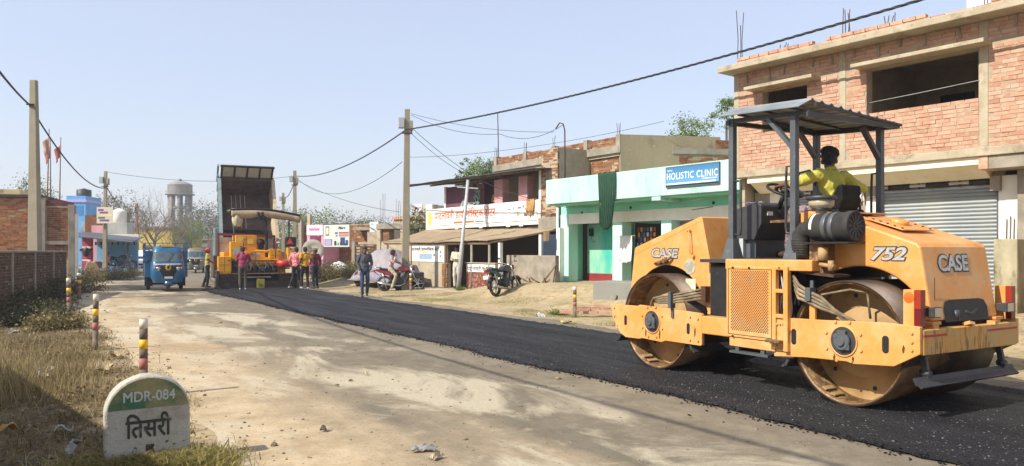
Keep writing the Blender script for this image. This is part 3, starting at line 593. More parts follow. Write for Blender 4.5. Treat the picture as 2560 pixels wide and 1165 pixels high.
# canopy --------------------------------------------------------------------------------------------------
posts = [(1.47, -.03), (.63, -.03), (1.47, -WD + .03), (.63, -WD + .03)]
for i, (x, y) in enumerate(posts):
    top = 2.985 if x > 1 else 2.90
    b = MB(); b.bb(x - .034, x + .034, y - .034, y + .034, 1.42, top); p_ = b.build('canopy_post', M_grey, roller, bevel=.006)
    b = MB(); V = [(x + sx * k, y + sy * k, z) for z, k in ((1.405, .085), (1.63, .045)) for sx, sy in ((-1, -1), (1, -1), (1, 1), (-1, 1))]
    b.add(V, [(3, 2, 1, 0), (4, 5, 6, 7), (0, 1, 5, 4), (1, 2, 6, 5), (2, 3, 7, 6), (3, 0, 4, 7)]); b.bb(x - .1, x + .1, y - .1, y + .1, 1.40, 1.412); b.build('post_foot', M_grey, p_, bevel=.004)
    sg = 1 if y > -.5 else -1
    b = MB(); yy = y + sg * .0; xo = -.11 if x > 1 else .10
    b.tube([(x, y, 2.28 if x > 1 else 2.38), (x + xo, y, 2.28 if x > 1 else 2.38), (x + xo * 1.08, y, 2.2), (x + xo * 1.08, y, 1.75), (x + xo, y, 1.68), (x, y, 1.68)], .014, 8); b.build('grab_rail', M_dk, p_)
b = MB()
b.bar((1.52, -.03, 2.965), (.44, -.03, 2.905), .05, .05); b.bar((1.52, -WD + .03, 2.94), (.44, -WD + .03, 2.88), .05, .05)
b.bar((1.50, .02, 2.945), (1.50, -WD - .02, 2.945), .05, .05); b.bar((.45, .02, 2.885), (.45, -WD - .02, 2.885), .05, .05); b.build('roof_frame', M_dk, roller)
b = MB(); b.bar((.63, -.03, 2.55), (.97, -.03, 2.92), .06, .04); b.bar((.63, -WD + .03, 2.52), (.63, -WD + .36, 2.88), .06, .04); b.bar((1.47, -WD + .03, 2.62), (1.47, -WD + .36, 2.94), .06, .04); b.build('knee_brace', M_grey, roller)
def roofz(x, w): return 3.085 - .085 * w + (.075 * (x - .4) / 1.4) - max(0, .05 - w) * .55
def roof(a, c):
    x = .45 + 1.09 * a; w = -.13 + 1.76 * c; cw = (w + .16)
    ph = (w / .155) % 1.0; rib = .026 * max(0, min(1, 4 * min(ph, 1 - ph) - .9)) if w > .06 else 0
    return (x, -w, roofz(x, w) - .05 + rib)
b = MB(); b.grid(roof, 12, 150, False); b.build('canopy_roof', mat('canopy_sheet', hexc('#868c8d'), .55, .1, var=(3., hexc('#6f7577')), dirt=((5., hexc('#a6977a'), .52, .8),)), roller, solid=.008)
b = MB()
for x in (.43, .75, 1.1, 1.45): b.bar((x, -.10, 2.99 + .05 * (x - .4)), (x, -WD - .05, 2.90 + .05 * (x - .4)), .03, .025)
b.build('roof_purlin', M_dk, roller)
b = MB(); b.tube([(1.47, -WD + .03, 2.25), (1.46, -WD + .10, 2.38), (1.40, -WD + .25, 2.47), (1.35, -WD + .5, 2.42), (1.2, -WD + .75, 2.28)], .012, 6); b.build('cable', M_black, roller)
# console, steering wheel, seat
b = MB(); b.prism([(1.30, 1.80), (1.30, 2.02), (1.36, 2.05), (1.66, 1.99), (1.78, 1.78), (1.70, 1.62), (1.40, 1.62)], -.30, -1.05); con = b.build('console', M_dk, roller, bevel=.01)
b = MB(); b.prism([(1.42, 1.63), (1.66, 1.63), (1.66, 1.40), (1.42, 1.40)], -.35, -1.0); b.build('console_leg', M_grey, con)
b = MB(); b.bb(1.67, 1.70, -.30, -.36, 1.40, 1.66); b.bb(1.56, 1.62, -.298, -.345, 1.40, 1.64); b.build('console_strut', M_grey2, con)
b = MB(); b.bb(1.292, 1.300, -.40, -.49, 1.90, 1.945); b.build('switch_plate', M_white, con)
b = MB(); b.bb(1.31, 1.62, -.31, -.75, 2.04, 2.046); cl = b.build('rag', mat('striped_rag', hexc('#4c4a6a'), .9, var=(14., hexc('#8f7f9a'))), con); cl.rotation_euler = (0, R(-11), 0); cl.location = (.397, 0, -.25)
b = MB(); b.cyl((1.32, -.62, 1.98), (1.22, -.60, 2.17), .028, n=10); b.cyl((1.36, -.62, 1.85), (1.32, -.62, 1.98), .05, n=10); col_ = b.build('steering_column', M_black, roller)
cen = Vector((1.215, -.60, 2.185)); nv_ = Vector((-.42, .06, .9)).normalized(); a_, b_ = frame(nv_)
b = MB(); ring = [cen + a_ * (.20 * math.cos(t)) + b_ * (.20 * math.sin(t)) for t in np.linspace(0, 2 * math.pi, 37)]; b.tube(ring, .016, 8)
for t in (.5, 2.6, 4.7): b.bar(cen, cen + a_ * (.195 * math.cos(t)) + b_ * (.195 * math.sin(t)), .03, .012)
b.cyl(cen - nv_ * .02, cen + nv_ * .02, .045, n=14); b.build('steering_wheel', M_black, roller)
b = MB(); b.bb(.50, .95, -.57, -1.03, 1.86, 1.95); M_vinyl = mat('black_vinyl', hexc('#0d0d0e'), .7, spec=.2, var=(7., hexc('#171616')))
seat = b.build('seat', M_vinyl, roller, bevel=.03)
b = MB(); b.prism([(.50, 1.93), (.60, 1.93), (.57, 2.10), (.52, 2.20), (.46, 2.20), (.45, 2.03)], -.57, -.90); b.build('seat_back', M_vinyl, seat, bevel=.025)
b = MB(); b.bb(.58, .86, -.68, -.96, 1.40, 1.87); b.build('seat_base', M_dk, seat)
b = MB(); b.tube([(.65, -1.16, 1.88), (.66, -1.165, 2.0), (.70, -1.165, 2.05)], .014, 8); b.ball((.70, -1.165, 2.07), .032); b.build('drive_lever', M_black, roller)
b = MB(); b.tube([(.44, -.88, 2.12), (.42, -.88, 2.05), (.42, -.89, 1.95)], .008, 6); b.tube([(.44, -.88, 2.12), (.43, -.84, 2.08), (.42, -.84, 2.05)], .007, 6); b.build('rope', M_white, roller)
b = MB(); b.bar((1.30, -.5, 1.83), (.98, -.5, 1.83), .10, .03); b.build('foot_rest', M_steel, roller)
b = MB(); b.bb(.66, .70, -.22, -1.3, 1.41, 1.9); b.build('seat_bulkhead', M_orange, roller)
b = MB(); b.bb(.70, 1.46, -.02, -WD + .02, 1.402, 1.415); b.build('floor_plate', M_dk, roller)
# ------------------------------------------------------------------ brick and street-side building helpers
def brick_mat(name, cols, dirt=None, bump=.5):
    m = bpy.data.materials.new(name); m.use_nodes = True; N = m.node_tree.nodes; Lk = m.node_tree.links; b = N['Principled BSDF']
    oi = N.new('ShaderNodeObjectInfo'); ge = N.new('ShaderNodeNewGeometry'); ad = N.new('ShaderNodeMath'); ad.operation = 'ADD'; fr = N.new('ShaderNodeMath'); fr.operation = 'FRACT'
    Lk.new(oi.outputs['Random'], ad.inputs[0]); Lk.new(ge.outputs['Random Per Island'], ad.inputs[1]); Lk.new(ad.outputs[0], fr.inputs[0])
    cr = N.new('ShaderNodeValToRGB'); e = cr.color_ramp.elements
    while len(e) < len(cols): e.new(.5)
    for i, c in enumerate(cols): e[i].position = i / (len(cols) - 1); e[i].color = (*c, 1)
    Lk.new(fr.outputs[0], cr.inputs[0]); nz = N.new('ShaderNodeTexNoise'); nz.inputs['Scale'].default_value = 9; nz.inputs['Detail'].default_value = 8; Lk.new(ge.outputs['Position'], nz.inputs['Vector'])
    rp = N.new('ShaderNodeMapRange'); rp.inputs['From Min'].default_value = .48; rp.inputs['From Max'].default_value = .72; Lk.new(nz.outputs[0], rp.inputs[0])
    mx = N.new('ShaderNodeMix'); mx.data_type = 'RGBA'; Lk.new(rp.outputs[0], mx.inputs['Factor']); Lk.new(cr.outputs[0], mx.inputs[6]); mx.inputs[7].default_value = (*(dirt or hexc('#a08a6c')), 1)
    Lk.new(mx.outputs[2], b.inputs['Base Color']); b.inputs['Roughness'].default_value = .92; b.inputs['Specular IOR Level'].default_value = .2
    n2 = N.new('ShaderNodeTexNoise'); n2.inputs['Scale'].default_value = 45; n2.inputs['Detail'].default_value = 6; Lk.new(ge.outputs['Position'], n2.inputs['Vector'])
    bp = N.new('ShaderNodeBump'); bp.inputs['Strength'].default_value = bump; bp.inputs['Distance'].default_value = .02; Lk.new(n2.outputs[0], bp.inputs['Height']); Lk.new(bp.outputs[0], b.inputs['Normal']); return m
MB_pink = brick_mat('new_brick', [hexc('#ad8068'), hexc('#b68b72'), hexc('#c0987e'), hexc('#b0856c'), hexc('#c5a189')], hexc('#bda68a'), .25)
MB_old = brick_mat('old_brick', [hexc('#7a4a30', .85), hexc('#9a6040', .85), hexc('#84583c', .8), hexc('#a8744c', .85), hexc('#6b4630', .8)], hexc('#8c7456'))
MB_grey = brick_mat('dark_brown_brick', [hexc('#5a4233', .8), hexc('#6e4f3a', .8), hexc('#4c3a2e', .8), hexc('#785a42', .8)], hexc('#6f5c48'))  # brick tones darker than the other sets
_cube = MB().box((0, 0, 0), (1, 1, 1)).mesh('brick')
_bv = [v.co.copy() for v in _cube.vertices]
BRICK_MESH = []
for k in range(4):
    me = _cube.copy(); BRICK_MESH.append(me)
    for v, c in zip(me.vertices, _bv): v.co = c + Vector((random.uniform(-.02, .02), random.uniform(-.05, .05), random.uniform(-.05, .05)))
def brickwork(parent, root, x0, x1, z0, z1, y=0., holes=(), n=300, m=None, L=.245, Hc=.076, depth=.075, name='brick', swap=False, jit=.006, miss=0.):
    """running-bond bricks on the plane y; swap=True lays them along local y at x = y"""
    m = m or MB_pink; items = []; row = 0; z = z0; bpy.context.view_layer.update(); W = root.matrix_world.copy()
    if parent is not root and parent.parent is root: pass
    while z + Hc * .7 < z1:
        x = x0 - (L / 2 if row % 2 else 0) - random.uniform(0, .04)
        while x < x1:
            ln = L * random.choice((1, .55)) if random.random() < .12 else L
            a, b_ = max(x, x0), min(x + ln, x1); zc = z + Hc / 2; x += ln
            if b_ - a < .06 or random.random() < miss: continue
            ok = True
            for hx0, hx1, hz0, hz1 in holes:
                if hz0 < zc < hz1:
                    if a >= hx0 - .01 and b_ <= hx1 + .01: ok = False; break
                    if a < hx0 < b_: b_ = hx0
                    if a < hx1 < b_: a = hx1
            if not ok or b_ - a < .05: continue
            pos = Vector(((a + b_) / 2, y + .021 + depth / 2 + random.gauss(0, jit * .6), zc + random.gauss(0, .002))); sc = (b_ - a - .010, depth, Hc - .011)
            if swap: pos = Vector((pos.y, pos.x, pos.z)); sc = (sc[1], sc[0], sc[2])
            w = W @ pos; vis = 0
            if w.y > 1: px, py = PX(w); vis = 1 if (-30 < px < 2590 and -30 < py < 1190) else 0
            items.append(((vis, -(w - cam.location).length if w.y > 0 else -999), pos, sc))
        z += Hc; row += 1
    items.sort(key=lambda t: t[0], reverse=True); rest = MB()
    for i, (k, pos, sc) in enumerate(items):
        rot = (random.gauss(0, .008), random.gauss(0, .005), random.gauss(0, .006))
        if i < n:
            o = bpy.data.objects.new(name, BRICK_MESH[i % 4]); COL.objects.link(o); o.parent = parent; o.location = pos; o.scale = sc; o.rotation_euler = rot
            if not o.data.materials: o.data.materials.append(m)
            o.material_slots[0].link = 'OBJECT'; o.material_slots[0].material = m
        else: rest.box(pos, sc, rot)
    if rest.v: tag(rest.build('brickwork', m, parent, fix=False), kind='stuff')
def fac(org, ang, x, y, off=0.):       # local (along, height) on a facade for a photograph pixel
    a = R(ang); d = (math.sin(a), -math.cos(a)); o = (org[0] + off * math.cos(a), org[1] + off * math.sin(a)); k = (x - CX) / FPX
    t = (k * o[1] - o[0]) / (d[0] - k * d[1]); return t, CH + (HY - y) / FPX * (o[1] + d[1] * t)
def building(name, label, org, ang, cat='building', z=0., group=None): return thing(name, label, cat, (org[0], org[1], z), R(ang - 90), group)
def part_box(name, parent, m, *bx, bevel=0.):
    b = MB()
    for q in (bx if isinstance(bx[0], (tuple, list)) else [bx]): b.bb(*q)
    return b.build(name, m, parent, bevel)
def rebars(parent, x, y, z, h, n=4, sp=.12):
    for k in range(n):
        b = MB(); dx, dy = (k % 2) * sp + random.uniform(-.02, .02), (k // 2) * sp; hh = h * random.uniform(.8, 1.1)
        b.tube([(x + dx, y + dy, z), (x + dx + random.uniform(-.02, .02), y + dy, z + hh * .5), (x + dx + random.uniform(-.05, .05), y + dy, z + hh)], .009, 5); b.build('rebar', M_rust, parent)
def slats(parent, m, x0, x1, z0, z1, y, pitch=.075, name='slat'):
    me = None; nS = int((z1 - z0) / pitch)
    prof = [(0, 0), (-.012, .012), (-.02, .035), (-.012, .058), (0, .072)]
    for k in range(nS):
        if me is None:
            b = MB(); b.add([(x, yy, zz) for x in (0, x1 - x0) for yy, zz in prof], [(j, j + 1, 6 + j, 5 + j) for j in range(4)]); me = b.mesh('slat', False)
        o = link(name, me, m, parent); o.location = (x0, y, z0 + k * pitch)

# ------------------------------------------------------------------ unfinished brick building
BO, BA = (5.27, 18.0), 37.5
bb_ = building('brick_building', 'unfinished two storey brick building with rolling shutters below and open windows above', BO, BA)
x1 = 13.
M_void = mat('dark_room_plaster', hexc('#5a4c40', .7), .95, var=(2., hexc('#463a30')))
wins = [(.77, 1.88, 4.20, 5.16), (3.20, 5.28, 4.27, 5.18)]
cols_ = [(0, .14), (2.62, 2.76), (5.29, 5.44), (8.3, 8.46), (11.2, 11.36)]
wall = MB()                             # mortar wall pieces around the two window openings
for a, b2, c0, c1 in ((.14, .77, 3.38, 5.66), (.77, 1.88, 3.38, 4.20), (.77, 1.88, 5.16, 5.66), (1.88, 3.20, 3.38, 5.66), (3.20, 5.28, 3.38, 4.27), (3.20, 5.28, 5.18, 5.66), (5.28, x1, 3.38, 5.66)):
    wall.bb(a, b2, -.012, .22, c0, c1)
wall = wall.build('upper_wall', M_mortar, bb_)
holes = list(wins) + [(a, c, 0, 9) for a, c in cols_] + [(.10, x1, 5.22, 5.30)]
random.seed(11)
for k in range(14): hx = random.uniform(.3, 8); hz = random.choice((5.36, 3.55, 5.36)); holes.append((hx, hx + .13, hz, hz + .07))
brickwork(wall, bb_, .14, x1, 3.38, 5.66, -.042, holes, 300)
for a, c in cols_: part_box('column', bb_, M_concrete_lt, a, c, -.025, .24, 3.30, 5.66, bevel=.01)
for a, c, z_ in ((.14, .60, 5.22), (2.17, 3.05, 5.22), (5.45, 8.3, 5.22), (8.46, 11.2, 5.22)): part_box('lintel_band', bb_, M_concrete_lt, a, c, -.008, .1, z_, z_ + .085, bevel=.01)
part_box('floor_slab', bb_, M_concrete_lt, -.06, x1, -.07, 4.2, 3.22, 3.378, bevel=.012)
for nm, (a, c, z_) in zip(('sunshade', 'sunshade'), ((.52, 2.2, 5.17), (3.05, 5.50, 5.20))): part_box(nm, bb_, M_concrete_lt, a, c, -.38, .05, z_, z_ + .075, bevel=.01)
rs = part_box('roof_slab', bb_, M_concrete_lt, -.12, x1, -.50, 5.2, 5.665, 5.80, bevel=.015)
brickwork(rs, bb_, .3, x1, 5.80, 5.96, -.35, [(2.2, 2.5, 5.88, 6), (4.5, 5.6, 5.88, 6)], 60, depth=.11)
part_box('roof_parapet_block', bb_, M_white, 5.0, 5.5, .2, 1.2, 5.80, 6.3)
for x, h in ((.12, 1.25), (1.15, .35), (2.7, .75), (3.6, .4), (5.4, .9)): rebars(bb_, x, -.05 if x != 1.15 else .1, 5.80, h, 4 if x != .12 else 3)
# wooden stubs and pipe ends under the roof slab
for x in (.35, .95, 1.35, 2.05, 2.45, 2.95, 3.45, 3.9, 4.35, 4.95, 5.9): b = MB(); b.bar((x, -.02, 5.66), (x + random.uniform(-.04, .04), -.035, 5.66 - random.uniform(.12, .30)), .04, .03); b.build('formwork_stub', M_concrete, bb_)
# upper rooms: back wall with two door gaps, partition, ceiling
b = MB(); b.bb(.02, x1, 3.0, 3.12, 3.38, 5.66); b.build('room_back_wall', M_mortar, bb_)
part_box('room_partition', bb_, M_mortar, 2.66, 2.78, .24, 3.0, 3.38, 5.66); part_box('side_wall', bb_, M_mortar, 0, .12, .24, 5.0, 0.1, 5.66); part_box('room_partition', bb_, M_mortar, 5.34, 5.46, .26, 3.0, 3.38, 5.66)
for a, c in ((3.35, 4.05), (4.75, 5.25), (1.1, 1.7)): part_box('doorway', bb_, M_black, a, c, 2.97, 2.998, 3.38, 5.0)
# side wall bricks seen past the corner column
# shop front, recessed
M_cream = mat('cream_plaster', hexc('#e9dfc4'), .85, var=(1.4, hexc('#d8caa6')), dirt=(2.5, hexc('#b9a57c'), .62, .85))
b = MB(); b.prism([(0, 3.22), (.62, 3.22), (.62, 2.86), (.5, 2.86), (.12, 3.08), (0, 3.08)], .35, 5.28, 'x'); b.build('plaster_soffit', M_cream, bb_)
part_box('shop_wall', bb_, M_white, (.14, .85, .62, .8, .1, 3.2), (2.62, 3.20, .62, .8, .1, 3.2), (5.36, 5.95, .62, .8, .1, 3.2)) if False else None
for a, c, m_ in ((.14, .55, M_concrete), (.55, .92, M_white), (2.60, 2.86, M_concrete), (2.86, 3.18, M_white), (5.38, 5.72, M_white)): part_box('shop_pier', bb_, m_, a, c, .60, .85, .1, 2.90, bevel=.008)
part_box('shop_back_wall', bb_, M_cream, .14, 5.4, .80, .90, 2.55, 3.2)
M_shut = mat('galvanised_shutter', hexc('#9a9e9a'), .55, .25, var=(2., hexc('#7c8385')), dirt=((3., hexc('#b5a88c'), .5, .75), (16., hexc('#6d7072'), .6, .72)), stretch=(.3, 1, 3))
for a, c in ((.92, 2.60), (3.18, 5.38)):
    sh = part_box('rolling_shutter', bb_, M_grey2, a - .0, c, .70, .72, .1, 2.75)
    slats(sh, M_shut, a + .03, c - .03, .30, 2.76, .695)
    b = MB(); b.cyl((a - .03, .60, 2.81), (c + .03, .60, 2.81), .03, n=10); b.build('shutter_shaft', M_grey2, sh)
    for f in (.08, .42, .78): b = MB(); xx = a + (c - a) * f; b.cyl((xx, .60, 2.81), (xx + (c - a) * .19, .60, 2.81), .052, n=12); b.build('shutter_spring', M_black, sh)
    for f in (.35, .70): b = MB(); xx = a + (c - a) * f; b.bb(xx - .04, xx + .1, .52, .68, 2.86, 2.875); b.bar((xx, .60, 2.86), (xx, .60, 2.74), .03, .05); b.build('shaft_bracket', M_rust, sh)
    part_box('guide_rail', sh, M_grey, (a - .03, a + .035, .62, .71, .1, 2.72)); part_box('guide_rail', sh, M_grey, (c - .035, c + .03, .62, .71, .1, 2.72))
part_box('vent_grille', bb_, M_rust, 4.10, 4.45, .585, .60, 2.98, 3.06)
for k, (a, z_) in enumerate(((2.70, 2.55), (2.95, 2.62), (.30, 2.40), (5.27, 2.62))): part_box('meter_box', bb_, M_concrete, a, a + .17, .50, .60, z_, z_ + .28, bevel=.008)
cb = part_box('corbel_beam', bb_, M_concrete, 5.44, 6.6, -.02, .55, 2.98, 3.22, bevel=.012); part_box('brick_corbel_end', bb_, MB_pink, 5.28, 5.438, -.03, .5, 2.98, 3.22, bevel=.01)
M_moss = mat('mossy_plaster', hexc('#b0a588'), .9, var=(3., hexc('#8d8466')), dirt=((2.2, hexc('#54522f'), .48, .62),), bump=(20, .4), stretch=(1, 1, .5))
part_box('mossy_pillar', bb_, M_moss, 5.48, 5.86, .10, .58, .0, 1.72, bevel=.015); 
part_box('rough_pillar', bb_, M_concrete, 5.72, 5.92, .5, .9, .0, 2.98, bevel=.012)
ib = part_box('inner_brick_wall', bb_, M_mortar, 5.92, x1, 1.2, 1.4, .0, 3.22); brickwork(ib, bb_, 5.92, 8.0, .1, 3.2, 1.17, (), 60, MB_old)
for k in range(4): b = MB(); b.cyl((5.52 + .06 * k, .57, 1.70), (5.52 + .06 * k + .01, .57, 2.1 + .05 * (k % 2)), .007, n=6); b.build('rebar', M_rust, bb_)
g = MB(); 
for k in range(7): g.cyl((6.0 + .1 * k, .2, .1), (6.0 + .1 * k, .2, 1.45), .012, n=6)
for z_ in (.3, .8, 1.4): g.bar((5.95, .2, z_), (6.75, .2, z_), .03, .03)
g.build('white_gate_leaf', M_white, bb_)
b = MB(); b.tube([(3.22, .05, 4.52), (4.2, .03, 4.555), (5.30, -.03, 4.60)], .006, 5); b.build('window_wire', M_grey2, bb_)
# back and far walls, so that the building is whole
part_box('rear_wall', bb_, M_mortar, (.12, x1, 4.9, 5.02, .1, 5.66))

# ------------------------------------------------------------------ mint green clinic row
MO = (1.14, 25.5); mint = building('mint_building', 'single storey mint green shop row with a deep white-green parapet', MO, BA)
F_ = lambda x, y, off=0.: fac(MO, BA, x, y, off)
M_mintp = mat('pale_mint_parapet', hexc('#9cc9b8'), .85, var=(.8, hexc('#bcd8cb'), .25), dirt=((1.5, hexc('#7fa394'), .52, .70), (7., hexc('#6f8579'), .62, .74)), stretch=(1.5, 1, .4))
M_mint = mat('mint_wall', hexc('#74bfa4'), .85, var=(1.2, hexc('#93d6bd'), .2), dirt=(2.2, hexc('#5fa08a'), .6, .8))
M_mintc = mat('mint_column', hexc('#a9dcc8'), .85, var=(1.5, hexc('#c4e6d8'), .2), dirt=(2.5, hexc('#7a9a8a'), .6, .8))
M_teal = mat('patchy_teal_plaster', hexc('#3fae98'), .85, var=(.8, hexc('#8fc0a4'), .12), dirt=((1.6, hexc('#b5bd98'), .55, .66), (4., hexc('#2f9b88'), .6, .7)), stretch=(1.6, 1, .7))
M_redd = mat('red_oxide_dado', hexc('#8e2e30'), .7, var=(3., hexc('#7a2226')))
E_ = 8.5; ng = .36
par = part_box('parapet', mint, M_mintp, 0, E_, 0, .14, 3.07, 3.88, bevel=.012)
part_box('roof_slab', mint, M_mintp, .0, E_, .14, 6., 3.10, 3.22); part_box('soffit_beam', mint, M_mint, 0, E_, .14, .90, 3.03, 3.10)
part_box('parapet_corbel', mint, M_mintp, *(F_(1628, 0)[0], F_(1650, 0)[0], .02, .9, 2.95, 3.068))
part_box('upper_wall', mint, M_mint, -.25, E_, .90, 1.05, 2.76, 3.03)
part_box('white_beam', mint, M_white, .16, E_, .875, 1.05, 2.42, 2.76, bevel=.006)
for a, c in ((-.25, .16), (2.26, 2.68), (4.29, 4.68), (7.4, 7.8)): part_box('column', mint, M_mintc, a, c, .865, 1.3, ng, 2.755 if a < 0 else 2.42, bevel=.01)
part_box('side_wall', mint, M_mint, -.25, -.12, 1.05, 6., ng, 3.1)
b = MB(); b.bb(.16, 2.26, 1.75, 1.85, ng, 2.42); rec = b.build('recess_wall', M_teal, mint)
part_box('recess_dado', mint, M_redd, .16, 2.26, 1.735, 1.75, ng, .74)
b = MB(); b.bb(2.18, 2.26, 1.05, 1.75, ng, 2.42); b.build('recess_side', M_teal, mint); part_box('dado_side', mint, M_redd, 2.165, 2.18, 1.05, 1.735, ng, .74)
part_box('meter_box', mint, M_black, .32, .48, 1.66, 1.74, 2.02, 2.28); b = MB(); b.tube([(.4, 1.7, 2.02), (.45, 1.7, 1.85), (.55, 1.7, 1.80), (.6, 1.7, 1.9)], .008, 5); b.build('meter_wire', M_black, mint)
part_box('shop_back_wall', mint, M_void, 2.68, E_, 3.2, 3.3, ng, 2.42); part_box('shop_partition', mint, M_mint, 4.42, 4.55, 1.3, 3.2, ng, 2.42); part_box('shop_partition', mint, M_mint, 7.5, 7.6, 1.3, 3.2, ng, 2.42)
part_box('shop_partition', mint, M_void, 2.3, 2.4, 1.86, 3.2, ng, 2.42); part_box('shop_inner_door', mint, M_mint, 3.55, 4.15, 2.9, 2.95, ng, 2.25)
part_box('plinth', mint, M_concrete_lt, -.3, E_, .55, 3.2, 0, ng, bevel=.02)
sh = part_box('rolling_shutter', mint, M_grey2, 4.68, 7.4, 1.28, 1.30, ng, 2.42); slats(sh, M_shut, 4.7, 7.38, 1.9, 2.42, 1.26)
# hanging packets in the little shop
M_pk = [mat('packet_%d' % i, hexc(c), .4) for i, c in enumerate(('#b3402f', '#c9a13a', '#6a3b6e', '#3f6a8a', '#c7c2b4'))]
for k in range(26):
    x = 2.80 + .13 * (k % 6) + random.uniform(-.02, .02); z_ = 2.25 - .16 * (k // 6); part_box('hanging_packet', mint, M_pk[k % 5], x, x + .08, 1.45, 1.46, z_ - .13, z_)
for x, z_ in ((F_(1455, 532, .9)), (F_(1577, 519, .9)), (F_(1784, 507, .9))): b = MB(); b.cyl((x, .91, z_), (x, .885, z_), .045, n=14); b.build('drain_hole', M_black, mint)
b = MB(); b.cyl((-.33, .80, ng), (-.33, .80, 3.0), .045, n=10); b.build('downpipe', M_mintc, mint)
b = MB(); b.tube([(.0, .8, 3.0), (.9, .86, 2.92), (1.8, .86, 2.95)], .01, 5); b.tube([(3.6, .86, 2.97), (5.2, .8, 2.90), (6.6, .5, 3.02)], .01, 5); b.build('slack_wire', M_mintp, mint)
b = MB(); b.tube([(F_(1730, 0)[0], -.0, 2.62), (F_(1748, 0)[0], .6, 2.72)], .012, 5); b.build('wall_bracket', M_rust, mint)
# sign board with its lettering
sx0, sz0 = F_(1668, 469); sx1, _ = F_(1800, 404); st_ = 3.83
s = nodes_mat('blue_sign_print'); sep = s.N.new('ShaderNodeSeparateXYZ'); s.L.new(s.co, sep.inputs[0])
s.base(s.mix(s.rmp(sep.outputs['Z'], sz0, st_), hexc('#5fa3cf'), hexc('#3c7299'))); s.b.inputs['Roughness'].default_value = .35
sign = part_box('clinic_sign', None, s.m, sx0, sx1, -.045, -.012, sz0, st_); sign.location = mint.location; sign.rotation_euler = mint.rotation_euler
tag(sign, 'blue clinic sign board with white capital lettering on mint parapet', 'sign')
b = MB(); b.bb(sx0 - .015, sx1 + .015, -.05, -.01, sz0 - .015, sz0); b.bb(sx0 - .015, sx1 + .015, -.05, -.01, st_, st_ + .015); b.bb(sx0 - .015, sx0, -.05, -.01, sz0, st_); b.bb(sx1, sx1 + .015, -.05, -.01, sz0, st_); b.build('sign_frame', M_grey, sign)
lettering('lettering', 'HOLISTIC CLINIC', M_white, sign, (sx0 + .03, -.046, sz0 + .20), (1, 0, 0), (0, 0, 1), sx1 - sx0 - .06, .19, .0, heavy=.012, spacing=1.14)
lettering('lettering', 'DRMC', M_white, sign, (sx0 + .04, -.046, st_ - .12), (1, 0, 0), (0, 0, 1), None, .05)
lettering('lettering', 'treatment centre', M_white, sign, (sx1 - .52, -.046, sz0 + .145), (1, 0, 0), (0, 0, 1), .46, .04) if False else None
b = MB(); b.bb(sx0, sx1, -.0475, -.046, sz0 + .005, sz0 + .05); b.build('sign_footer', M_black, sign)
b = MB(); b.bb(sx0 + .02, sx1 - .1, -.0475, -.046, sz0 + .062, sz0 + .10); b.bb(sx1 - .55, sx1 - .05, -.0475, -.046, sz0 + .15, sz0 + .17); b.build('sign_small_print', M_white, sign)
# rod and cone on the roof
b = MB(); x, z_ = F_(1412, 405, .3); b.tube([(x, .3, 3.2), (x + .01, .3, 4.6), (x, .3, 5.5), (x - .06, .28, 5.72), (x - .2, .25, 5.78), (x - .36, .22, 5.6)], .022, 8); b.build('bent_service_pipe', M_rust, mint)
# cloths hung over the parapet
def cloth(name, label, root, x0, x1, z0, z1, y, m, taper=.25, folds=7, amp=.035, cat='cloth'):
    def f(a, c):
        w = (x1 - x0); zz = z1 + (z0 - z1) * c; k = 1 - taper * c ** 1.5; xx = x0 + w * (.5 + (a - .5) * k) + .05 * math.sin(c * 3) * w
        dz = -.12 * (z1 - z0) * c * math.sin(a * 3.1) + .03 * noise.noise(Vector((a * 5, c * 3, 1)))
        return (xx, y - amp * (.3 + c) * (1 + math.sin(a * folds * 6.28 + 2 * c)) - (0 if c > .06 else 0), zz + dz * c)
    b = MB(); b.grid(f, 48, 24); b.grid(lambda a, c: (x0 + (x1 - x0) * a, y + .17 * c, z1 + .008 + .015 * math.sin(a * 20)), 16, 3)
    o = b.build(name, m, None, solid=.008); o.location = root.location; o.rotation_euler = root.rotation_euler; return tag(o, label, cat)
M_gcl = mat('dark_green_cloth', hexc('#1f4a30'), .85, var=(7., hexc('#173a28')), dirt=(5.5, hexc('#b9a15a'), .66, .70))
cloth('green_cloth', 'long dark green patterned cloth hanging over the mint parapet', mint, F_(1497, 437)[0], F_(1541, 437)[0], F_(1515, 556)[1] - .05, 3.895, -.03, M_gcl, .35)
wx, wz = F_(1566, 600, .6); cl_ = cloth('white_cloth', 'white cloth sheet hanging on a line in front of the little shop', mint, wx - .28, wx + .22, wz - .62, wz + .12, .62, mat('white_linen', hexc('#e6e2da'), .9, var=(5., hexc('#cfcac0'))), -.1, 3, .03)
b = MB(); b.tube([(2.6, .70, 1.96), (3.2, .69, 1.90), (4.3, .70, 1.96)], .006, 5); b.build('washing_line', M_wire, mint)
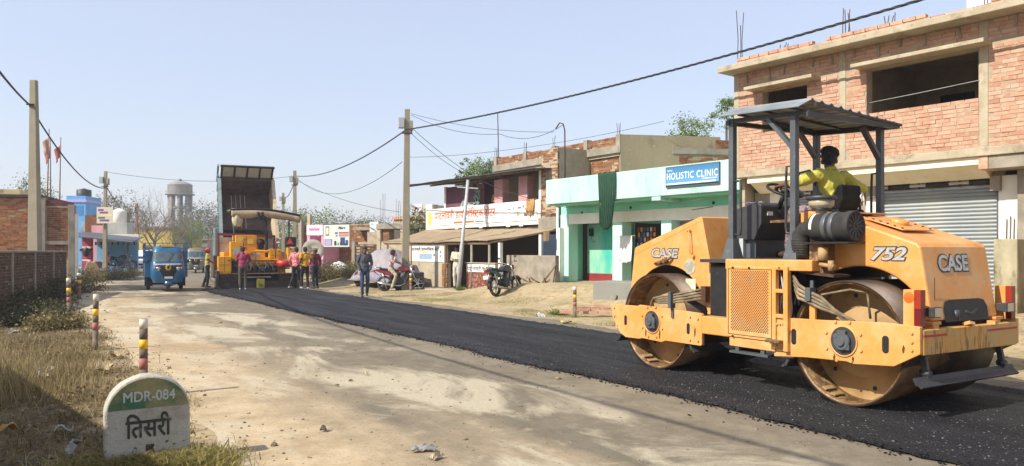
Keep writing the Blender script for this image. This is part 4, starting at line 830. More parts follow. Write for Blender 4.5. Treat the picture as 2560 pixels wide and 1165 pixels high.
# broken concrete trough wall and brick edging in front
p = G(1482, 768, 0); tw = thing('concrete_block_wall', 'low grey cement plastered block in front of the mint shops', 'wall', (p.x, p.y, 0), R(BA - 90 + 12))
s_ = mat('wet_cement', hexc('#9c9a8f', .75), .9, var=(1.6, hexc('#7f7d72'), .2), dirt=(4., hexc('#5f5a50'), .6, .75), bump=(20, .3))
b = MB(); b.bb(.0, 2.6, .0, .9, -.05, .70); b.build('block', s_, tw, bevel=.02); b = MB(); b.prism([(.52, .20), (.62, .33), (.78, .35), (.74, .22), (.60, .15)], -.06, -.0); b.build('broken_flake', M_concrete, tw)
def lone_bricks(name, label, cat, p0, ang, n, rows, m, group=None):
    t = thing(name, label, cat, p0, ang, group)
    for r in range(rows):
        for k in range(n):
            o = bpy.data.objects.new('brick', BRICK_MESH[k % 4]); COL.objects.link(o); o.parent = t; o.scale = (.22, .11, .07); o.location = (k * .235 + (.1 if r % 2 else 0) + random.uniform(-.01, .01), random.uniform(-.015, .015), .04 + r * .078); o.rotation_euler = (0, 0, random.gauss(0, .05))
            o.material_slots[0].link = 'OBJECT'; o.material_slots[0].material = m
    return t
p = G(1410, 784); lone_bricks('brick_edging', 'low pink brick edging row beside the striped bollard', 'bricks', (p.x, p.y, .0), R(-13), 11, 1, MB_pink)
p = G(1445, 779); lone_bricks('brick_edging', 'low pink brick edging two courses high behind the other row', 'bricks', (p.x, p.y + .35, .0), R(-8), 9, 2, MB_pink)
p = G(1503, 765); lone_bricks('brick_pair', 'single orange brick stack against the cement block', 'bricks', (p.x + .12, p.y - .12, .0), R(BA - 78), 3, 2, MB_pink)
# ------------------------------------------------------------------ diagnostics building with its balcony banner
DO, DA = (1.02, 28.6), 35.; dg_ = building('diagnostic_centre', 'two storey shop house with a long white banner along its balcony', DO, DA)
D_ = lambda x, y, off=0.: fac(DO, DA, x, y, off)
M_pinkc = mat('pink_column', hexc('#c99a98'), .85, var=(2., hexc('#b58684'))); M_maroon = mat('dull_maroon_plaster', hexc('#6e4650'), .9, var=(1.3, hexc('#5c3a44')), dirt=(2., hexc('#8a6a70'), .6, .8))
part_box('balcony_slab', dg_, M_white, -8.85, .08, .0, 2.4, 2.52, 2.66); part_box('balcony_parapet', dg_, M_white, -8.85, .08, .0, .12, 2.66, 3.45, bevel=.01)
part_box('parapet_pillar', dg_, M_white, -8.85, -8.25, -.01, .3, 2.5, 3.68, bevel=.01)
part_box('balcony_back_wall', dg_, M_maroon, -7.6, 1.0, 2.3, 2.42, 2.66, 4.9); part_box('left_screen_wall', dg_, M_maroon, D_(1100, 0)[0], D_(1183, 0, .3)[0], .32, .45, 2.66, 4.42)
part_box('left_post', dg_, M_white, -7.62, -7.50, .28, .46, 2.66, 4.45)
for px0, px1 in ((1235, 1256), (1296, 1318)): part_box('balcony_column', dg_, M_pinkc, D_(px0, 0, .2)[0], D_(px1, 0, .2)[0], .2, .55, 3.3, 4.45, bevel=.01)
part_box('balcony_column', dg_, M_pinkc, D_(1180, 0, .5)[0], D_(1196, 0, .5)[0], .5, .8, 2.66, 4.45)
part_box('end_post', dg_, M_white, -.10, .05, .06, .2, 3.45, 4.55)
b = MB(); b.bb(-3.55, -3.0, 2.25, 2.299, 2.66, 4.3); b.build('balcony_door', M_void, dg_)
# balcony roof sheet, thin and slightly warped
b = MB(); b.grid(lambda a, c: (-9.6 + 10.3 * a, -.75 + 3.2 * c, 4.62 - .10 * a + .22 * c + .02 * noise.noise(Vector((a * 9, c * 3, 0)))), 30, 6); rf = b.build('balcony_roof_sheet', M_grey, dg_, solid=.02)
for y in (-.6, .6, 2.0): b = MB(); b.bar((-9.5, y, 4.56 + .07 * (y + .75)), (.65, y, 4.47 + .07 * (y + .75)), .08, .06); b.build('roof_purlin', M_wood, dg_)
# brick pier at the right end
pier = part_box('brick_pier', dg_, M_mortar, .10, 1.05, .05, 1.6, 2.3, 5.3); brickwork(pier, dg_, .08, 1.07, 2.75, 5.25, .03, (), 120, MB_old, jit=.012)
part_box('pier_ledge', dg_, M_concrete, .08, 1.3, -.12, .5, 2.30, 2.75, bevel=.03)
# upper storey parapet set back, brick panels between concrete posts, plastered end face
U0 = 1.5; ul, uz = D_(1235, 395, U0); ur, uz2 = D_(1547, 338, U0); um = D_(1235, 430, U0)[1]
up = part_box('upper_parapet', dg_, M_mortar, ul, ur, U0 + .03, U0 + .22, um - .1, uz - .03)
posts_ = [(D_(a, 0, U0)[0], D_(c, 0, U0)[0]) for a, c in ((1235, 1241), (1302, 1313), (1374, 1387), (1538, 1549))] if False else []
pp = [D_(a, 0, U0)[0] for a in (1236, 1309, 1380, 1460, 1541)]
brickwork(up, dg_, ul, ur, um + .28, uz, U0, [(q, q + .22, 0, 9) for q in pp], 300, MB_old, Hc=.08, jit=.012, miss=.01)
for q in pp: part_box('parapet_post', dg_, M_concrete, q, q + .22, U0 - .04, U0 + .22, um, uz + .04, bevel=.012)
part_box('ring_beam', dg_, M_concrete, ul - .05, ur + .05, U0 - .06, U0 + .24, um, um + .28, bevel=.012)
ub = part_box('upper_front_wall', dg_, M_mortar, ul + .2, ur, U0 + .12, U0 + .3, 2.7, um); brickwork(ub, dg_, 1.05, ur, 3.2, um, U0 + .09, (), 200, MB_old, jit=.012)
# end face turns towards the brick building
c0 = Vector((ur + .1, U0)); ang = R(10) - R(DA - 90); ed = Vector((math.cos(ang), math.sin(ang)))
M_pl = mat('stained_cement_plaster', hexc('#a39374', .85), .92, var=(1.2, hexc('#8b7c60'), .2), dirt=((1.5, hexc('#665a44'), .56, .72), (8., hexc('#b9aa88'), .6, .75)), bump=(14, .6), stretch=(1, 1, .6))
def quadwall(name, a0, a1, z0, z1, th, m, off=0.):
    p, q = c0 + ed * a0, c0 + ed * a1; nn = Vector((ed.y, -ed.x)); b = MB()
    V = [(r.x + nn.x * o, r.y + nn.y * o, z) for z in (z0, z1) for r, o in ((p, off), (q, off), (q, off - th), (p, off - th))]
    b.add(V, [(3, 2, 1, 0), (4, 5, 6, 7), (0, 1, 5, 4), (1, 2, 6, 5), (2, 3, 7, 6), (3, 0, 4, 7)]); return b.build(name, m, dg_)
quadwall('plastered_end_wall', .0, 3.8, 2.8, uz2 + .02, .2, M_pl)
quadwall('end_wall', 3.8, 7.5, 2.8, uz2 - .12, .2, M_mortar, -.02); quadwall('end_wall_beam', 1.95, 7.5, um + .0, um + .22, .25, M_concrete, .035)
er_ = thing('end_brick_panel', 'x', 'x'); bpy.data.objects.remove(er_)
ew = bpy.data.objects.new('end_brick_panel', None); COL.objects.link(ew); ew.parent = dg_; ew.location = (c0.x + ed.x * 2.2, c0.y + ed.y * 2.2, 0); ew.rotation_euler = (0, 0, ang)
bpy.context.view_layer.update()
class _R: pass
_r = _R(); bpy.context.view_layer.update(); _r.matrix_world = dg_.matrix_basis @ ew.matrix_basis
brickwork(ew, _r, .0, 5.0, um - .75, um - .02, -.025, (), 60, MB_old, jit=.012); brickwork(ew, _r, 1.4, 5.0, um + .24, uz2 - .05, -.03, (), 120, MB_old, jit=.012)
for q in (pp[0], pp[1], pp[2], pp[4]): rebars(dg_, q + .05, U0, uz, .45, 3)
b = MB(); x, z_ = D_(1246, 395, U0); b.tube([(x, U0, uz), (x - .03, U0, uz + 1.3), (x - .06, U0, uz + 2.0)], .022, 6); b.build('antenna_pole', M_rust, dg_)
part_box('dark_upper_gap', dg_, M_void, 1.05, ur, U0 + .31, U0 + .4, 2.7, um)
# banner -----------------------------------------------------------------------------------------------
M_flex = mat('white_flex_print', hexc('#efeee9'), .5, var=(1.5, hexc('#e2ddd2'))); M_or = mat('orange_ink', hexc('#e0632e'), .6); M_bl = mat('blue_ink', hexc('#3c5f8c'), .6); M_yl = mat('yellow_print', hexc('#e6cf5a'), .6, var=(6., hexc('#d9c04a'))); M_gi = mat('grey_ink', hexc('#66625c'), .6); M_bk = mat('black_ink', hexc('#262321'), .6)
bl, bz0 = D_(1068, 568); br_, bz1 = -.12, 3.42; bz0 = 2.68
ban = part_box('shop_banner', None, M_flex, bl, br_, -.035, -.012, bz0, bz1); ban.location = dg_.location; ban.rotation_euler = dg_.rotation_euler
tag(ban, 'long white flex banner with orange Hindi lettering hung on the balcony parapet', 'banner')
def half_cut(prefix, rest, txt_mesh, cut):       # joins a consonant without its stem to what follows
    pass
def deva(name, parts, m, parent, org, xd, ud, width, height, bold=.02, ex=.004):
    """parts: visual-order strings; a part ending in '*' loses its last stem (half form)"""
    full = ''.join(q.rstrip('*') for q in parts); me = text_mesh(full, 1.); bm = bmesh.new(); bm.from_mesh(me); bpy.data.meshes.remove(me); pre = ''; shift = 0
    for q in parts:
        pre += q.rstrip('*')
        if q.endswith('*'):
            t = text_mesh(pre, 1.); xe = max(v.co.x for v in t.vertices) - shift; bpy.data.meshes.remove(t); sw = .13
            g = bm.verts[:] + bm.edges[:] + bm.faces[:]; bmesh.ops.bisect_plane(bm, geom=g, plane_co=(xe - sw, 0, 0), plane_no=(1, 0, 0))
            g = bm.verts[:] + bm.edges[:] + bm.faces[:]; bmesh.ops.bisect_plane(bm, geom=g, plane_co=(xe - .02, 0, 0), plane_no=(1, 0, 0))
            bmesh.ops.delete(bm, geom=[f for f in bm.faces if xe - sw < f.calc_center_median().x < xe - .02], context='FACES')
            for v in bm.verts:
                if v.co.x > xe - .021: v.co.x -= sw - .02
            shift += sw - .02
    bmesh.ops.delete(bm, geom=[v for v in bm.verts if not v.link_faces], context='VERTS')
    lo = [min(v.co[i] for v in bm.verts) for i in (0, 1)]; hi = [max(v.co[i] for v in bm.verts) for i in (0, 1)]
    X = Vector(xd).normalized(); U = Vector(ud).normalized(); N_ = X.cross(U); O = Vector(org)
    for v in bm.verts: v.co = O + X * ((v.co.x - lo[0]) / (hi[0] - lo[0]) * width) + U * ((v.co.y - lo[1]) / (hi[1] - lo[1]) * height) + N_ * ex
    me = bpy.data.meshes.new(name); bm.to_mesh(me); bm.free(); wv = bold * height; bm = bmesh.new()
    for k, (dx, dy) in enumerate(((0, 0), (1, 0), (-1, 0), (0, 1), (0, -1))[:5 if bold else 1]): c = me.copy(); c.transform(Matrix.Translation(X * (dx * wv) + U * (dy * wv) + N_ * (k * .0003))); bm.from_mesh(c); bpy.data.meshes.remove(c)
    bm.to_mesh(me); bm.free(); return link(name, me, m, parent)
xa, xb = D_(1088, 0)[0], D_(1240, 0)[0]
deva('banner_lettering', ['पाटलावती डायग*', 'नोिस*', 'टक सेंटर'], M_or, ban, (xa, -.036, bz0 + .27), (1, 0, 0), (0, 0, 1), xb - xa, .42, .025)
deva('banner_small_print', ['डिजिटल एक्सरे अल्ट्रासाउंड पैथोलॉजी जांच की सुविधा उपलब्ध'], M_bl, ban, (xa, -.036, bz0 + .17), (1, 0, 0), (0, 0, 1), xb - xa, .075, .0)
part_box('banner_strip', ban, M_or, (xa + xb) / 2 - .8, (xa + xb) / 2 + .9, -.037, -.0355, bz0 + .04, bz0 + .13); part_box('banner_strip_text', ban, M_gi, (xa + xb) / 2 + 1.0, (xa + xb) / 2 + 1.7, -.037, -.0355, bz0 + .05, bz0 + .10)
b = MB(); ax = bl + .32; b.add([(ax + .22 * math.cos(t), -.0365, bz0 + .34 + .33 * math.sin(t)) for t in np.linspace(0, 6.283, 24, endpoint=False)], [tuple(range(24))]); b.build('portrait_oval', M_yl, ban)
b = MB(); b.add([(ax + .12 * math.cos(t), -.0375, bz0 + .36 + .17 * math.sin(t)) for t in np.linspace(0, 6.283, 20, endpoint=False)], [tuple(range(20))]); b.build('portrait_blur', mat('portrait_tan', hexc('#d8b27a'), .6), ban)
for px, w_, z_, h_ in ((1272, .18, .44, .05), (1285, .05, .44, .14), (1296, .25, .48, .06), (1308, .1, .50, .1), (1314, .1, .42, .06), (1296, .04, .1, .25), (1312, .22, .16, .12), (1290, .35, .22, .02)): q = D_(px, 0)[0]; part_box('banner_instrument_print', ban, M_gi, q, q + w_, -.037, -.0355, bz0 + z_, bz0 + z_ + h_)
part_box('banner_machine_print', ban, mat('cream_print', hexc('#d9d5c0'), .6), D_(1288, 0)[0], D_(1303, 0)[0], -.0362, -.0354, bz0 + .08, bz0 + .55)
q = D_(1328, 0)[0]; cloth('tan_towel', 'tan towel drying over the right end of the balcony banner', dg_, q - .25, q + .28, 2.92, 3.47, -.05, mat('tan_towel', hexc('#b98e56'), .95, var=(6., hexc('#a07a48'))), .25, 2, .03)
# soffit brackets
for px in (1140, 1200, 1268, 1300): q = D_(px, 0)[0]; part_box('slab_bracket', dg_, M_white, q, q + .25, -.05, .0, 2.47, 2.56)
# satellite dish and hanging saree on the balcony
b = MB(); b.lathe([(0, .10), (.2, .075), (.36, .02), (.42, -.02), (.425, -.025)], n=24); o = b.build('satellite_dish', M_grey2, None, solid=.008); q, z_ = D_(1150, 508, -.2); o.parent = None; W = dg_.matrix_basis @ Vector((q, .25, 3.62)); o.location = W; o.rotation_euler = (R(-35), 0, R(-40)); tag(o, 'grey satellite dish standing on the balcony parapet above the banner', 'dish'); b = MB(); b.bar((0, 0, 0), (0, -.1, -.25), .03, .03); b.tube([(0, -.1, -.3), (0, .35, -.1)], .012, 6); b.build('dish_arm', M_grey, o)
q, z_ = D_(1189, 0, .3); cloth('hung_saree', 'dark patterned saree hanging inside the balcony between the columns', dg_, q - .2, q + .3, 3.3, 4.15, .35, mat('dark_print_cloth', hexc('#2c3a38'), .9, var=(9., hexc('#8a9a94'), .05)), .1, 3, .03)
# lean-to awning of dusty corrugated sheet
M_awn = mat('dusty_awning_sheet', hexc('#ac9a7e', .88), .9, var=(1.6, hexc('#978468')), dirt=((2.2, hexc('#6e5d47'), .58, .72), (9., hexc('#b9a687'), .55, .7)), stretch=(1, .3, 1))
def awn(a, c):
    xf = -8.4 + 8.6 * a; xb_ = -8.8 + 9.9 * a; y = -2.45 + 2.46 * c; x = xf + (xb_ - xf) * c
    zf = 1.90 - .04 * a + .03 * math.sin(a * 9); zb = 2.50 - .18 * a; z = zf + (zb - zf) * c
    return (x, y, z + .022 * math.sin(x / .16 * 6.283) + .03 * noise.noise(Vector((a * 7, c * 3, 5))) - .05 * math.sin(3.14 * c))
b = MB(); b.grid(awn, 260, 6, False); aw = b.build('awning_sheet', M_awn, dg_, solid=.012)
for x, zz in ((-8.2, 1.86), (-5.9, 1.84), (-3.05, 1.82), (-1.1, 1.82), (.1, 1.80)): b = MB(); b.cyl((x, -2.3, .0), (x, -2.3, zz), .05, n=8); b.build('awning_post', M_concrete if x > -1.2 else M_wood, dg_)
b = MB(); b.bar((-8.4, -2.33, 1.83), (.2, -2.33, 1.78), .06, .07); b.bar((.25, -2.40, 1.80), (1.15, -.0, 2.28), .06, .06); b.build('awning_beam', M_wood, dg_)
# ground floor
part_box('shop_platform', dg_, M_concrete_lt, -8.6, 1.2, -3.1, .3, -.15, .055, bevel=.03)
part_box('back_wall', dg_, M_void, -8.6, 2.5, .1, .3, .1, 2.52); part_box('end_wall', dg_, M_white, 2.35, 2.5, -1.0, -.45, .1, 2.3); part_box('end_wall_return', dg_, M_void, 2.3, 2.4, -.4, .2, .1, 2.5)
fw = part_box('poster_wall', dg_, M_white, -6.3, -3.15, -2.28, -2.12, 1.06, 1.80); lw = part_box('low_brick_wall', dg_, M_concrete_lt, -6.3, -3.30, -2.30, -2.1, .08, 1.05)
lb_ = part_box('door_pier', dg_, M_mortar, -3.30, -2.95, -2.3, -2.1, .08, 1.05); brickwork(lb_, dg_, -3.31, -2.94, .1, 1.05, -2.33, (), 60, MB_old, Hc=.075)
part_box('left_end_post', dg_, M_concrete, -6.7, -6.3, -2.3, -2.05, .08, 1.8); part_box('dark_partition', dg_, M_void, -3.2, -3.05, -2.1, -.2, .1, 1.75)
po = part_box('painted_notice', dg_, M_flex, -6.22, -3.25, -2.30, -2.281, 1.08, 1.78)
deva('notice_lettering', ['पाटलावती डायग*', 'नोिस*', 'टक सेंटर'], M_rust, po, (-5.9, -2.301, 1.52), (1, 0, 0), (0, 0, 1), 2.35, .16, .03)
part_box('notice_block', po, mat('pale_blue_ink', hexc('#9fb4c4'), .6, var=(9., hexc('#7f98ad'))), -5.2, -4.1, -2.303, -2.3005, 1.17, 1.40); part_box('notice_block', po, M_yl, -5.1, -4.4, -2.303, -2.3005, 1.43, 1.49)
for x, z_ in ((-3.6, 1.6), (-3.45, 1.42), (-3.5, 1.25), (-4.0, 1.3), (-6.0, 1.2)): part_box('notice_mark', po, M_bk, x, x + .09, -2.303, -2.3005, z_, z_ + .1)
tw_ = part_box('painted_brick_wall', dg_, M_mortar, -1.48, .55, -2.30, -2.12, .08, 1.05); brickwork(tw_, dg_, -1.48, .55, .10, 1.06, -2.335, (), 140, brick_mat('dark_red_brick', [hexc('#8a4a3a', .85), hexc('#6f3a2e', .8), hexc('#9a5a44', .85)], hexc('#b09a80')), Hc=.078)
part_box('wall_coping', dg_, M_concrete_lt, -1.5, .57, -2.36, -2.1, 1.055, 1.085)
deva('wall_lettering', ['पाटलावती जांच घर'], M_bk, tw_, (-1.35, -2.324, .78), (1, 0, 0), (0, 0, 1), 1.75, .20, .02)
part_box('painted_wall_band', tw_, M_flex, -1.42, .5, -2.325, -2.316, .74, 1.02)
part_box('white_pipe_post', dg_, M_white, .58, .70, -2.25, -2.13, .08, 1.8)
gx0, gx1 = D_(1268, 0, -1.75)[0], D_(1390, 0, -1.75)[0]
gw = part_box('cement_yard_wall', None, M_concrete, gx0, gx1, -1.78, -1.62, .0, 1.36, bevel=.01); gw.location = dg_.location; gw.rotation_euler = dg_.rotation_euler; tag(gw, 'waist high stained cement wall between awning shop and mint building', 'wall')
part_box('blue_shutter', dg_, mat('dark_blue_shutter', hexc('#2c3a4c'), .6, var=(3., hexc('#232e3c'))), 1.0, 2.3, -.6, -.55, .1, 2.1); part_box('small_board', dg_, M_wood, 1.95, 2.3, -1.3, -1.27, 1.85, 2.2)
part_box('inner_white_post', dg_, M_white, .9, 1.05, -.7, -.6, .1, 2.1)
# floor slab edge and rubble heap against the yard wall
random.seed(5)
for k in range(9):
    b = MB(); q = gx1 - .15 - .13 * k; b.bar((q, -1.95 - .1 * random.random(), .42), (q + random.uniform(-.4, .4), -2.05 - .3 * random.random(), .50 + .15 * random.random()), .03, .03); o = b.build('wood_stick', M_wood, None); o.location = dg_.location; o.rotation_euler = dg_.rotation_euler; tag(o, 'loose dry stick in the heap against the cement yard wall', 'stick', 'firewood by the yard wall')
for k in range(2):
    b = MB(); q = gx1 + .02 + .1 * k; b.bar((q - .25, -2.2, .42), (q, -1.80, 1.0 + .1 * k), .06, .03); o = b.build('leaning_plank', M_wood, None); o.location = dg_.location; o.rotation_euler = dg_.rotation_euler; tag(o, 'wooden plank leaning against the end of the cement yard wall', 'plank', 'planks leaning at the wall')
# ------------------------------------------------------------------ people: skin, clothes and hair grown as smooth continuous surfaces
def cap_(b, p, q, r0, r1, n=14):
    b.cyl(p, q, r0, r1, n=n); b.ball(p, r0, n, 8); b.ball(q, r1, n, 8); return b
def grow(b, voxel, smooth=4, wr=0., seed=0):
    me = b.mesh('tmp', False); o = bpy.data.objects.new('tmp', me)
    md = o.modifiers.new('r', 'REMESH'); md.mode = 'VOXEL'; md.voxel_size = voxel
    ms = o.modifiers.new('s', 'SMOOTH'); ms.factor = .5; ms.iterations = smooth
    out = evaluated(o); bpy.data.meshes.remove(me)
    if wr:
        nv = len(out.vertices); co = np.empty(nv * 3); no = np.empty(nv * 3); out.vertices.foreach_get('co', co); out.vertices.foreach_get('normal', no); co = co.reshape(-1, 3); no = no.reshape(-1, 3)
        f = np.array([noise.noise(Vector((c[0] * 16 + seed, c[1] * 16, c[2] * 9))) + .6 * noise.noise(Vector((c[0] * 34 + seed, c[1] * 34, c[2] * 22))) for c in co])
        out.vertices.foreach_set('co', (co + no * (wr * f)[:, None]).ravel()); out.update()
    out.polygons.foreach_set('use_smooth', [True] * len(out.polygons)); return out
def mk_skin(n, c): return mat('skin_' + n, hexc(c), .55, var=(20., hexc(c, .8)), sss=.05)
SK = [mk_skin('a', '#7a4e36'), mk_skin('b', '#8a5c40'), mk_skin('c', '#6a4230')]
M_hair = mat('black_hair', hexc('#141110'), .55, bump=(90, .9, .03))
M_eyew = mat('eye_white', hexc('#e6dfd2'), .4); M_shoe = mat('dark_sandal', hexc('#3a2a20'), .7)
M_wshoe = mat('pale_shoe', hexc('#a8a296'), .7)
STAND = dict(pel=(0, 0, .91), wai=(0, 0, 1.04), che=(0, .01, 1.24), nec=(0, -.005, 1.40), hea=(0, .015, 1.535),
             rS=(.165, 0, 1.365), lS=(-.165, 0, 1.365), rE=(.21, -.03, 1.10), lE=(-.21, -.03, 1.10), rW=(.22, .05, .86), lW=(-.22, .05, .86),
             rH=(.085, 0, .90), lH=(-.085, 0, .90), rK=(.095, .02, .48), lK=(-.095, .02, .48), rA=(.10, -.02, .075), lA=(-.10, -.02, .075))
def figure(name, label, loc, rz, J=None, shirt='#888888', trousers='#333333', sleeve='long', skin=0, head_yaw=0., head_tilt=0., hat=None, scale=1., vox=.013, shoe=None, hand_dir=None, hair='short', shirt_var=None, collar=True, group=None, foot_yaw=(0, 0), mats=None, grip=None, skirt=False, wrap=None, tuck=False):
    P = {k: Vector(v) for k, v in STAND.items()}
    for k, v in (J or {}).items(): P[k] = Vector(v)
    root = thing(name, label, 'person', loc, rz, group); root.scale = (scale,) * 3; S = SK[skin]
    HM = Matrix.Translation(P['hea']) @ Euler((R(head_tilt), 0, R(head_yaw))).to_matrix().to_4x4(); hp = lambda *c: HM @ Vector(c); hr = (R(head_tilt), 0, R(head_yaw))
    b = MB()                                                   # skin
    b.ball(hp(0, -.012, .028), (.076, .093, .090), 18, 12, hr); b.ball(hp(0, .022, -.045), (.058, .068, .068), 16, 10, hr); b.ball(hp(0, .052, -.082), (.030, .028, .024), 12, 8, hr)
    cap_(b, hp(0, .082, .012), hp(0, .100, -.018), .010, .016); b.ball(hp(0, .080, .035), (.05, .016, .014), 10, 6, hr); b.ball(hp(0, .082, -.055), (.024, .012, .010), 10, 6, hr)
    for sx in (-1, 1): b.ball(hp(sx * .079, -.008, -.008), (.012, .022, .034), 10, 8, hr)
    cap_(b, P['nec'] - Vector((0, 0, .05)), hp(0, -.02, -.03), .058, .050)
    cap_(b, P['che'], P['nec'] - Vector((0, 0, .06)), .08, .06); cap_(b, P['pel'], P['che'], .09, .09)
    fing = MB()
    for s_, sx in (('r', 1), ('l', -1)):
        cap_(b, P[s_ + 'S'], P[s_ + 'E'], .040, .036); cap_(b, P[s_ + 'E'], P[s_ + 'W'], .038, .025); cap_(b, P['che'], P[s_ + 'S'], .06, .036)
        cap_(b, P[s_ + 'H'], P[s_ + 'K'], .072, .05); cap_(b, P[s_ + 'K'], P[s_ + 'A'], .050, .034); cap_(b, P['pel'], P[s_ + 'H'], .08, .075)
        fy = R(foot_yaw[0 if sx > 0 else 1]); fd = Vector((-math.sin(fy), math.cos(fy), 0)); A = P[s_ + 'A']; sole = A - Vector((0, 0, .045))
        cap_(b, sole - fd * .03, sole + fd * .12, .034, .030)
        # hand: palm, four fingers and a thumb
        W = P[s_ + 'W']; E = P[s_ + 'E']; d = (W - E).normalized(); hd = Vector(hand_dir[s_]) .normalized() if hand_dir and s_ in hand_dir else d
        lat = hd.cross(Vector((0, 0, 1))); lat = lat.normalized() if lat.length > .15 else Vector((0, 1, 0)).cross(hd).normalized()
        if abs(hd.z) > .6: lat = Vector((0, 1, 0))
        nn = hd.cross(lat).normalized(); pc = W + hd * .045
        b.ball(W + hd * .02, .027, 10, 8)
        for k in (-1, 0, 1): cap_(b, W + hd * .012 + lat * (k * .014), W + hd * .078 + lat * (k * .024), .016, .014, 10)
        curl = (grip or {}).get(s_, .25); pal = nn if (nn.x * -sx + nn.z * -.3) > 0 else -nn
        for k, ln in enumerate((.066, .074, .070, .056)):
            f0 = W + hd * .080 + lat * ((1.5 - k) * .018); c1, c2 = curl, curl * 2.1
            f1 = f0 + (hd * math.cos(c1) + pal * math.sin(c1)) * ln * .5; f2 = f1 + (hd * math.cos(c2) + pal * math.sin(c2)) * ln * .55; fing.tube([f0 - hd * .02, f0, f1, f2], [.0085, .009, .0082, .0062], 7)
        t0 = W + hd * .03 + lat * .026; t1 = t0 + (lat * .7 + hd * .7 + pal * .35).normalized() * .035; t2 = t1 + (hd * .9 + pal * .5).normalized() * .03; fing.tube([t0 - lat * .01, t0, t1, t2], [.011, .011, .010, .007], 7)
    me = grow(b, vox, 4); fm = fing.mesh('f', False); bm = bmesh.new(); bm.from_mesh(me); bm.from_mesh(fm); bm.to_mesh(me); bm.free(); bpy.data.meshes.remove(fm); me.polygons.foreach_set('use_smooth', [True] * len(me.polygons))
    body = link('body', me, S, root)
    for sx in (-1, 1): e = MB(); e.ball(hp(sx * .030, .078, .012), (.013, .007, .007), 10, 6, hr); ey = e.build('eye', M_eyew, body); e = MB(); e.ball(hp(sx * .030, .0835, .012), (.006, .004, .006), 8, 5, hr); e.build('iris', M_hair, ey)
    e = MB(); e.ball(hp(0, .0895, -.058), (.022, .006, .006), 10, 6, hr); e.build('mouth', mat('lips', hexc('#5a3028'), .5), body)
    for sx in (-1, 1): e = MB(); e.ball(hp(sx * .030, .086, .032), (.018, .005, .004), 8, 5, hr); e.build('eyebrow', M_hair, body)
    # shirt
    b = MB(); U = (P['nec'] - P['pel']).normalized(); X_ = (P['rS'] - P['lS']).normalized(); F_w = U.cross(X_); rotm = Matrix((X_, X_.cross(U) * -1, U)).transposed().to_euler()
    b.ball(P['che'], (.165, .115, .175), 18, 12, rotm); b.ball(P['wai'], (.150, .108, .15), 18, 12, rotm); cap_(b, P['lS'] - Vector((0, 0, .02)), P['rS'] - Vector((0, 0, .02)), .066, .066); b.ball(P['pel'] + U * .02, (.160, .115, .10 if tuck else .13), 16, 10, rotm)
    cap_(b, P['nec'] - U * .07, P['nec'] - U * .035, .075, .062)
    for s_ in 'rl':
        Sx, E, W = P[s_ + 'S'], P[s_ + 'E'], P[s_ + 'W']; cap_(b, Sx, E, .070, .056)
        if sleeve == 'long': cap_(b, E, E + (W - E) * .90, .054, .040)
        elif sleeve == 'three': cap_(b, E, E + (W - E) * .30, .054, .052)
        elif sleeve == 'short': pass
    sm = mats[0] if mats else mat('cloth_' + shirt.strip('#') + (shirt_var or '').strip('#'), hexc(shirt), .9, var=(26. if shirt_var else 7., hexc(shirt_var) if shirt_var else hexc(shirt, .75), .06 if shirt_var else .15), bump=(60, .2))
    me = grow(b, vox, 3, .012, len(label))
    if sleeve == 'short':
        bm = bmesh.new(); bm.from_mesh(me)
        for s_ in 'rl':
            Sx, E = P[s_ + 'S'], P[s_ + 'E']; d = (E - Sx).normalized(); cut = Sx + (E - Sx) * .62
            bmesh.ops.delete(bm, geom=[v for v in bm.verts if (v.co - cut).dot(d) > 0 and ((v.co - Sx) - d * (v.co - Sx).dot(d)).length < .085 and abs((v.co - P['che']).dot(X_)) > .13], context='VERTS')
        bm.to_mesh(me); bm.free()
    sh = link('shirt', me, sm, root)
    if collar: c = MB(); c.lathe([(.060, -.018), (.064, .0), (.058, .022), (.055, .022)], ax='z', n=20); co = c.build('collar', sm, sh, solid=.006); co.location = P['nec'] + Vector((0, .004, .012)); co.rotation_euler = (R(-12), 0, 0)
    # trousers
    b = MB(); b.ball(P['pel'] - U * .03, (.150, .108, .12), 18, 12, rotm)
    for s_ in 'rl':
        H_, K, A = P[s_ + 'H'], P[s_ + 'K'], P[s_ + 'A']; cap_(b, H_, K, .088, .066); cap_(b, K, A + (K - A) * .10, .064, .054)
    tm = mats[1] if mats else mat('cloth_' + trousers.strip('#'), hexc(trousers), .9, var=(8., hexc(trousers, .7)), bump=(60, .2))
    link('trousers', grow(b, vox, 3, .009, 3), tm, root)
    for s_, sx in (('r', 1), ('l', -1)):
        fy = R(foot_yaw[0 if sx > 0 else 1]); fd = Vector((-math.sin(fy), math.cos(fy), 0)); A = P[s_ + 'A']; b = MB(); so = A - Vector((0, 0, .043)); cap_(b, so - fd * .045, so + fd * .13, .040, .037); link('shoe', grow(b, .012, 3), shoe or M_shoe, root)
    # hair and headwear
    b = MB(); b.ball(hp(0, -.024, .046), (.083, .094, .088), 20, 14, hr); b.ball(hp(0, -.055, .005), (.076, .062, .075), 16, 10, hr); b.ball(hp(0, .045, .098), (.058, .038, .030), 12, 8, hr)
    if hair == 'curly':
        random.seed(4)
        for k in range(90): t, f = random.uniform(0, 6.28), random.uniform(.15, 1.5); b.ball(hp(.088 * math.cos(t) * math.sin(f), -.024 + .092 * math.sin(t) * math.sin(f) * (1 if math.sin(t) < 0 else .8), .050 + .092 * math.cos(f)), .027, 8, 6)
    if hair == 'long': b.ball(hp(0, -.08, -.06), (.07, .045, .10), 14, 10, hr)
    if hat != 'wrap': link('hair', grow(b, .008, 1, .009), M_hair, root)
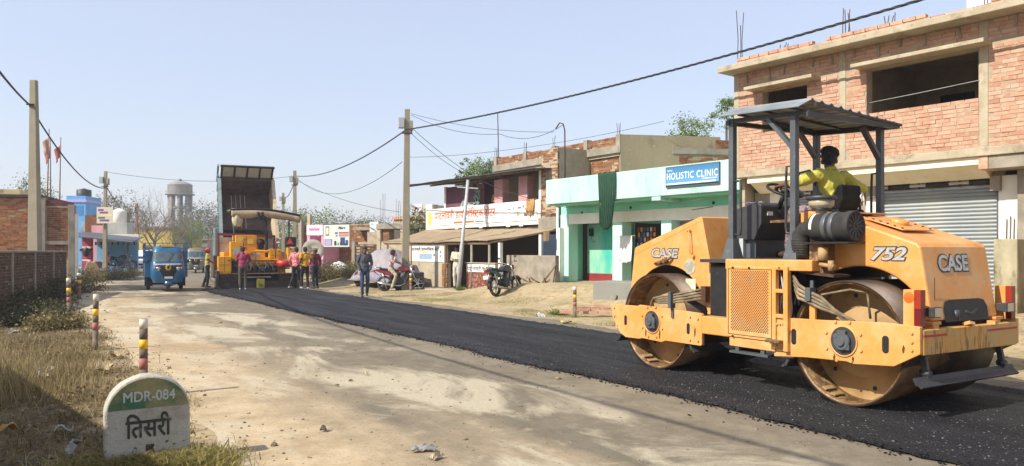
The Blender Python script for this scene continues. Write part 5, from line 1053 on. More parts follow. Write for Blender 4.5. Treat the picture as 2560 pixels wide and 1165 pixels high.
    if hat:
        b = MB(); hc = mat('head_' + hat[1:] if hat[0] == '#' else 'head_wrap', hexc(hat) if hat[0] == '#' else hexc('#c4586a'), .9, var=(14., hexc(hat if hat[0] == '#' else '#c4586a', .6)))
        b.ball(hp(0, -.018, .055), (.090, .105, .078), 18, 12, hr); b.ball(hp(0, .085, .05), (.06, .05, .014), 12, 8, hr); link('cap', grow(b, .010, 2, .004), hc, root)
    if wrap:
        b = MB(); b.ball(hp(0, -.03, .02), (.092, .100, .105), 18, 12, hr); b.ball(P['che'] + Vector((0, -.03, .08)), (.20, .13, .14), 16, 10, rotm); cap_(b, hp(0, -.06, -.05), P['che'] + Vector((0, -.05, .1)), .08, .12); link('shawl', grow(b, vox, 3, .014, 9), mat('shawl_' + wrap.strip('#'), hexc(wrap), .9, var=(9., hexc(wrap, .6))), root)
    return root
def gz(x, y): return float(terr(x, y)) + .006
def stand_at(px, py, z=0.): p = G(px, py, z); return (p.x, p.y, z)
# roller operator, seated, head turned to his right, one hand on the wheel and one on the lever
ro = roller.matrix_basis
opJ = dict(pel=(0, -.02, 2.00), wai=(0, -.02, 2.12), che=(.0, .03, 2.30), nec=(.01, .05, 2.45), hea=(.03, .085, 2.565), rS=(.195, .03, 2.40), lS=(-.195, .05, 2.40),
           lE=(-.36, .20, 2.31), lW=(-.365, .40, 2.305), rE=(.345, -.10, 2.25), rW=(.362, .0, 2.18),
           rH=(.09, .02, 1.99), lH=(-.09, .02, 1.99), rK=(.16, .40, 2.02), lK=(-.16, .40, 2.02), rA=(.14, .50, 1.57), lA=(-.14, .50, 1.57))
opJ = {k: (v[0], v[1], v[2] - 1.42) for k, v in opJ.items()}
M_ysh = mat('lime_yellow_shirt', hexc('#b8b04a'), .9, var=(6., hexc('#a29a3c')), bump=(60, .25)); M_chk = mat('maroon_check_trousers', hexc('#54343e'), .9, var=(30., hexc('#8f7f80'), .08))
op = figure('person', 'seated driver in a lime yellow shirt gripping the road roller steering wheel', ro @ Vector((.72, -.80, 1.35)), HA, opJ, sleeve='three', skin=2, head_yaw=-58, head_tilt=-14, hair='curly', vox=.011, mats=(M_ysh, M_chk), hand_dir={'l': (.0, .8, -.25), 'r': (.1, .5, -.6)}, grip={'l': 1.0, 'r': .8}, tuck=False)
b = MB(); b.tube([(.27 + .01 * math.sin(k), -.05 + .02 * k, .53 - .01 * k) for k in range(2)], .01, 6)
bw = Vector(opJ['rW']); b = MB(); b.lathe([(.027, -.006), (.031, 0), (.027, .006)], ax='z', n=16); o = b.build('bracelet', M_red, op); o.location = bw; o.rotation_euler = (R(30), 0, 0)
b = MB(); 
def pk(a, c): return (-.22 + .12 * math.sin(c * 5) * .3 + .10 * a, -.06 - .03 * math.sin(a * 9), .66 - .34 * c + .03 * math.sin(a * 6))
b.grid(pk, 10, 10); b.build('pink_scarf', mat('pink_check_scarf', hexc('#d08080'), .9, var=(24., hexc('#ead0c4'), .06)), op, solid=.012)
FACE = lambda deg: R(deg)
# man in the grey jersey walking towards the camera along the shoulder
wJ = dict(lE=(-.23, -.02, 1.12), lW=(-.17, .10, .90), rE=(.24, -.03, 1.12), rW=(.16, .12, .88), rK=(.09, .10, .48), rA=(.09, .06, .075), lK=(-.09, .02, .49), lA=(-.09, -.22, .10), hea=(0, .03, 1.535))
x, y, _ = stand_at(912, 739, .02); figure('person', 'man in a dark grey jersey and blue jeans walking along the asphalt edge', (x, y, -.02), R(196), wJ, '#4c4f55', '#3a4a66', skin=2, head_tilt=-8, scale=1.0, shoe=M_shoe)
# man in cream shirt and trousers at the clinic door
x, y, _ = stand_at(1142, 718, .1); figure('person', 'man in cream shirt and pale trousers with folded arms at the dark doorway', (x, y, .055), R(150), dict(rE=(.23, .02, 1.12), rW=(-.02, .16, 1.12), lE=(-.23, .02, 1.12), lW=(.02, .19, 1.15)), '#d8cdb2', '#cfc8ba', skin=0, hand_dir={'r': (-1, .1, .1), 'l': (1, .1, .1)}, head_yaw=-10)
# crew at the paver
x, y, _ = stand_at(607, 723, .03); figure('person', 'worker in a magenta hooded jacket standing at the paver screed', (x, y, .01), R(20), dict(rE=(.27, .10, 1.14), rW=(.22, .32, 1.08), lE=(-.20, .12, 1.16), lW=(-.10, .30, 1.30), hea=(.0, .05, 1.53)), '#a03a5c', '#5a5648', skin=2, head_yaw=-15, head_tilt=-10, hat='#2a2630', shoe=M_wshoe)
x, y, _ = stand_at(519, 716, .01); figure('person', 'worker in an olive yellow shirt and pink head cloth left of the paver', (x, y, -.03), R(-70), dict(rE=(.20, .08, 1.12), rW=(.16, .30, 1.02), lE=(-.20, .06, 1.12), lW=(-.14, .28, 1.0), lK=(-.09, -.04, .48), lA=(-.09, -.18, .1)), '#b3a75e', '#23242c', skin=2, hat='#d0506e', sleeve='short')
x, y, _ = stand_at(739, 720, .03); figure('person', 'worker in a red checked shirt striding beside the paver', (x, y, .01), R(-20), dict(rK=(.10, .16, .50), rA=(.10, .22, .09), lK=(-.09, -.02, .48), lA=(-.1, -.25, .10), rE=(.2, .06, 1.12), rW=(.12, .26, 1.0), lE=(-.22, -.1, 1.13), hea=(0, .06, 1.53)), '#c4474e', '#1f2228', skin=2, shirt_var='#e0a09a', head_yaw=30, shoe=M_wshoe)
x, y, _ = stand_at(763, 721, .03); figure('person', 'worker in a mustard tee shirt and dark trousers beside the paver', (x, y, .01), R(35), dict(rE=(.24, -.06, 1.13), rW=(.2, .1, .96), lK=(-.10, .12, .50), lA=(-.12, .05, .09)), '#d79a22', '#2b2723', sleeve='short', skin=2, shoe=M_wshoe, head_tilt=-10)
x, y, _ = stand_at(788, 717, .03); figure('person', 'worker in a maroon top, dark jacket and cap by the verge', (x, y, -.03), R(60), dict(rE=(.22, -.08, 1.14), rW=(.12, -.16, 1.0), lE=(-.22, -.08, 1.14), lW=(-.1, -.18, 1.0)), '#6e2c34', '#22293a', skin=2, hat='#7a6a4c')
# woman behind the balcony parapet
w_ = dg_.matrix_basis @ Vector((D_(1238, 0, .35)[0], .45, 2.66)); figure('person', 'woman in a mustard dress and dark shawl leaning on the balcony parapet', w_, R(170), dict(rE=(.2, .10, 1.0), rW=(.05, .26, .98), lE=(-.2, .10, 1.0), lW=(-.02, .28, .94), hea=(.0, .10, 1.42), nec=(0, .06, 1.30), che=(0, .04, 1.14), rS=(.15, .04, 1.25), lS=(-.15, .04, 1.25)), '#a88a3a', '#4a3b30', skin=1, wrap='#3a2226', hair='long', scale=.92)
# ------------------------------------------------------------------ motorcycles (local x forward)
def wheel_parts(root, x, z, r, w, name='wheel', hub=M_chrome, y=0., spokes=5):
    b = MB(); b.lathe([(r * .78, -w / 2), (r * .93, -w / 2), (r, -w * .28), (r, w * .28), (r * .93, w / 2), (r * .78, w / 2), (r * .78, -w / 2)], (x, y, z), n=28); t = b.build(name, M_tyre, root)
    b = MB(); b.lathe([(r * .78, -w * .35), (r * .70, -w * .2), (r * .70, w * .2), (r * .78, w * .35)], (x, y, z), n=24); b.build('rim', M_black, t)
    b = MB(); b.cyl((x, y - w * .5, z), (x, y + w * .5, z), r * .2, n=14)
    for k in range(spokes): a = 6.283 * k / spokes; b.bar((x, y, z), (x + r * .72 * math.cos(a), y, z + r * .72 * math.sin(a)), .035, .02)
    b.build('hub', hub, t); return t
def motorcycle(label, loc, rz, tank, lean=7., group=None):
    t = thing('motorcycle', label, 'motorcycle', loc, rz, group); t.rotation_euler = (R(-lean), 0, rz)
    Mt = mat('tank_' + tank.strip('#'), hexc(tank), .2, var=(6., hexc(tank, .8)), coat=.6)
    wheel_parts(t, 0, .30, .30, .09); wheel_parts(t, 1.26, .30, .30, .075)
    b = MB(); b.prism([(.42, .80), (.50, .92), (.72, .98), (.92, .90), (.95, .78), (.70, .74)], -.12, .12); b.build('tank', Mt, t, bevel=.035)
    b = MB(); b.prism([(-.22, .84), (-.20, .90), (.10, .88), (.25, .82), (.50, .82), (.48, .75), (.15, .75), (-.10, .80)], -.11, .11); b.build('seat', M_black, t, bevel=.025)
    b = MB(); b.prism([(-.38, .80), (-.32, .86), (.05, .80), (.30, .70), (.28, .58), (.05, .62)], -.10, .10); b.build('tail_panel', Mt, t, bevel=.02)
    b = MB(); b.bb(-.42, -.37, -.06, .06, .74, .83); b.build('tail_light', mat('bike_tail_red', hexc('#8a1c1c'), .3), t)
    b = MB(); b.bb(.40, .72, -.12, .12, .28, .55); b.cyl((.62, 0, .52), (.74, 0, .74), .09, n=12); b.cyl((.48, -.16, .40), (.48, .16, .40), .11, n=16); b.build('engine', M_dk, t, bevel=.02)
    b = MB()
    for k in range(4): b.box((.65 + .02 * k, 0, .58 + .04 * k), (.16, .2, .012), (0, -.45, 0))
    tag(b.build('cooling_fins', M_chrome, t), kind='stuff')
    b = MB(); b.tube([(.95, 0, .82), (.80, 0, .70), (.40, 0, .62), (.30, 0, .45), (.42, 0, .30), (.72, 0, .25), (.92, 0, .50), (.97, 0, .80)], .022, 8); b.tube([(.30, 0, .60), (.0, .10, .72), (-.30, .10, .78)], .015, 6); b.tube([(.36, 0, .40), (.18, .1, .33), (0, .1, .30)], .02, 8); b.tube([(.36, 0, .40), (.18, -.1, .33), (0, -.1, .30)], .02, 8); b.build('frame', M_black, t)
    for s_ in (-.075, .075): b = MB(); b.tube([(.97, s_, .95), (1.10, s_, .62), (1.26, s_, .30)], [.022, .022, .026], 8); b.build('fork', M_chrome, t); b = MB(); b.cyl((.02, s_ * 1.5, .34), (-.10, s_ * 1.5, .70), .028, n=8); b.build('shock_absorber', M_chrome, t)
    b = MB(); b.tube([(.86, .36, 1.06), (.90, .22, 1.08), (.97, .08, 1.0), (.97, -.08, 1.0), (.90, -.22, 1.08), (.86, -.36, 1.06)], .012, 8); b.build('handlebar', M_chrome, t)
    for s_ in (1, -1):
        b = MB(); b.cyl((.85, s_ * .37, 1.06), (.885, s_ * .27, 1.075), .02, n=8); b.build('grip', M_rubber, t); b = MB(); b.tube([(.90, s_ * .25, 1.08), (.90, s_ * .30, 1.20)], .006, 6); b.ball((.90, s_ * .32, 1.23), (.012, .05, .035)); b.build('mirror', M_black, t); b = MB(); b.cyl((1.06, s_ * .10, .88), (1.06, s_ * .18, .88), .022, n=8); b.build('indicator', mat('amber_lens', hexc('#e2641c')), t)
    b = MB(); b.lathe([(.0, .0), (.07, .03), (.085, .10), (.085, .13)], (1.02, 0, .90), ax='x', n=18); hl = b.build('headlamp', M_black, t); b = MB(); b.lathe([(.082, .128), (.05, .145), (0, .15)], (1.02, 0, .90), ax='x', n=18); b.build('lens', M_chrome, hl)
    b = MB(); b.lathe([(.33, -.05), (.335, 0), (.33, .05)], (1.26, 0, .30), n=14, a0=R(30), a1=R(150)); b.build('front_fender', Mt, t, solid=.008); b = MB(); b.lathe([(.335, -.06), (.34, 0), (.335, .06)], (0, 0, .30), n=14, a0=R(70), a1=R(190)); b.build('rear_fender', M_black, t, solid=.008)
    b = MB(); b.tube([(.74, -.10, .45), (.78, -.12, .30), (.55, -.15, .20), (.1, -.16, .26), (-.28, -.16, .34)], [.02, .02, .025, .045, .045], 10); b.build('exhaust', M_chrome, t)
    b = MB(); b.tube([(-.12, .14, .92), (-.40, .12, .92), (-.44, 0, .92), (-.40, -.12, .92), (-.12, -.14, .92)], .012, 6); b.build('grab_rail', M_chrome, t); b = MB(); b.tube([(.30, .12, .28), (.26, .26, .02)], .012, 6); b.build('side_stand', M_black, t); b = MB(); b.tube([(.36, -.26, .28), (.36, .26, .28)], .014, 6); b.build('foot_peg', M_rubber, t)
    b = MB(); b.bb(-.46, -.44, -.08, .08, .55, .66); b.build('number_plate', M_white, t); b = MB(); b.ball((.60, 0, 1.0), (.0, .0, .0)) if False else None
    return t
p = G(1240, 734, .17); q = G(1300, 716, .34); a = math.atan2(q.y - p.y, q.x - p.x); motorcycle('black motorcycle leaning on its stand on the sand before the painted brick wall', (p.x, p.y, gz(p.x, p.y)), a, '#16181c', 8)
p = G(962, 724, .02); mk2 = (p.x, p.y, gz(p.x, p.y)); motorcycle('red and black motorcycle with a rider sitting on it beside the concrete pole', mk2, R(8), '#8a1f1f', 4)
Mk = Matrix.Translation(mk2) @ Euler((0, 0, R(8))).to_matrix().to_4x4(); rw = Mk @ Vector((.22, .02, 0))
figure('person', 'rider in a checked shirt and khaki trousers sitting on the red motorcycle', rw, R(-82 - 12), dict(pel=(0, 0, .88), wai=(0, .01, 1.0), che=(0, .05, 1.19), nec=(0, .06, 1.34), hea=(0, .10, 1.47), rS=(.16, .05, 1.30), lS=(-.16, .05, 1.30), rE=(.22, .16, 1.12), rW=(.10, .22, 1.33), lE=(-.2, .20, 1.14), lW=(-.2, .40, 1.04), rH=(.10, .02, .86), lH=(-.10, .02, .86), rK=(.20, .26, .62), lK=(-.2, .3, .66), rA=(.25, .10, .12), lA=(-.24, .28, .30)), '#7a5a62', '#b0a184', skin=2, shirt_var='#c9b6ae', head_tilt=-8, head_yaw=25, hand_dir={'r': (-.3, -.1, .9)}, shoe=M_wshoe)

# ------------------------------------------------------------------ blue three-wheeled cargo rickshaw (local x forward)
def rickshaw(label, loc, rz, c1='#1c6590', c2='#185478', full=True, group=None):
    t = thing('cargo_rickshaw', label, 'rickshaw', loc, rz, group); Mb = mat('rick_' + c1.strip('#'), hexc(c1), .35, var=(3., hexc(c2)), dirt=(5., hexc('#8d8a78'), .62, .8), coat=.3)
    wheel_parts(t, 0, .23, .23, .11, hub=M_grey); wheel_parts(t, -1.95, .23, .23, .13, hub=M_grey, y=.60); wheel_parts(t, -1.95, .23, .23, .13, hub=M_grey, y=-.60)
    # cabin shell: lofted sections, rounded front
    secs = []
    for z, hw, xf in ((.34, .48, .18), (.52, .56, .25), (.78, .58, .27), (1.00, .56, .22), (1.10, .555, .17), (1.52, .50, -.02), (1.66, .47, -.12), (1.72, .40, -.20)):
        ring = []
        for k in range(17):
            a = math.pi * (k / 16 - .5); ring.append((xf - .28 * (1 - abs(math.cos(a)) ** .6), hw * math.copysign(abs(math.sin(a)) ** .55, math.sin(a)), z))
        secs.append([(-.85, -hw, z)] + ring + [(-.85, hw, z)])
    V = [p for s_ in secs for p in s_]; n = 19; F = [(i*n + k, i*n + k + 1, (i+1)*n + k + 1, (i+1)*n + k) for i in range(len(secs) - 1) for k in range(n - 1)]
    F = [f for f in F]; cab = MB().add(V, F, True); cab.add([secs[-1][k] for k in range(n)], [tuple(range(n))]); cab.bb(-.87, -.84, -.5, .5, .34, 1.70); cb_ = cab.build('cabin', Mb, t)
    # windscreen: dark band proud of the shell between the belt line and the roof
    def ws(a, c):
        z = 1.14 + .37 * c; hw = .548 - .046 * (z - 1.1) / .42 ; xf = .17 - .19 * (z - 1.1) / .42; an = math.pi * (.86 * (a - .5)); return (xf - .28 * (1 - abs(math.cos(an)) ** .6) + .008, (hw + .004) * math.copysign(abs(math.sin(an)) ** .55, math.sin(an)), z)
    b = MB(); b.grid(ws, 24, 4); b.build('windscreen', mat('screen_glass', hexc('#3c4a50'), .08, var=(3., hexc('#68767a'))), t)
    for s_ in (1, -1):
        b = MB(); b.bb(-.78, -.18, s_ * .535, s_ * .548, 1.12, 1.50); b.build('side_window', M_glass, t); b = MB(); b.cyl((-.1, s_ * .56, 1.15), (-.02, s_ * .68, 1.18), .01, n=6); b.ball((-.02, s_ * .70, 1.16), (.02, .045, .07)); b.build('mirror', M_black, t)
        b = MB(); b.lathe([(0, .02), (.07, .01), (.085, -.03), (.085, -.08)], (.262, s_ * .34, .87), ax='x', n=18); b.build('headlamp', M_chrome, t); b = MB(); b.ball((.235, s_ * .46, .90), (.03, .04, .035)); b.build('indicator', mat('amber_lens', hexc('#e2641c')), t)
    b = MB(); b.grid(lambda a, c: (.288 - .035 * (2 * a - 1) ** 2 - .03 * abs(c - .6), (.42 - .24 * (1 - c)) * (2 * a - 1), .52 + .46 * c), 16, 8); b.build('front_mask', M_black, t, solid=.01)
    b = MB(); b.grid(lambda a, c: (.262 - .06 * (2 * a - 1) ** 4 - .03 * c, .46 * (2 * a - 1), 1.00 + .06 * c), 16, 2); b.build('belt_trim', M_grey2, t, solid=.012)
    b = MB()
    for k in range(9): a = 6.283 * k / 9; b.ball((.30, .07 * math.cos(a), .92 + .09 * math.sin(a)), .04, 8, 6)
    b.build('marigold_garland', mat('marigold', hexc('#c9a24a'), .9, var=(30., hexc('#a37a2c'))), t)
    b = MB(); b.lathe([(.30, -.13), (.32, 0), (.30, .13)], (0, 0, .20), n=14, a0=R(15), a1=R(165)); b.build('front_mudguard', Mb, t, solid=.01)
    b = MB(); b.tube([(0, .10, .23), (-.12, .10, .45), (-.18, .05, .60)], .025, 6); b.tube([(0, -.10, .23), (-.12, -.10, .45), (-.18, -.05, .60)], .025, 6); b.build('front_fork', M_dk, t)
    part_box('number_plate', t, M_white, .285, .295, -.14, .14, .50, .58); part_box('roof_sign', t, M_yellow, -.16, -.12, -.22, .22, 1.70, 1.78); b = MB(); b.bar((.19, -.05, 1.12), (.03, .20, 1.42), .012, .012); b.build('wiper', M_black, t)
    b = MB(); b.bb(-2.55, -.2, -.30, .30, .30, .42); b.bb(-1.99, -1.91, -.6, .6, .2, .28); b.build('chassis', M_black, t)
    # cargo bed with sheet sides and pipe rails
    for nm, bx in (('bed_floor', (-2.6, -.90, -.76, .76, .52, .58)), ('bed_front', (-.94, -.90, -.76, .76, .58, 1.30)), ('bed_side', (-2.6, -.94, .73, .76, .58, 1.05)), ('bed_side', (-2.6, -.94, -.76, -.73, .58, 1.05)), ('tail_gate', (-2.6, -2.57, -.73, .73, .58, 1.05))): part_box(nm, t, Mb, *bx, bevel=.006)
    b = MB()
    for z in (1.20, 1.42, 1.62, 1.84): b.bar((-.92, -.75, z), (-.92, .75, z), .03, .03); b.bar((-.92, .745, z), (-2.58, .745, z), .03, .03); b.bar((-.92, -.745, z), (-2.58, -.745, z), .03, .03)
    for x in (-.92, -1.5, -2.05, -2.58):
        for s_ in (-.745, .745): b.bar((x, s_, 1.04), (x, s_, 1.86), .03, .03)
    b.build('bed_rails', Mb, t)
    if full:
        part_box('bed_upper_panel', t, Mb, (-.93, -.915, -.75, .75, 1.30, 1.55)); part_box('mud_flap', t, M_rubber, (-1.62, -1.60, .45, .74, .15, .52)); part_box('mud_flap', t, M_rubber, (-1.62, -1.60, -.74, -.45, .15, .52))
    return t
p = G(420, 727); rk = rickshaw('blue three wheeled cargo rickshaw with a marigold garland coming down the dusty road', (p.x, p.y, -.03), R(90 + 32 + 180 - 4))
Rk = rk.matrix_basis; dv = Rk @ Vector((-.42, .06, .30)); figure('person', 'driver in a pale shirt behind the blue rickshaw windscreen', dv, R(90 + 32 + 180 - 4 - 90), dict(pel=(0, 0, .42), wai=(0, 0, .54), che=(0, .02, .74), nec=(0, .02, .90), hea=(0, .04, 1.03), rS=(.16, 0, .86), lS=(-.16, 0, .86), rE=(.2, .12, .66), rW=(.16, .30, .72), lE=(-.2, .12, .66), lW=(-.16, .30, .72), rK=(.12, .34, .44), lK=(-.12, .34, .44), rA=(.12, .36, .12), lA=(-.12, .36, .12), rH=(.08, 0, .40), lH=(-.08, 0, .40)), '#9aa7b0', '#33353a', skin=2, vox=.016)
p = G(489, 682); rickshaw('dusty grey and white loaded rickshaw following behind the blue one', (p.x, p.y, -.03), R(90 + 25 + 180), '#6f7468', '#8c8a7c', False)
# white car parked beyond the blue shop
def car(name, label, loc, rz, c, L=3.9, W=1.62, H=1.62, cat='car'):
    t = thing(name, label, cat, loc, rz); Mc = mat('car_' + c.strip('#'), hexc(c), .3, var=(2., hexc(c, .9)), coat=.5, dirt=(4., hexc('#b5a48a'), .6, .85)); h = L / 2
    b = MB(); prof = [(-h, .35), (-h, .95), (-h + .12, 1.0), (-h + .35, H - .06), (-h + .6, H), (h - 1.75, H), (h - 1.5, H - .06), (h - .85, 1.0), (h - .15, .88), (h, .72), (h, .35)]
    b.prism(prof, -W / 2, W / 2); b.build('body', Mc, t, bevel=.08)
    b = MB(); b.grid(lambda a, c_: (h - .88 - .62 * c_ + .012, (W / 2 - .14 - .06 * c_) * (2 * a - 1), 1.03 + (H - .14 - 1.03) * c_), 8, 4); b.build('windscreen', M_glass, t, solid=.02)
    for s_ in (1, -1):
        b = MB(); b.prism([(-h + .42, 1.02), (-h + .55, H - .14), (h - 1.55, H - .14), (h - 1.05, 1.02)], s_ * (W / 2 - .004), s_ * (W / 2 + .006)); b.build('side_window', M_glass, t)
        b = MB(); b.ball((h - .08, s_ * (W / 2 - .28), .76), (.10, .20, .10), 14, 8); b.build('headlamp', M_chrome, t); b = MB(); b.ball((h - 1.0, s_ * (W / 2 + .08), 1.06), (.06, .09, .06)); b.build('mirror', Mc, t)
        for x in (h - .75, -h + .7): wheel_parts(t, x, .30, .30, .2, hub=M_grey2, y=s_ * (W / 2 - .09))
    b = MB(); b.bb(h - .02, h + .02, -.45, .45, .58, .70); b.build('grille', M_black, t); b = MB(); b.bb(h - .02, h + .03, -W / 2 + .08, W / 2 - .08, .36, .52); b.build('bumper', M_dk, t); b = MB(); b.bb(h + .03, h + .04, -.25, .25, .42, .52); b.build('number_plate', M_white, t); return t
p = G(340, 681); car('white_car', 'white hatchback parked nose out beside the blue shop', (p.x, p.y, -.045), R(90 + 28 + 180), '#e8e6e0')

# ------------------------------------------------------------------ asphalt paver seen from behind (local x forward along the road, y left)
def roadpt(u, v, z=0.): x, y = xy_of(u, v); return Vector((float(x), float(y), z))
pv = thing('asphalt_paver', 'yellow asphalt paver with a sagging cloth sunroof laying the new mat', 'paver', roadpt(24.3, 2.12, -.035) + Vector((.12, 0, 0)), R(90 + 25))
M_py = mat('paver_yellow', hexc('#eaa516'), .45, var=(3., hexc('#de970f')), dirt=((5., hexc('#a87a2a'), .60, .78), (20., hexc('#3a2c1a'), .69, .78)), coat=.15); M_pr = mat('paver_red', hexc('#74303a'), .5, dirt=(5., hexc('#6a4a44'), .6, .8)); M_tar = mat('tarred_steel', hexc('#3a3228'), .75, var=(4., hexc('#57493a')), dirt=(7., hexc('#6e5f4c'), .55, .75), bump=(30, .3))
def pb(name, m, w0, w1, z0, z1, x0, x1, bevel=.012, parent=None): return part_box(name, parent or pv, m, x0, x1, 1.53 - w0, 1.53 - w1, z0, z1, bevel=bevel)   # w: distance from the machine's left side
pb('screed', M_tar, .05, 3.05, .06, .32, .05, .70); pb('screed_box', M_tar, .08, .95, .30, .62, .0, .55); pb('screed_box', M_tar, 2.35, 3.02, .30, .62, .0, .55); pb('screed_plate', M_steel, .1, .9, .50, .56, -.02, .0, 0); pb('screed_end_gate', M_tar, -.05, .05, .0, .75, -.1, 1.0); pb('screed_end_gate', M_tar, 3.05, 3.15, .0, .75, -.1, 1.0)
pb('footboard', M_steel, .05, 3.05, .60, .64, -.18, .35); pb('lower_trim', M_rust, .3, 2.9, .035, .07, -.16, .05, 0)
pb('rear_frame', M_black, .95, 2.35, .32, .95, .3, .9); pb('white_pipe', M_white, .95, 2.05, .46, .50, .0, .05, .004)
pb('tool_locker', M_py, .02, .50, .66, 1.32, .0, .55); b = MB(); b.prism([(.5, .66), (.62, .66), (.95, 1.30), (.95, 1.65), (.55, 1.65)], .6, .05, 'x') if False else None
pb('left_console', M_py, .50, .98, 1.22, 1.92, .25, .75); pb('console_plate', M_grey2, .62, .86, 1.4, 1.65, .235, .249, .0); pb('side_fender', M_py, .42, .95, .68, 1.24, .35, 1.0); pb('ladder_gap', M_black, .56, .80, .68, 1.15, .33, .36, 0)
pb('engine_cover', M_py, .80, 1.65, 1.50, 2.22, 1.4, 3.0); pb('engine_cover', M_py, 1.6, 2.05, 1.5, 2.15, 1.6, 3.0); pb('label_plate', M_yl, .88, 1.12, 1.95, 2.15, 1.385, 1.398, 0); pb('label_plate', M_yl, 1.28, 1.52, 1.85, 2.05, 1.385, 1.398, 0)
b = MB(); b.lathe([(.0, 1.25), (.13, 1.25), (.16, 1.32), (.16, 1.5)], (0, 1.53 - 1.82, 1.90), ax='x', n=20); b.build('air_filter', M_black, pv); b = MB(); b.lathe([(.12, 1.2), (.13, 1.28), (.0, 1.3)], (0, 1.53 - 1.80, 1.72), ax='x', n=20); b.build('horn', M_dk, pv)
b = MB(); b.cyl((1.0, 1.53 - 2.0, 1.2), (1.0, 1.53 - 2.0, 2.32), .06, n=12); b.build('exhaust_stack', M_black, pv)
pb('mid_deck', M_py, .98, 2.25, 1.02, 1.28, .4, 1.4); pb('mid_seat_box', M_py, 2.05, 2.50, 1.10, 1.62, .4, .9); pb('step_trim', M_py, 1.0, 2.4, 1.16, 1.2, .3, .4)
pb('grey_hose_tray', M_grey2, 1.15, 1.7, 1.30, 1.42, .5, .9); b = MB(); b.tube([(.45, 1.53 - 1.2, 1.38), (.42, 1.53 - 1.5, 1.55), (.45, 1.53 - 1.9, 1.52), (.5, 1.53 - 2.2, 1.60)], .05, 8); b.build('yellow_hose', M_py, pv)
pb('right_console', M_py, 2.75, 3.10, 1.22, 1.68, .2, .7); pb('console_plate', M_grey2, 2.85, 3.0, 1.4, 1.55, .185, .199, 0); pb('operator_seat', M_black, 2.68, 3.12, 1.72, 2.14, .3, .55, .05)
b = MB(); b.prism([(1.53 - 2.70, 1.83), (1.53 - 3.00, 1.83), (1.53 - 2.85, 2.10)], .28, .295, 'x'); wt = b.build('warning_triangle', mat('triangle_red', hexc('#d03a22'), .4), pv)
b = MB(); b.prism([(1.53 - 2.79, 1.88), (1.53 - 2.91, 1.88), (1.53 - 2.85, 1.99)], .272, .279, 'x'); b.build('triangle_centre', M_or, wt)
b = MB(); b.cyl((.15, 1.53 - 2.35, 1.02), (.15, 1.53 - 2.85, 1.02), .15, n=18); b.ball((.15, 1.53 - 2.35, 1.02), (.15, .07, .15)); b.ball((.15, 1.53 - 2.85, 1.02), (.15, .07, .15)); gc = b.build('gas_cylinder', mat('cylinder_red', hexc('#c22c2a'), .45), pv); b = MB(); b.bb(.05, .25, 1.53 - 2.4, 1.53 - 2.8, .80, .86); b.build('cradle', M_rust, gc)
b = MB(); b.lathe([(.17, -.03), (.2, 0), (.17, .03)], (.1, 1.53 - 3.12, 1.05), ax='x', n=20); b.build('coiled_hose', M_red, pv)
b = MB(); b.bb(-.18, .06, 1.53 - 1.78, 1.53 - 1.48, .03, .40); b.tube([(-.06, 1.53 - 1.72, .40), (-.06, 1.53 - 1.70, .47), (-.06, 1.53 - 1.56, .47), (-.06, 1.53 - 1.54, .40)], .018, 6); o = b.build('yellow_can', mat('faded_yellow_can', hexc('#b9a23a'), .6, var=(6., hexc('#8f8a34'))), pv, bevel=.03); b = MB(); b.bb(-.195, -.19, 1.53 - 1.70, 1.53 - 1.54, .10, .22); b.build('can_label', mat('green_label', hexc('#4f7a3a'), .6), o)
for k in range(7): b = MB(); w = .98 + .19 * k; b.tube([(.25, 1.53 - w, .5 + .1 * math.sin(k)), (.15, 1.53 - w - .1, .8), (.3, 1.53 - w - .2 * math.sin(k * 2), 1.1)], .022, 6); b.build('hydraulic_line', M_dk, pv)
for w, z0, z1 in ((1.45, .7, 1.5), (2.4, .6, 1.4), (2.62, .3, 1.3), (1.62, .3, .9), (.7, .7, 1.2)): b = MB(); b.cyl((.1, 1.53 - w, z0), (.1, 1.53 - w, z1), .02, n=6); b.build('control_rod', M_dk, pv)
for w in (1.2, 1.9, 2.2): b = MB(); b.bar((.05, 1.53 - w, .95), (.05, 1.53 - w - .4, 1.0 + .1 * (w - 1.5)), .04, .04); b.build('linkage', M_steel, pv)
# seams, handles, hinges and rails on the yellow covers
for w0_, w1_, z0_, z1_, xx in ((.06, .46, .98, .99, -.004), (.06, .46, .70, .71, -.004), (.25, .26, .70, 1.30, -.004), (.54, .94, 1.56, 1.57, .245), (.73, .74, 1.26, 1.56, .245), (.84, 1.60, 1.80, 1.81, 1.394), (1.22, 1.23, 1.52, 2.18, 1.394), (2.08, 2.46, 1.36, 1.37, .395), (2.78, 3.08, 1.36, 1.37, .195), (1.0, 2.2, 1.14, 1.15, .395), (1.62, 2.02, 1.84, 1.85, 1.594)): pb('panel_seam', M_rust, w0_, w1_, z0_, z1_, xx, xx + .006, 0)
for w, z, xx in ((.38, 1.15, -.02), (.86, 1.72, .23), (1.15, 1.66, 1.38), (2.40, 1.50, .38), (2.82, 1.62, .18)): pb('door_handle', M_black, w, w + .07, z, z + .03, xx, xx + .02, 0)
for w in (.55, .93, 1.02, 2.28): b = MB(); b.tube([(.38, 1.53 - w, 1.22), (.36, 1.53 - w, 1.95), (.40, 1.53 - w - .12, 2.02), (.55, 1.53 - w - .12, 2.02)], .016, 6); b.build('hand_rail', M_dk, pv)
random.seed(3)
for k in range(9): w = 1.0 + .15 * k; b = MB(); b.tube([(.42, 1.53 - w, 1.05), (.36, 1.53 - w - random.uniform(-.1, .1), .88), (.30, 1.53 - w - random.uniform(-.2, .2), .74), (.34, 1.53 - w - random.uniform(-.1, .1), .62)], random.choice((.012, .018, .024)), 6); b.build('hydraulic_line', random.choice((M_dk, M_rubber, M_steel)), pv)
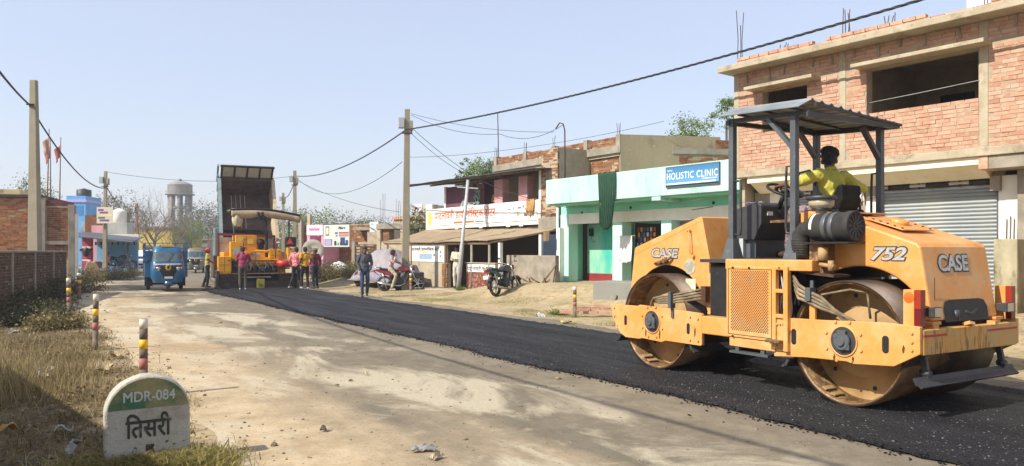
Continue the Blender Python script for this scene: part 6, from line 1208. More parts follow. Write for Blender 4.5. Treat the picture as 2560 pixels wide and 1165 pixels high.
for w, z, r_ in ((1.1, .80, .09), (1.75, .82, .10), (2.2, .78, .08), (.72, .95, .07)): b = MB(); b.cyl((.18, 1.53 - w, z), (.40, 1.53 - w, z), r_, n=14); b.build('motor_housing', random.choice((M_dk, M_grey, M_steel)), pv)
for w in (.3, .7, 2.5, 2.85): b = MB(); b.cyl((-.03, 1.53 - w, .45), (.0, 1.53 - w, .45), .035, n=8); b.build('screed_bolt', M_steel, pv)
pb('grey_splash_panel', M_tar, .50, .95, .64, .72, .2, .3, 0); pb('deck_edge', M_steel, .95, 2.4, .95, 1.02, .28, .36, 0)
# red framed wind screen in front of the engine
b = MB(); b.bar((3.1, 1.53 - .22, 2.28), (3.1, 1.53 - 2.62, 2.20), .10, .12); b.bar((3.1, 1.53 - .24, 1.0), (3.1, 1.53 - .24, 2.3), .09, .09); b.bar((3.1, 1.53 - 2.60, 1.0), (3.1, 1.53 - 2.60, 2.22), .09, .09); b.build('hopper_frame', M_pr, pv)
pb('screen_pane', M_grey2, .30, .95, 1.25, 2.15, 3.1, 3.12, 0); pb('screen_pane', M_grey2, 2.05, 2.55, 1.6, 2.1, 3.1, 3.12, 0); pb('hopper', M_tar, .05, 3.0, .35, 1.35, 3.4, 4.9); pb('body', M_py, .3, 2.75, .5, 1.5, 1.0, 3.4)
for w in (.15, 2.55): pb('crawler_track', M_rubber, w, w + .4, .02, .62, .9, 3.8, .12)
# sunroof cloth on posts
def tarp(a, c): return (.55 + 1.9 * c, 1.53 - (.55 + 2.75 * a), 3.20 + .12 * math.sin(3.14 * a) - .20 * a + .10 * c + .05 * math.sin(a * 9) * math.sin(3.14 * c) - .16 * math.sin(3.14 * c) * (.4 + .6 * math.sin(3.14 * a)))
b = MB(); b.grid(tarp, 24, 12); b.build('sunroof_cloth', mat('tan_canvas', hexc('#b09a78'), .9, var=(3., hexc('#8d7a5c'))), pv, solid=.02)
b = MB(); b.tube([Vector(tarp(a, 0)) + Vector((0, 0, .05)) for a in np.linspace(0, 1, 12)], .05, 6); b.tube([Vector(tarp(a, 1)) for a in np.linspace(0, 1, 12)], .04, 6); b.tube([tarp(0, c) for c in np.linspace(0, 1, 6)], .04, 6); b.tube([tarp(1, c) for c in np.linspace(0, 1, 6)], .04, 6); b.build('sunroof_frame', M_black, pv)
b = MB(); b.grid(lambda a, c: (.52 - .05 * math.sin(3.1 * c), 1.53 - (.55 + 2.75 * a), 3.20 + .12 * math.sin(3.14 * a) - .20 * a - c * (.26 + .12 * math.sin(a * 7) ** 2 * (1 - a))), 30, 4); b.build('sunroof_valance', mat('tan_canvas', hexc('#b09a78')), pv, solid=.01)
b = MB(); b.grid(lambda a, c: (.48 - .04 * math.sin(a * 12), 1.53 - (1.55 + .3 * a + .1 * c), 3.17 - .35 * c), 10, 6); b.build('hung_jacket', M_black, pv, solid=.03)
for w in (.72, 2.0, 2.95): b = MB(); b.cyl((1.2, 1.53 - w, 1.3), (1.2, 1.53 - w, 3.15), .03, n=8); b.build('sunroof_post', M_dk, pv)
b = MB(); b.grid(lambda a, c: (.6 + (.13 + .04 * math.sin(a * 18)) * math.cos(6.283 * a) * (.35 + .65 * math.sin(2.6 * c + .3)), 1.53 - .8 + (.2 + .03 * math.sin(a * 25)) * math.sin(6.283 * a) * (.35 + .65 * math.sin(2.6 * c + .3)), 3.10 - .55 * c), 24, 10); o = b.build('hung_sack', mat('cream_sack', hexc('#cfc4a0'), .9, var=(8., hexc('#a89a76'))), pv, solid=.01); b = MB(); b.tube([(.6, 1.53 - .8, 2.8), (.6, 1.53 - .8, 3.2)], .012, 5); b.build('sack_cord', M_wire, o)

# ------------------------------------------------------------------ tipper truck with its bed raised into the paver
tk = thing('tipper_truck', 'tipper truck with its steep raised bed feeding the yellow paver', 'truck', roadpt(28.6, 1.92, -.04) + Vector((.88, 0, 0)), R(90 + 24))
M_tb = mat('bed_paint_teal', hexc('#6f8a8c'), .6, var=(2., hexc('#8d9a94')), dirt=((3., hexc('#7a6650'), .55, .72),), stretch=(1, 1, .6)); M_ti = mat('bed_inside_dark', hexc('#6a584c'), .7, .2, var=(2.5, hexc('#4a3d36')), dirt=(5., hexc('#8f7c6a'), .58, .75)); M_ts = mat('bed_cream_side', hexc('#c9b796'), .7, var=(2., hexc('#b3a180')), dirt=(4., hexc('#6b5a48'), .55, .72))
bed = bpy.data.objects.new('tipping_bed', None); COL.objects.link(bed); bed.parent = tk; bed.location = (.15, 0, 1.25); bed.rotation_euler = (0, R(-58), 0)
BL, BW, BH = 3.55, 1.12, 1.15
part_box('bed_floor', bed, M_ti, 0, BL, -BW, BW, -.08, .0); part_box('bed_wall', bed, M_ts, 0, BL, BW, BW + .05, -.08, BH); part_box('bed_wall', bed, M_ts, 0, BL, -BW - .05, -BW, -.08, BH)
part_box('bed_head', bed, M_ti, BL, BL + .06, -BW - .05, BW + .05, -.08, BH + .1)
for k in range(8): q = .25 + k * .58; part_box('side_rib', bed, M_tb, q, q + .12, BW + .05, BW + .13, -.08, BH); part_box('side_rib', bed, M_ts, q, q + .12, -BW - .13, -BW - .05, -.08, BH)
for k in range(11): w = -BW + .12 + k * .20; part_box('floor_rib', bed, M_ts if k in (5, 6, 7, 8) else M_ti, 1.6, BL - .1, w, w + .03, .0, .03)
for z in (.2, .5, .8, 1.1): part_box('head_rib', bed, M_ti, BL - .06, BL, -BW, BW, z, z + .12)
part_box('top_rail', bed, M_tb, 0, BL, BW, BW + .14, BH, BH + .08); part_box('top_rail', bed, M_ts, 0, BL, -BW - .14, -BW, BH, BH + .08)
cp = part_box('cab_guard', bed, M_tb, BL + .06, BL + .12, -BW - .02, BW + .02, BH + .0, BH + .95); 
for k in range(4): w = -BW + .06 + k * .545; part_box('guard_panel', cp, mat('pale_guard_panel', hexc('#b9c0b8'), .5, dirt=(4., hexc('#8a8270'), .55, .75)), BL + .04, BL + .058, w, w + .47, BH + .18, BH + .88)
part_box('guard_rail', cp, M_black, BL + .0, BL + .06, -BW - .06, BW + .06, BH + .92, BH + 1.0)
for k in range(5): w = -BW + k * .56; part_box('guard_bar', cp, M_black, BL + .0, BL + .06, w - .03, w + .03, BH + .1, BH + .95)
def heap(a, c): x = -.2 + 1.7 * c; return (x, BW * (2 * a - 1) * .99, .02 + .70 * max(0, 1 - c) ** .8 * (.75 + .25 * math.sin(3.14 * a)) + .05 * noise.noise(Vector((a * 9, c * 9, 2))))
b = MB(); b.grid(heap, 40, 30); b.build('asphalt_load', M_asph, bed)
b = MB(); b.cyl((.6, .5, .95), (3.2, .4, 3.9), .11, .06, n=10) if False else None
b = MB(); b.cyl((4.0, 0, 1.0), (2.9, 0, 4.3), .10, .06, n=10); b.build('lift_ram', M_dk, tk)
b = MB(); b.bb(.0, 6.9, -.42, -.30, .80, 1.05); b.bb(.0, 6.9, .30, .42, .80, 1.05); b.bb(.1, .25, -.6, .6, .8, 1.0); b.build('chassis', M_dk, tk)
for x in (.75, 2.05, 5.9):
    for s_ in (1, -1): wheel_parts(tk, x, .50, .50, .46 if x < 5 else .28, hub=M_rust, y=s_ * .95)
b = MB(); b.prism([(5.3, .75), (5.3, 2.75), (6.9, 2.75), (7.1, 2.0), (7.15, .6), (6.5, .6), (6.4, .95), (5.6, .95)], -1.2, 1.2); b.build('cab', mat('truck_dull_cab', hexc('#6f7f7c'), .4, coat=.3), tk, bevel=.05); part_box('mud_flap', tk, M_rubber, -.1, -.06, .6, 1.2, .25, .9); part_box('mud_flap', tk, M_rubber, -.1, -.06, -1.2, -.6, .25, .9)
for s_ in (1, -1): part_box('side_window', tk, M_glass, 5.7, 6.6, s_ * 1.198, s_ * 1.206, 1.8, 2.5); part_box('tail_lamp', tk, mat('red_lens', hexc('#b8401c')), -.06, .0, s_ * .75, s_ * .95, .82, .92)
# grey tarpaulin over a parked car
p = G(1000, 716, .03); cl0 = dg_.matrix_basis @ Vector((-6.1, -3.35, 0)); cc = thing('covered_car', 'parked car under a grey and lilac tarpaulin beside the awning shop', 'car', (cl0.x, cl0.y, gz(cl0.x, cl0.y)), R(DA - 90))
def cov(a, c):
    x = -1.95 + 3.9 * a; prof = np.interp(a, [0, .05, .16, .30, .42, .66, .78, .93, 1], [.25, .75, .92, 1.38, 1.52, 1.52, 1.02, .90, .25]); y = (2 * c - 1); k = 1 - abs(y) ** 3.5
    z = .22 + (prof - .22) * k; hw = .84 + .10 * abs(y) ** 6; fold = .035 * math.sin(a * 46 + 5 * c) * abs(y) ** 3 + .03 * noise.noise(Vector((a * 9, c * 7, 3)))
    return (x * (1 + .02 * math.sin(c * 20)), y * hw + fold, max(z + .04 * noise.noise(Vector((a * 7, c * 5, 8))), .16))
b = MB(); b.grid(cov, 60, 40); b.build('tarpaulin', mat('grey_tarpaulin', hexc('#98908c'), .7, var=(1.2, hexc('#7d7786')), dirt=(3., hexc('#b9aa92'), .55, .75)), cc, solid=.012)
for x in (-1.25, 1.25):
    for s_ in (-.72, .72): wheel_parts(cc, x, .29, .29, .18, hub=M_grey, y=s_)
part_box('underbody', cc, M_black, -1.7, 1.7, -.7, .7, .2, .5); part_box('rear_bumper', cc, mat('dark_blue_car', hexc('#252f48'), .3, coat=.5), 1.6, 1.92, -.75, .75, .3, .62, bevel=.06)
b = MB(); b.tube([(-1.0, -.94, .55), (-.3, -.98, .80), (.4, -.97, .78), (1.0, -.95, .60)], .015, 6); b.build('tie_rope', M_dk, cc)
# ------------------------------------------------------------------ milestone and striped bollards
mp_ = G(372, 1150); ms = thing('milestone', 'round topped white and green painted kilometre stone in the dry grass', 'milestone', (mp_.x, mp_.y, -.05), RA)
def arch_prof(hw, h, n=22):
    hs = h - hw * .92; return [(-hw, -.1)] + [(-hw * math.cos(t), hs + hw * .92 * math.sin(t)) for t in np.linspace(0, math.pi, n)] + [(hw, -.1)]
M_ms = mat('milestone_whitewash', hexc('#bdb8a8'), .9, var=(3., hexc('#a8a292')), dirt=((4., hexc('#8a816a'), .48, .68), (1.6, hexc('#6f6650'), .58, .72), (30., hexc('#5f5a4c'), .63, .72)), bump=(35, .7))
M_mg = mat('milestone_green', hexc('#2f6a52'), .9, var=(4., hexc('#4d6a48')), dirt=((3.2, hexc('#97895c'), .44, .62), (30., hexc('#9ab0a0'), .64, .72)), bump=(35, .4))
M_mt = mat('faded_black_paint', hexc('#3f3934'), .9, dirt=(14., hexc('#8a8474'), .58, .72)); M_mw = mat('faded_white_paint', hexc('#b9c0b4'), .9, dirt=(14., hexc('#5f7a68'), .58, .72))
b = MB(); b.prism(arch_prof(.28, .655, 40), 0, .17); st0 = b.build('stone', M_ms, ms, bevel=.018)
for v in st0.data.vertices: k_ = noise.noise(v.co * 9) * .007; v.co.x += k_; v.co.z += noise.noise(v.co * 7 + Vector((3, 1, 2))) * .008
gp = [(x, z) for x, z in arch_prof(.266, .64) if z > .43]; b = MB(); b.prism([(-.262, .425)] + gp + [(.262, .425)], -.0035, .004); b.build('green_band', M_mg, ms)
lettering('lettering', 'MDR-084', M_mw, ms, (-.165, -.004, .475), (1, 0, .0), (0, 0, 1), .34, .075, 0, .002, heavy=.02)
lettering('lettering', 'ितसरी', M_mt, ms, (-.15, -.001, .215), (1, 0, 0), (0, 0, 1), .30, .175, 0, .002, heavy=.022)
lettering('lettering', '1', M_mt, ms, (-.02, -.001, .055), (1, 0, 0), (0, 0, 1), .055, .11, .03, .002)
M_bp = mat('bollard_grey', hexc('#77695a'), .85, var=(4., hexc('#5f5346')), dirt=(8., hexc('#9a8a72'), .55, .75)); M_bw = mat('bollard_white', hexc('#d3ccb9'), .8, dirt=(8., hexc('#8a7f6c'), .58, .7)); M_brd = mat('bollard_red', hexc('#a8635c'), .75, dirt=(8., hexc('#8a6a5c'), .58, .75))
def bollard(label, px, py, h=.80, r=.043, tilt=0., z=0.):
    p = G(px, py, z); t = thing('bollard', label, 'bollard', (p.x, p.y, z - .05), .4); t.rotation_euler = (R(tilt), R(tilt * .6), .4); h += .05; n = 10
    b = MB(); b.cyl((0, 0, -.2), (0, 0, h * .36), r, n=n); b.cyl((0, 0, h * .50), (0, 0, h * .62), r * .995, n=n); b.cyl((0, 0, h * .74), (0, 0, h * .88), r * .99, n=n); b.build('post', M_bp, t)
    for nm, a, c, m_ in (('red_band', .36, .50, M_brd), ('yellow_band', .62, .74, M_yellow), ('white_top', .88, 1.0, M_bw)): b = MB(); b.cyl((0, 0, h * a), (0, 0, h * c), r * 1.01, n=n); b.build(nm, m_, t)
    b = MB(); b.cyl((0, 0, h), (0, 0, h + .006), r * .8, n=n); b.build('broken_cap', M_concrete, t)
bollard('striped bollard on the road edge directly behind the kilometre stone', 359, 981, .78, .043); bollard('striped bollard in dry grass, next along from the kilometre stone one', 238, 868, .83, .042, 1.5)
bollard('striped bollard among dark weeds near the left concrete pole', 173, 785, .86, .048, -2); bollard('striped bollard half hidden in the shrubs below the blue shop', 198, 745, .8, .06)
bollard('striped bollard beside the pink brick edging across the road', 1437, 787, .66, .044); bollard('striped bollard beside the concrete pole and parked red motorcycle', 1027, 727, .66, .05); bollard('striped bollard at the foot of the earth bank', 834, 697, .7, .06, 3)

# ------------------------------------------------------------------ left side: boundary wall, brick house, shop, houses
random.seed(21)
def wall_dir(p, q): return math.degrees(math.atan2(q[0] - p[0], -(q[1] - p[1])))
w0, w1 = (-16.0, 27.4), (-11.6, 15.5); aw_ = wall_dir(w0, w1); Lw = math.hypot(w1[0] - w0[0], w1[1] - w0[1])
bw = building('boundary_wall', 'long dark brown brick boundary wall in shade along the left verge', w0, aw_, 'wall')
# seen from the road this wall's outer face looks towards +x, so it is laid on the far side of the local frame
ww = part_box('wall_core', bw, mat('boundary_mortar', hexc('#94866f', .85), .95, var=(1.5, hexc('#7a6d5a')), bump=(20, .5)), 0, Lw, .06, .26, -.4, 1.46)
bw.rotation_euler[2] += math.pi; bw.location = (w1[0], w1[1], 0)
brickwork(ww, bw, 0, Lw, -.25, 1.44, .03, (), 300, MB_grey, Hc=.085, jit=.008)
for k in range(5): q = .2 + k * Lw / 5; part_box('wall_pier', bw, M_concrete, q, q + .11, .0, .3, -.4, 1.50, bevel=.02)
part_box('wall_coping', bw, M_concrete, 0, Lw, .0, .29, 1.462, 1.52, bevel=.015)
HO = (-20.2, 27.5); hs_ = building('brick_house', 'flat roofed exposed brick house behind the dark brown boundary wall', HO, 108)
H_ = lambda x, y, off=0.: fac(HO, 108, x, y, off); hx = H_(97, 0)[0]; hx2 = H_(178, 0)[0]
hw_ = part_box('wall', hs_, M_mortar, -2., hx + .1, .03, 5, -.2, 3.48); hw2 = part_box('wall', hs_, M_mortar, hx + .1, hx2, .08, .6, -.2, H_(150, 515)[1])
MB_orange = brick_mat('orange_old_brick', [hexc('#a8663f', .9), hexc('#bb7d52', .9), hexc('#96593a', .85), hexc('#c08a60', .9)], hexc('#9c8060'))
brickwork(hw_, hs_, -2., hx, .9, 3.50, .0, [(.8, 1.15, 2.0, 2.1), (.6, .8, 2.75, 2.83), (1.7, 1.85, 2.75, 2.83)], 300, MB_orange, Hc=.078)
brickwork(hw2, hs_, hx + .25, hx2 - .12, 1.2, H_(150, 515)[1], .05, (), 200, MB_old, Hc=.078)
for q, zt in ((hx, 3.5), (hx2 - .1, H_(150, 515)[1] + .05)): part_box('column', hs_, M_concrete, q, q + .22, -.04, .25, -.2, zt, bevel=.01)
part_box('lintel_band', hs_, M_concrete, hx + .2, hx2 - .1, -.01, .1, 1.75, 1.88); part_box('roof_edge', hs_, mat('dark_roof_edge', hexc('#4a3c34'), .8), -2., hx + .1, -.06, 5, 3.50, 3.60); part_box('red_roof_lean', hs_, mat('maroon_sheet', hexc('#6a3030'), .7), hx + .15, hx + .75, .1, 2.0, H_(150, 515)[1], H_(150, 515)[1] + .22)
part_box('white_strip', hs_, M_white, hx2 + .12, hx2 + .20, -.02, .2, -.2, 2.9)
# yellow rooftop at the far left
yh = building('yellow_house', 'cream and yellow house with rooftop railing behind the brick house', (-27, 36), 108); part_box('wall', yh, mat('cream_yellow_wall', hexc('#d9c690'), .85, var=(1., hexc('#c9b47c'))), -3, 3.2, 0, 5, 0, 4.5); part_box('parapet', yh, M_white, -3, 2.3, -.05, .1, 4.5, 5.0); part_box('fascia', yh, mat('maroon_sheet', hexc('#6a3030')), -3, 1.5, -.25, 0, 3.9, 4.15)
for k in range(9): part_box('railing_post', yh, M_white, -.5 + .35 * k, -.45 + .35 * k, -.02, .03, 5.0, 5.5)
part_box('railing', yh, M_white, -.6, 2.4, -.02, .03, 5.5, 5.55); b = MB(); b.bar((.6, -.3, 5.6), (2.6, -.3, 3.9), .05, .05); b.build('stair_rail', M_dk, yh)
# flag poles
def flag(label, bx, by, tx, ty, Y, col):
    p = PW(bx, by, Y); q = PW(tx, ty, Y); t = thing('flag_pole', label, 'flag', (p.x, p.y, 0), 0, 'temple flags behind the brick house'); top = Vector((q.x - p.x, 0, q.z)); b = MB(); b.tube([(0, 0, 0), Vector((0, 0, 0)).lerp(top, .5) + Vector((.05, 0, 0)), top], [.04, .03, .015], 6); b.build('bamboo_pole', M_wood, t)
    b = MB(); b.grid(lambda a, c: (top.x * (1 - .08 * c) - .02 - .26 * a * (1 - .35 * c), .05 * math.sin(a * 6 + c * 3), top.z - .30 - .55 * c - .25 * a), 8, 8); b.build('flag', mat('flag_' + col.strip('#'), hexc(col), .9, var=(5., hexc(col, .7))), t, solid=.008)
flag('tall bamboo pole with a faded orange flag, leaning left', 106, 505, 123, 322, 31, '#c09a80'); flag('bamboo pole with a dusty red flag between the other two', 121, 512, 126, 345, 31.5, '#b9706a'); flag('bamboo pole with a bright red flag and dark tip', 139, 512, 152, 343, 32, '#b05a58')
# blue shop with porch
SO = PW(186, 680, 47); SA = 98.; bs = building('blue_shop', 'small open blue painted shop with a thin awning', (SO.x, SO.y), SA); S_ = lambda x, y, off=0.: fac((SO.x, SO.y), SA, x, y, off)
sx1 = S_(322, 0)[0]; M_bsh = mat('sky_blue_wall', hexc('#6aa9cf'), .85, var=(1., hexc('#7db6d8')), dirt=(3., hexc('#9ab8c4'), .6, .8)); M_pks = mat('pink_pillar', hexc('#c4506a'), .8, var=(2., hexc('#a83f58')))
part_box('front_sill', bs, M_bsh, 0, sx1, 0, .15, -.2, .42); part_box('back_wall', bs, M_bsh, .7, sx1, 1.6, 1.75, 0, 2.1); part_box('upper_back_wall', bs, M_white, .7, sx1 + .05, 1.58, 1.75, 2.1, 2.6); part_box('floor', bs, M_concrete, 0, sx1, .15, 1.6, -.1, .30)
for z0, z1, m_ in ((0, .9, M_pks), (.9, .98, M_white), (.98, 1.7, M_pks), (1.7, 1.8, M_white), (1.8, 2.35, M_pks)): part_box('pillar_block', bs, m_, .25, .75, .5, .9, z0, z1)
part_box('left_post', bs, M_white, .0, .09, .0, .12, .3, 2.6); part_box('right_post', bs, M_dk, sx1 - .12, sx1 - .0, .0, .12, .0, 2.0)
b = MB(); b.add([(-.05, -.35, 2.42), (sx1 + .3, -.35, 2.05), (sx1 + .3, 1.8, 2.40), (-.05, 1.8, 2.72)], [(0, 1, 2, 3)]); b.build('awning', M_grey, bs, solid=.05)
for k in range(8): q = .9 + k * .33; part_box('hanging_goods', bs, M_black if k % 2 else M_rust, q, q + .09, .75, .80, 1.88, 2.08 + .02 * (k % 3))
o = part_box('wooden_crate', None, mat('orange_crate', hexc('#b0562c'), .8), *(-.3, .3, -.2, .2, 0, .55)); o.location = bs.matrix_basis @ Vector((S_(237, 0, .7)[0], .7, .30)); o.rotation_euler = bs.rotation_euler; tag(o, 'orange wooden box standing inside the blue shop', 'box')
b = MB(); b.ball((0, 0, 0), (.22, .1, .3)); b.bb(-.35, .35, -.06, .06, .05, .2); o = b.build('hung_shirt', M_black, None); o.location = bs.matrix_basis @ Vector((.5, .42, 1.45)); tag(o, 'dark shirt hung on the pink pillar of the blue shop', 'shirt')
b = MB(); b.grid(lambda a, c: (.55 * (2 * a - 1) * (1 - .7 * c), -.25 * c + .3 * (a - .5), .95 * c ** .8 + .08 * noise.noise(Vector((a * 5, c * 5, 1)))), 14, 10); o = b.build('cement_sack', mat('tan_sack', hexc('#c2a888'), .9), None, solid=.1); o.location = bs.matrix_basis @ Vector((S_(233, 0, -.6)[0], -.6, -.1)); tag(o, 'tan sack leaning before the sill of the blue shop', 'sack')
pw_ = bs.matrix_basis @ Vector((S_(270, 0, .6)[0], .6, .30)); figure('person', 'person in a pink shirt seated inside the blue shop', pw_, R(150), dict(pel=(0, 0, .42), wai=(0, 0, .54), che=(0, .02, .74), nec=(0, .02, .90), hea=(0, .04, 1.03), rS=(.16, 0, .86), lS=(-.16, 0, .86), rE=(.2, .12, .66), rW=(.16, .30, .52), lE=(-.2, .12, .66), lW=(-.16, .30, .52), rK=(.12, .38, .44), lK=(-.12, .38, .44), rA=(.12, .40, .08), lA=(-.12, .40, .08), rH=(.08, 0, .40), lH=(-.08, 0, .40)), '#cf8a94', '#3a3a44', skin=2, vox=.018)
pm_ = bs.matrix_basis @ Vector((S_(278, 0, .9)[0], .9, .3)); motorcycle('dark motorcycle parked inside the porch of the blue shop', pm_, R(10), '#23262b', 4)
pkw = building('pink_wall_house', 'narrow pink and cream house end wall left of the blue shop', (SO.x - .6, SO.y + 3.), SA); part_box('wall', pkw, mat('pale_pink_wall', hexc('#d9a9ac'), .85, var=(1.5, hexc('#c98f96'))), 0, .75, 0, .4, 0, 3.2); part_box('brick_top', pkw, MB_old, -.6, .5, .5, .9, 2.6, 3.9)
gh = building('grey_plaster_house', 'flat grey plastered house with a white water tank behind the blue shop', (PW(203, 600, 54).x, 54), SA); g1 = fac((PW(203, 600, 54).x, 54), SA, 318, 0)[0]
part_box('wall', gh, mat('grey_wash_wall', hexc('#b9b9b0'), .9, var=(1., hexc('#9d9f98')), dirt=(2., hexc('#7f8078'), .58, .75), stretch=(1, 1, .5)), 0, g1, 0, 1.3, 0, 3.55, bevel=.02)
for q in (.9, 2.3): part_box('vent_slot', gh, M_black, q, q + .3, -.01, .02, 2.6, 2.72)
b = MB(); b.lathe([(0, 1.05), (.2, 1.02), (.5, .85), (.55, .75), (.55, .05), (.5, 0)], (g1 - .75, .7, 3.55), ax='z', n=20); b.build('water_tank', M_white, gh)
for q in (g1 - 1.6, g1 - .2): part_box('stair_post', gh, M_concrete, q, q + .15, .6, .75, 3.55, 4.6)
bh = building('blue_tower_house', 'tall narrow blue house with a dark roof tank', (PW(166, 600, 78).x, 78), SA); b1 = fac((PW(166, 600, 78).x, 78), SA, 214, 0)[0]; M_bh = mat('bright_blue_wall', hexc('#5d9fd6'), .8, var=(1., hexc('#6cabdd')))
part_box('wall', bh, M_bh, 0, b1, 0, 4, 0, 7.2); part_box('cornice', bh, mat('lilac_band', hexc('#b9a9d6'), .8), -.1, b1 + .1, -.1, 4.1, 6.55, 6.8); part_box('balcony', bh, M_bh, b1 * .6, b1 + .1, -.5, 0, 3.4, 3.9); part_box('window', bh, mat('blue_shutter_window', hexc('#3f7fb8'), .6), .9, 1.6, -.03, .01, 5.2, 6.2)
b = MB(); b.lathe([(0, .9), (.3, .8), (.7, .7), (.7, 0)], (b1 * .6, 1.5, 7.2), ax='z', n=16); b.build('roof_tank', M_black, bh); part_box('brick_annex', bh, MB_orange, b1 - .1, b1 + 1.2, .5, 4, 0, 4.6)
hs3 = thing('shadow_house', 'unseen plain house added at the left to cast the verge shadow', 'house', (-3.07, .94, 0), math.atan2(.74, -.67)); part_box('wall', hs3, M_white, 0, 9., .15, 6., -.2, 2.9); part_box('roof', hs3, M_concrete, -.2, 9., 0, 6.2, 2.9, 3.02); part_box('door', hs3, M_wood, 3, 4, .10, .15, 0, 2.0)  # out of view; added and shaped so its roof edge shades the verge

# ------------------------------------------------------------------ concrete poles and cables
def pole(label, x, y, h, w0=.30, w1=.17, lean=(0, 0), m=None, z=0., box=True, group='roadside electricity poles', rot=.5):
    t = thing('electric_pole', label, 'pole', (x, y, z - .1), rot, group); b = MB(); V = []
    for zz, w in ((-.3, w0), (h, w1)): V += [(i * w / 2 + lean[0] * max(zz, 0) / h, j * w * .4 + lean[1] * max(zz, 0) / h, zz) for i, j in ((-1, -1), (1, -1), (1, 1), (-1, 1))]
    b.add(V, [(3, 2, 1, 0), (4, 5, 6, 7), (0, 1, 5, 4), (1, 2, 6, 5), (2, 3, 7, 6), (3, 0, 4, 7)]); b.build('shaft', m or M_pole, t, bevel=.015)
    if box:
        L_ = lambda zz: (lean[0] * zz / h, lean[1] * zz / h)
        b = MB(); q = L_(h - .5); b.bb(q[0] - w1 * .5 - .24, q[0] - w1 * .5 - .02, -.16, .12, h - .75, h - .35); b.build('service_box', M_grey2, t, bevel=.01); b = MB(); b.bb(q[0] + w1 * .5, q[0] + w1 * .5 + .12, -.1, .1, h - .85, h - .45); b.build('junction_box', M_concrete, t, bevel=.01)
        b = MB(); b.bar((q[0] - .2, -.08, h - .95), (q[0] + .2, -.08, h - .95), .05, .05); b.cyl((q[0] + .15, -.1, h - .98), (q[0] + .15, -.1, h - .80), .03, n=8); b.build('cable_clamp', M_rust, t)
    return t
M_pole = mat('pole_concrete', hexc('#a1977f', .9), .9, var=(2., hexc('#8d836e')), dirt=(6., hexc('#6f675a'), .6, .78), bump=(30, .3))
pole('broad bare concrete pole beside the brick house and boundary wall', -15.05, 24., 7.0, .37, .19, (-.05, 0), box=False, rot=0)
b = MB(); b.cyl((-15.25, 23.88, 6.12), (-15.0, 23.85, 6.1), .03, n=8); cl_ = b.build('cable_hook', M_rust, None); cl_.parent = [o for o in COL.objects if o.name.startswith('electric_pole') and o.type == 'EMPTY'][0]; cl_.location = (15.05, -24, .1)
p2 = PW(262, 688, 47); pole('concrete pole with pasted posters in front of the blue shop', p2.x, 47, 6.55, .27, .17, (.05, 0), rot=.1)
def poster(label, px, py, w, h, Y, cols, nm='poster', cat='poster', rz=0., lines=4, depth=.02):
    p = PW(px, py, Y); t = thing(nm, label, cat, (p.x, p.y, p.z), rz); part_box('board', t, mat('pr_' + cols[0].strip('#'), hexc(cols[0]), .7), -w / 2, w / 2, 0, depth, -h / 2, h / 2)
    for k in range(lines): c = cols[1 + k % (len(cols) - 1)]; x = -w * .42 + w * .1 * (k % 3); z = h * (.38 - .8 * k / lines); part_box('printed_block', t, mat('pr_' + c.strip('#'), hexc(c), .7), x, x + w * (.35 + .4 * ((k * 7) % 5) / 5), -.003, -.0005, z - h * .12, z)
    return t
poster('pale poster with a purple print tied to the concrete pole', 262, 538, 1.0, 1.0, 46.7, ('#c9bfa8', '#6a4a8a', '#8a3f5c', '#d8cf9a', '#5a6a4c'), lines=5)
pole('dark wooden pole with a lamp box behind the parked white car', PW(345, 600, 80).x, 80, 6.6, .26, .22, (-.15, 0), M_wood, rot=0)
pR = G(1013, 724); pole('tall concrete pole with a service box beside the red motorcycle', pR.x, pR.y, 7.15, .32, .20, (.08, .0), rot=.2)
pR2 = PW(737, 628, 50); pole('concrete pole rising behind the paver sunroof', pR2.x, 50, 6.9, .30, .2, rot=.2); pR3 = PW(708, 628, 69); pole('smaller concrete pole behind the raised truck bed', pR3.x, 69, 6.9, .30, .2, rot=.2)
for px, yt, Y, lb in ((510, 537, 120, 'thin distant pole standing free at the road bend'), (525, 550, 150, 'faint pole farthest down the road'), (477, 528, 105, 'distant pole before the pale green tree')): q = PW(px, 628, Y); pole(lb, q.x, Y, CH + (HY - yt) * Y / FPX, .3, .24, rot=.3)
mpz = stand_at(1145, 722, .1); q = PW(1170, 450, 28.3); t = thing('steel_service_pole', 'slanting galvanised steel service pole in front of the awning', 'pole', (mpz[0], 28.3, .05), 0); tp = Vector((q.x - mpz[0], 0, q.z - .05)); b = MB(); b.tube([(0, 0, -.05), tp * .4, tp * .42, tp], [.085, .085, .065, .06], 10); b.build('tube', M_grey2, t); cr = tp * .93; b = MB(); b.bar(cr + Vector((-.38, 0, .03)), cr + Vector((.4, 0, -.03)), .05, .05); b.build('cross_arm', M_grey2, t); b = MB(); b.tube([tp * .96, tp * .9 + Vector((-.12, -.03, 0)), tp * .75 + Vector((-.1, -.03, 0)), tp * .66], .012, 5); b.build('cable_loop', M_wire, t)
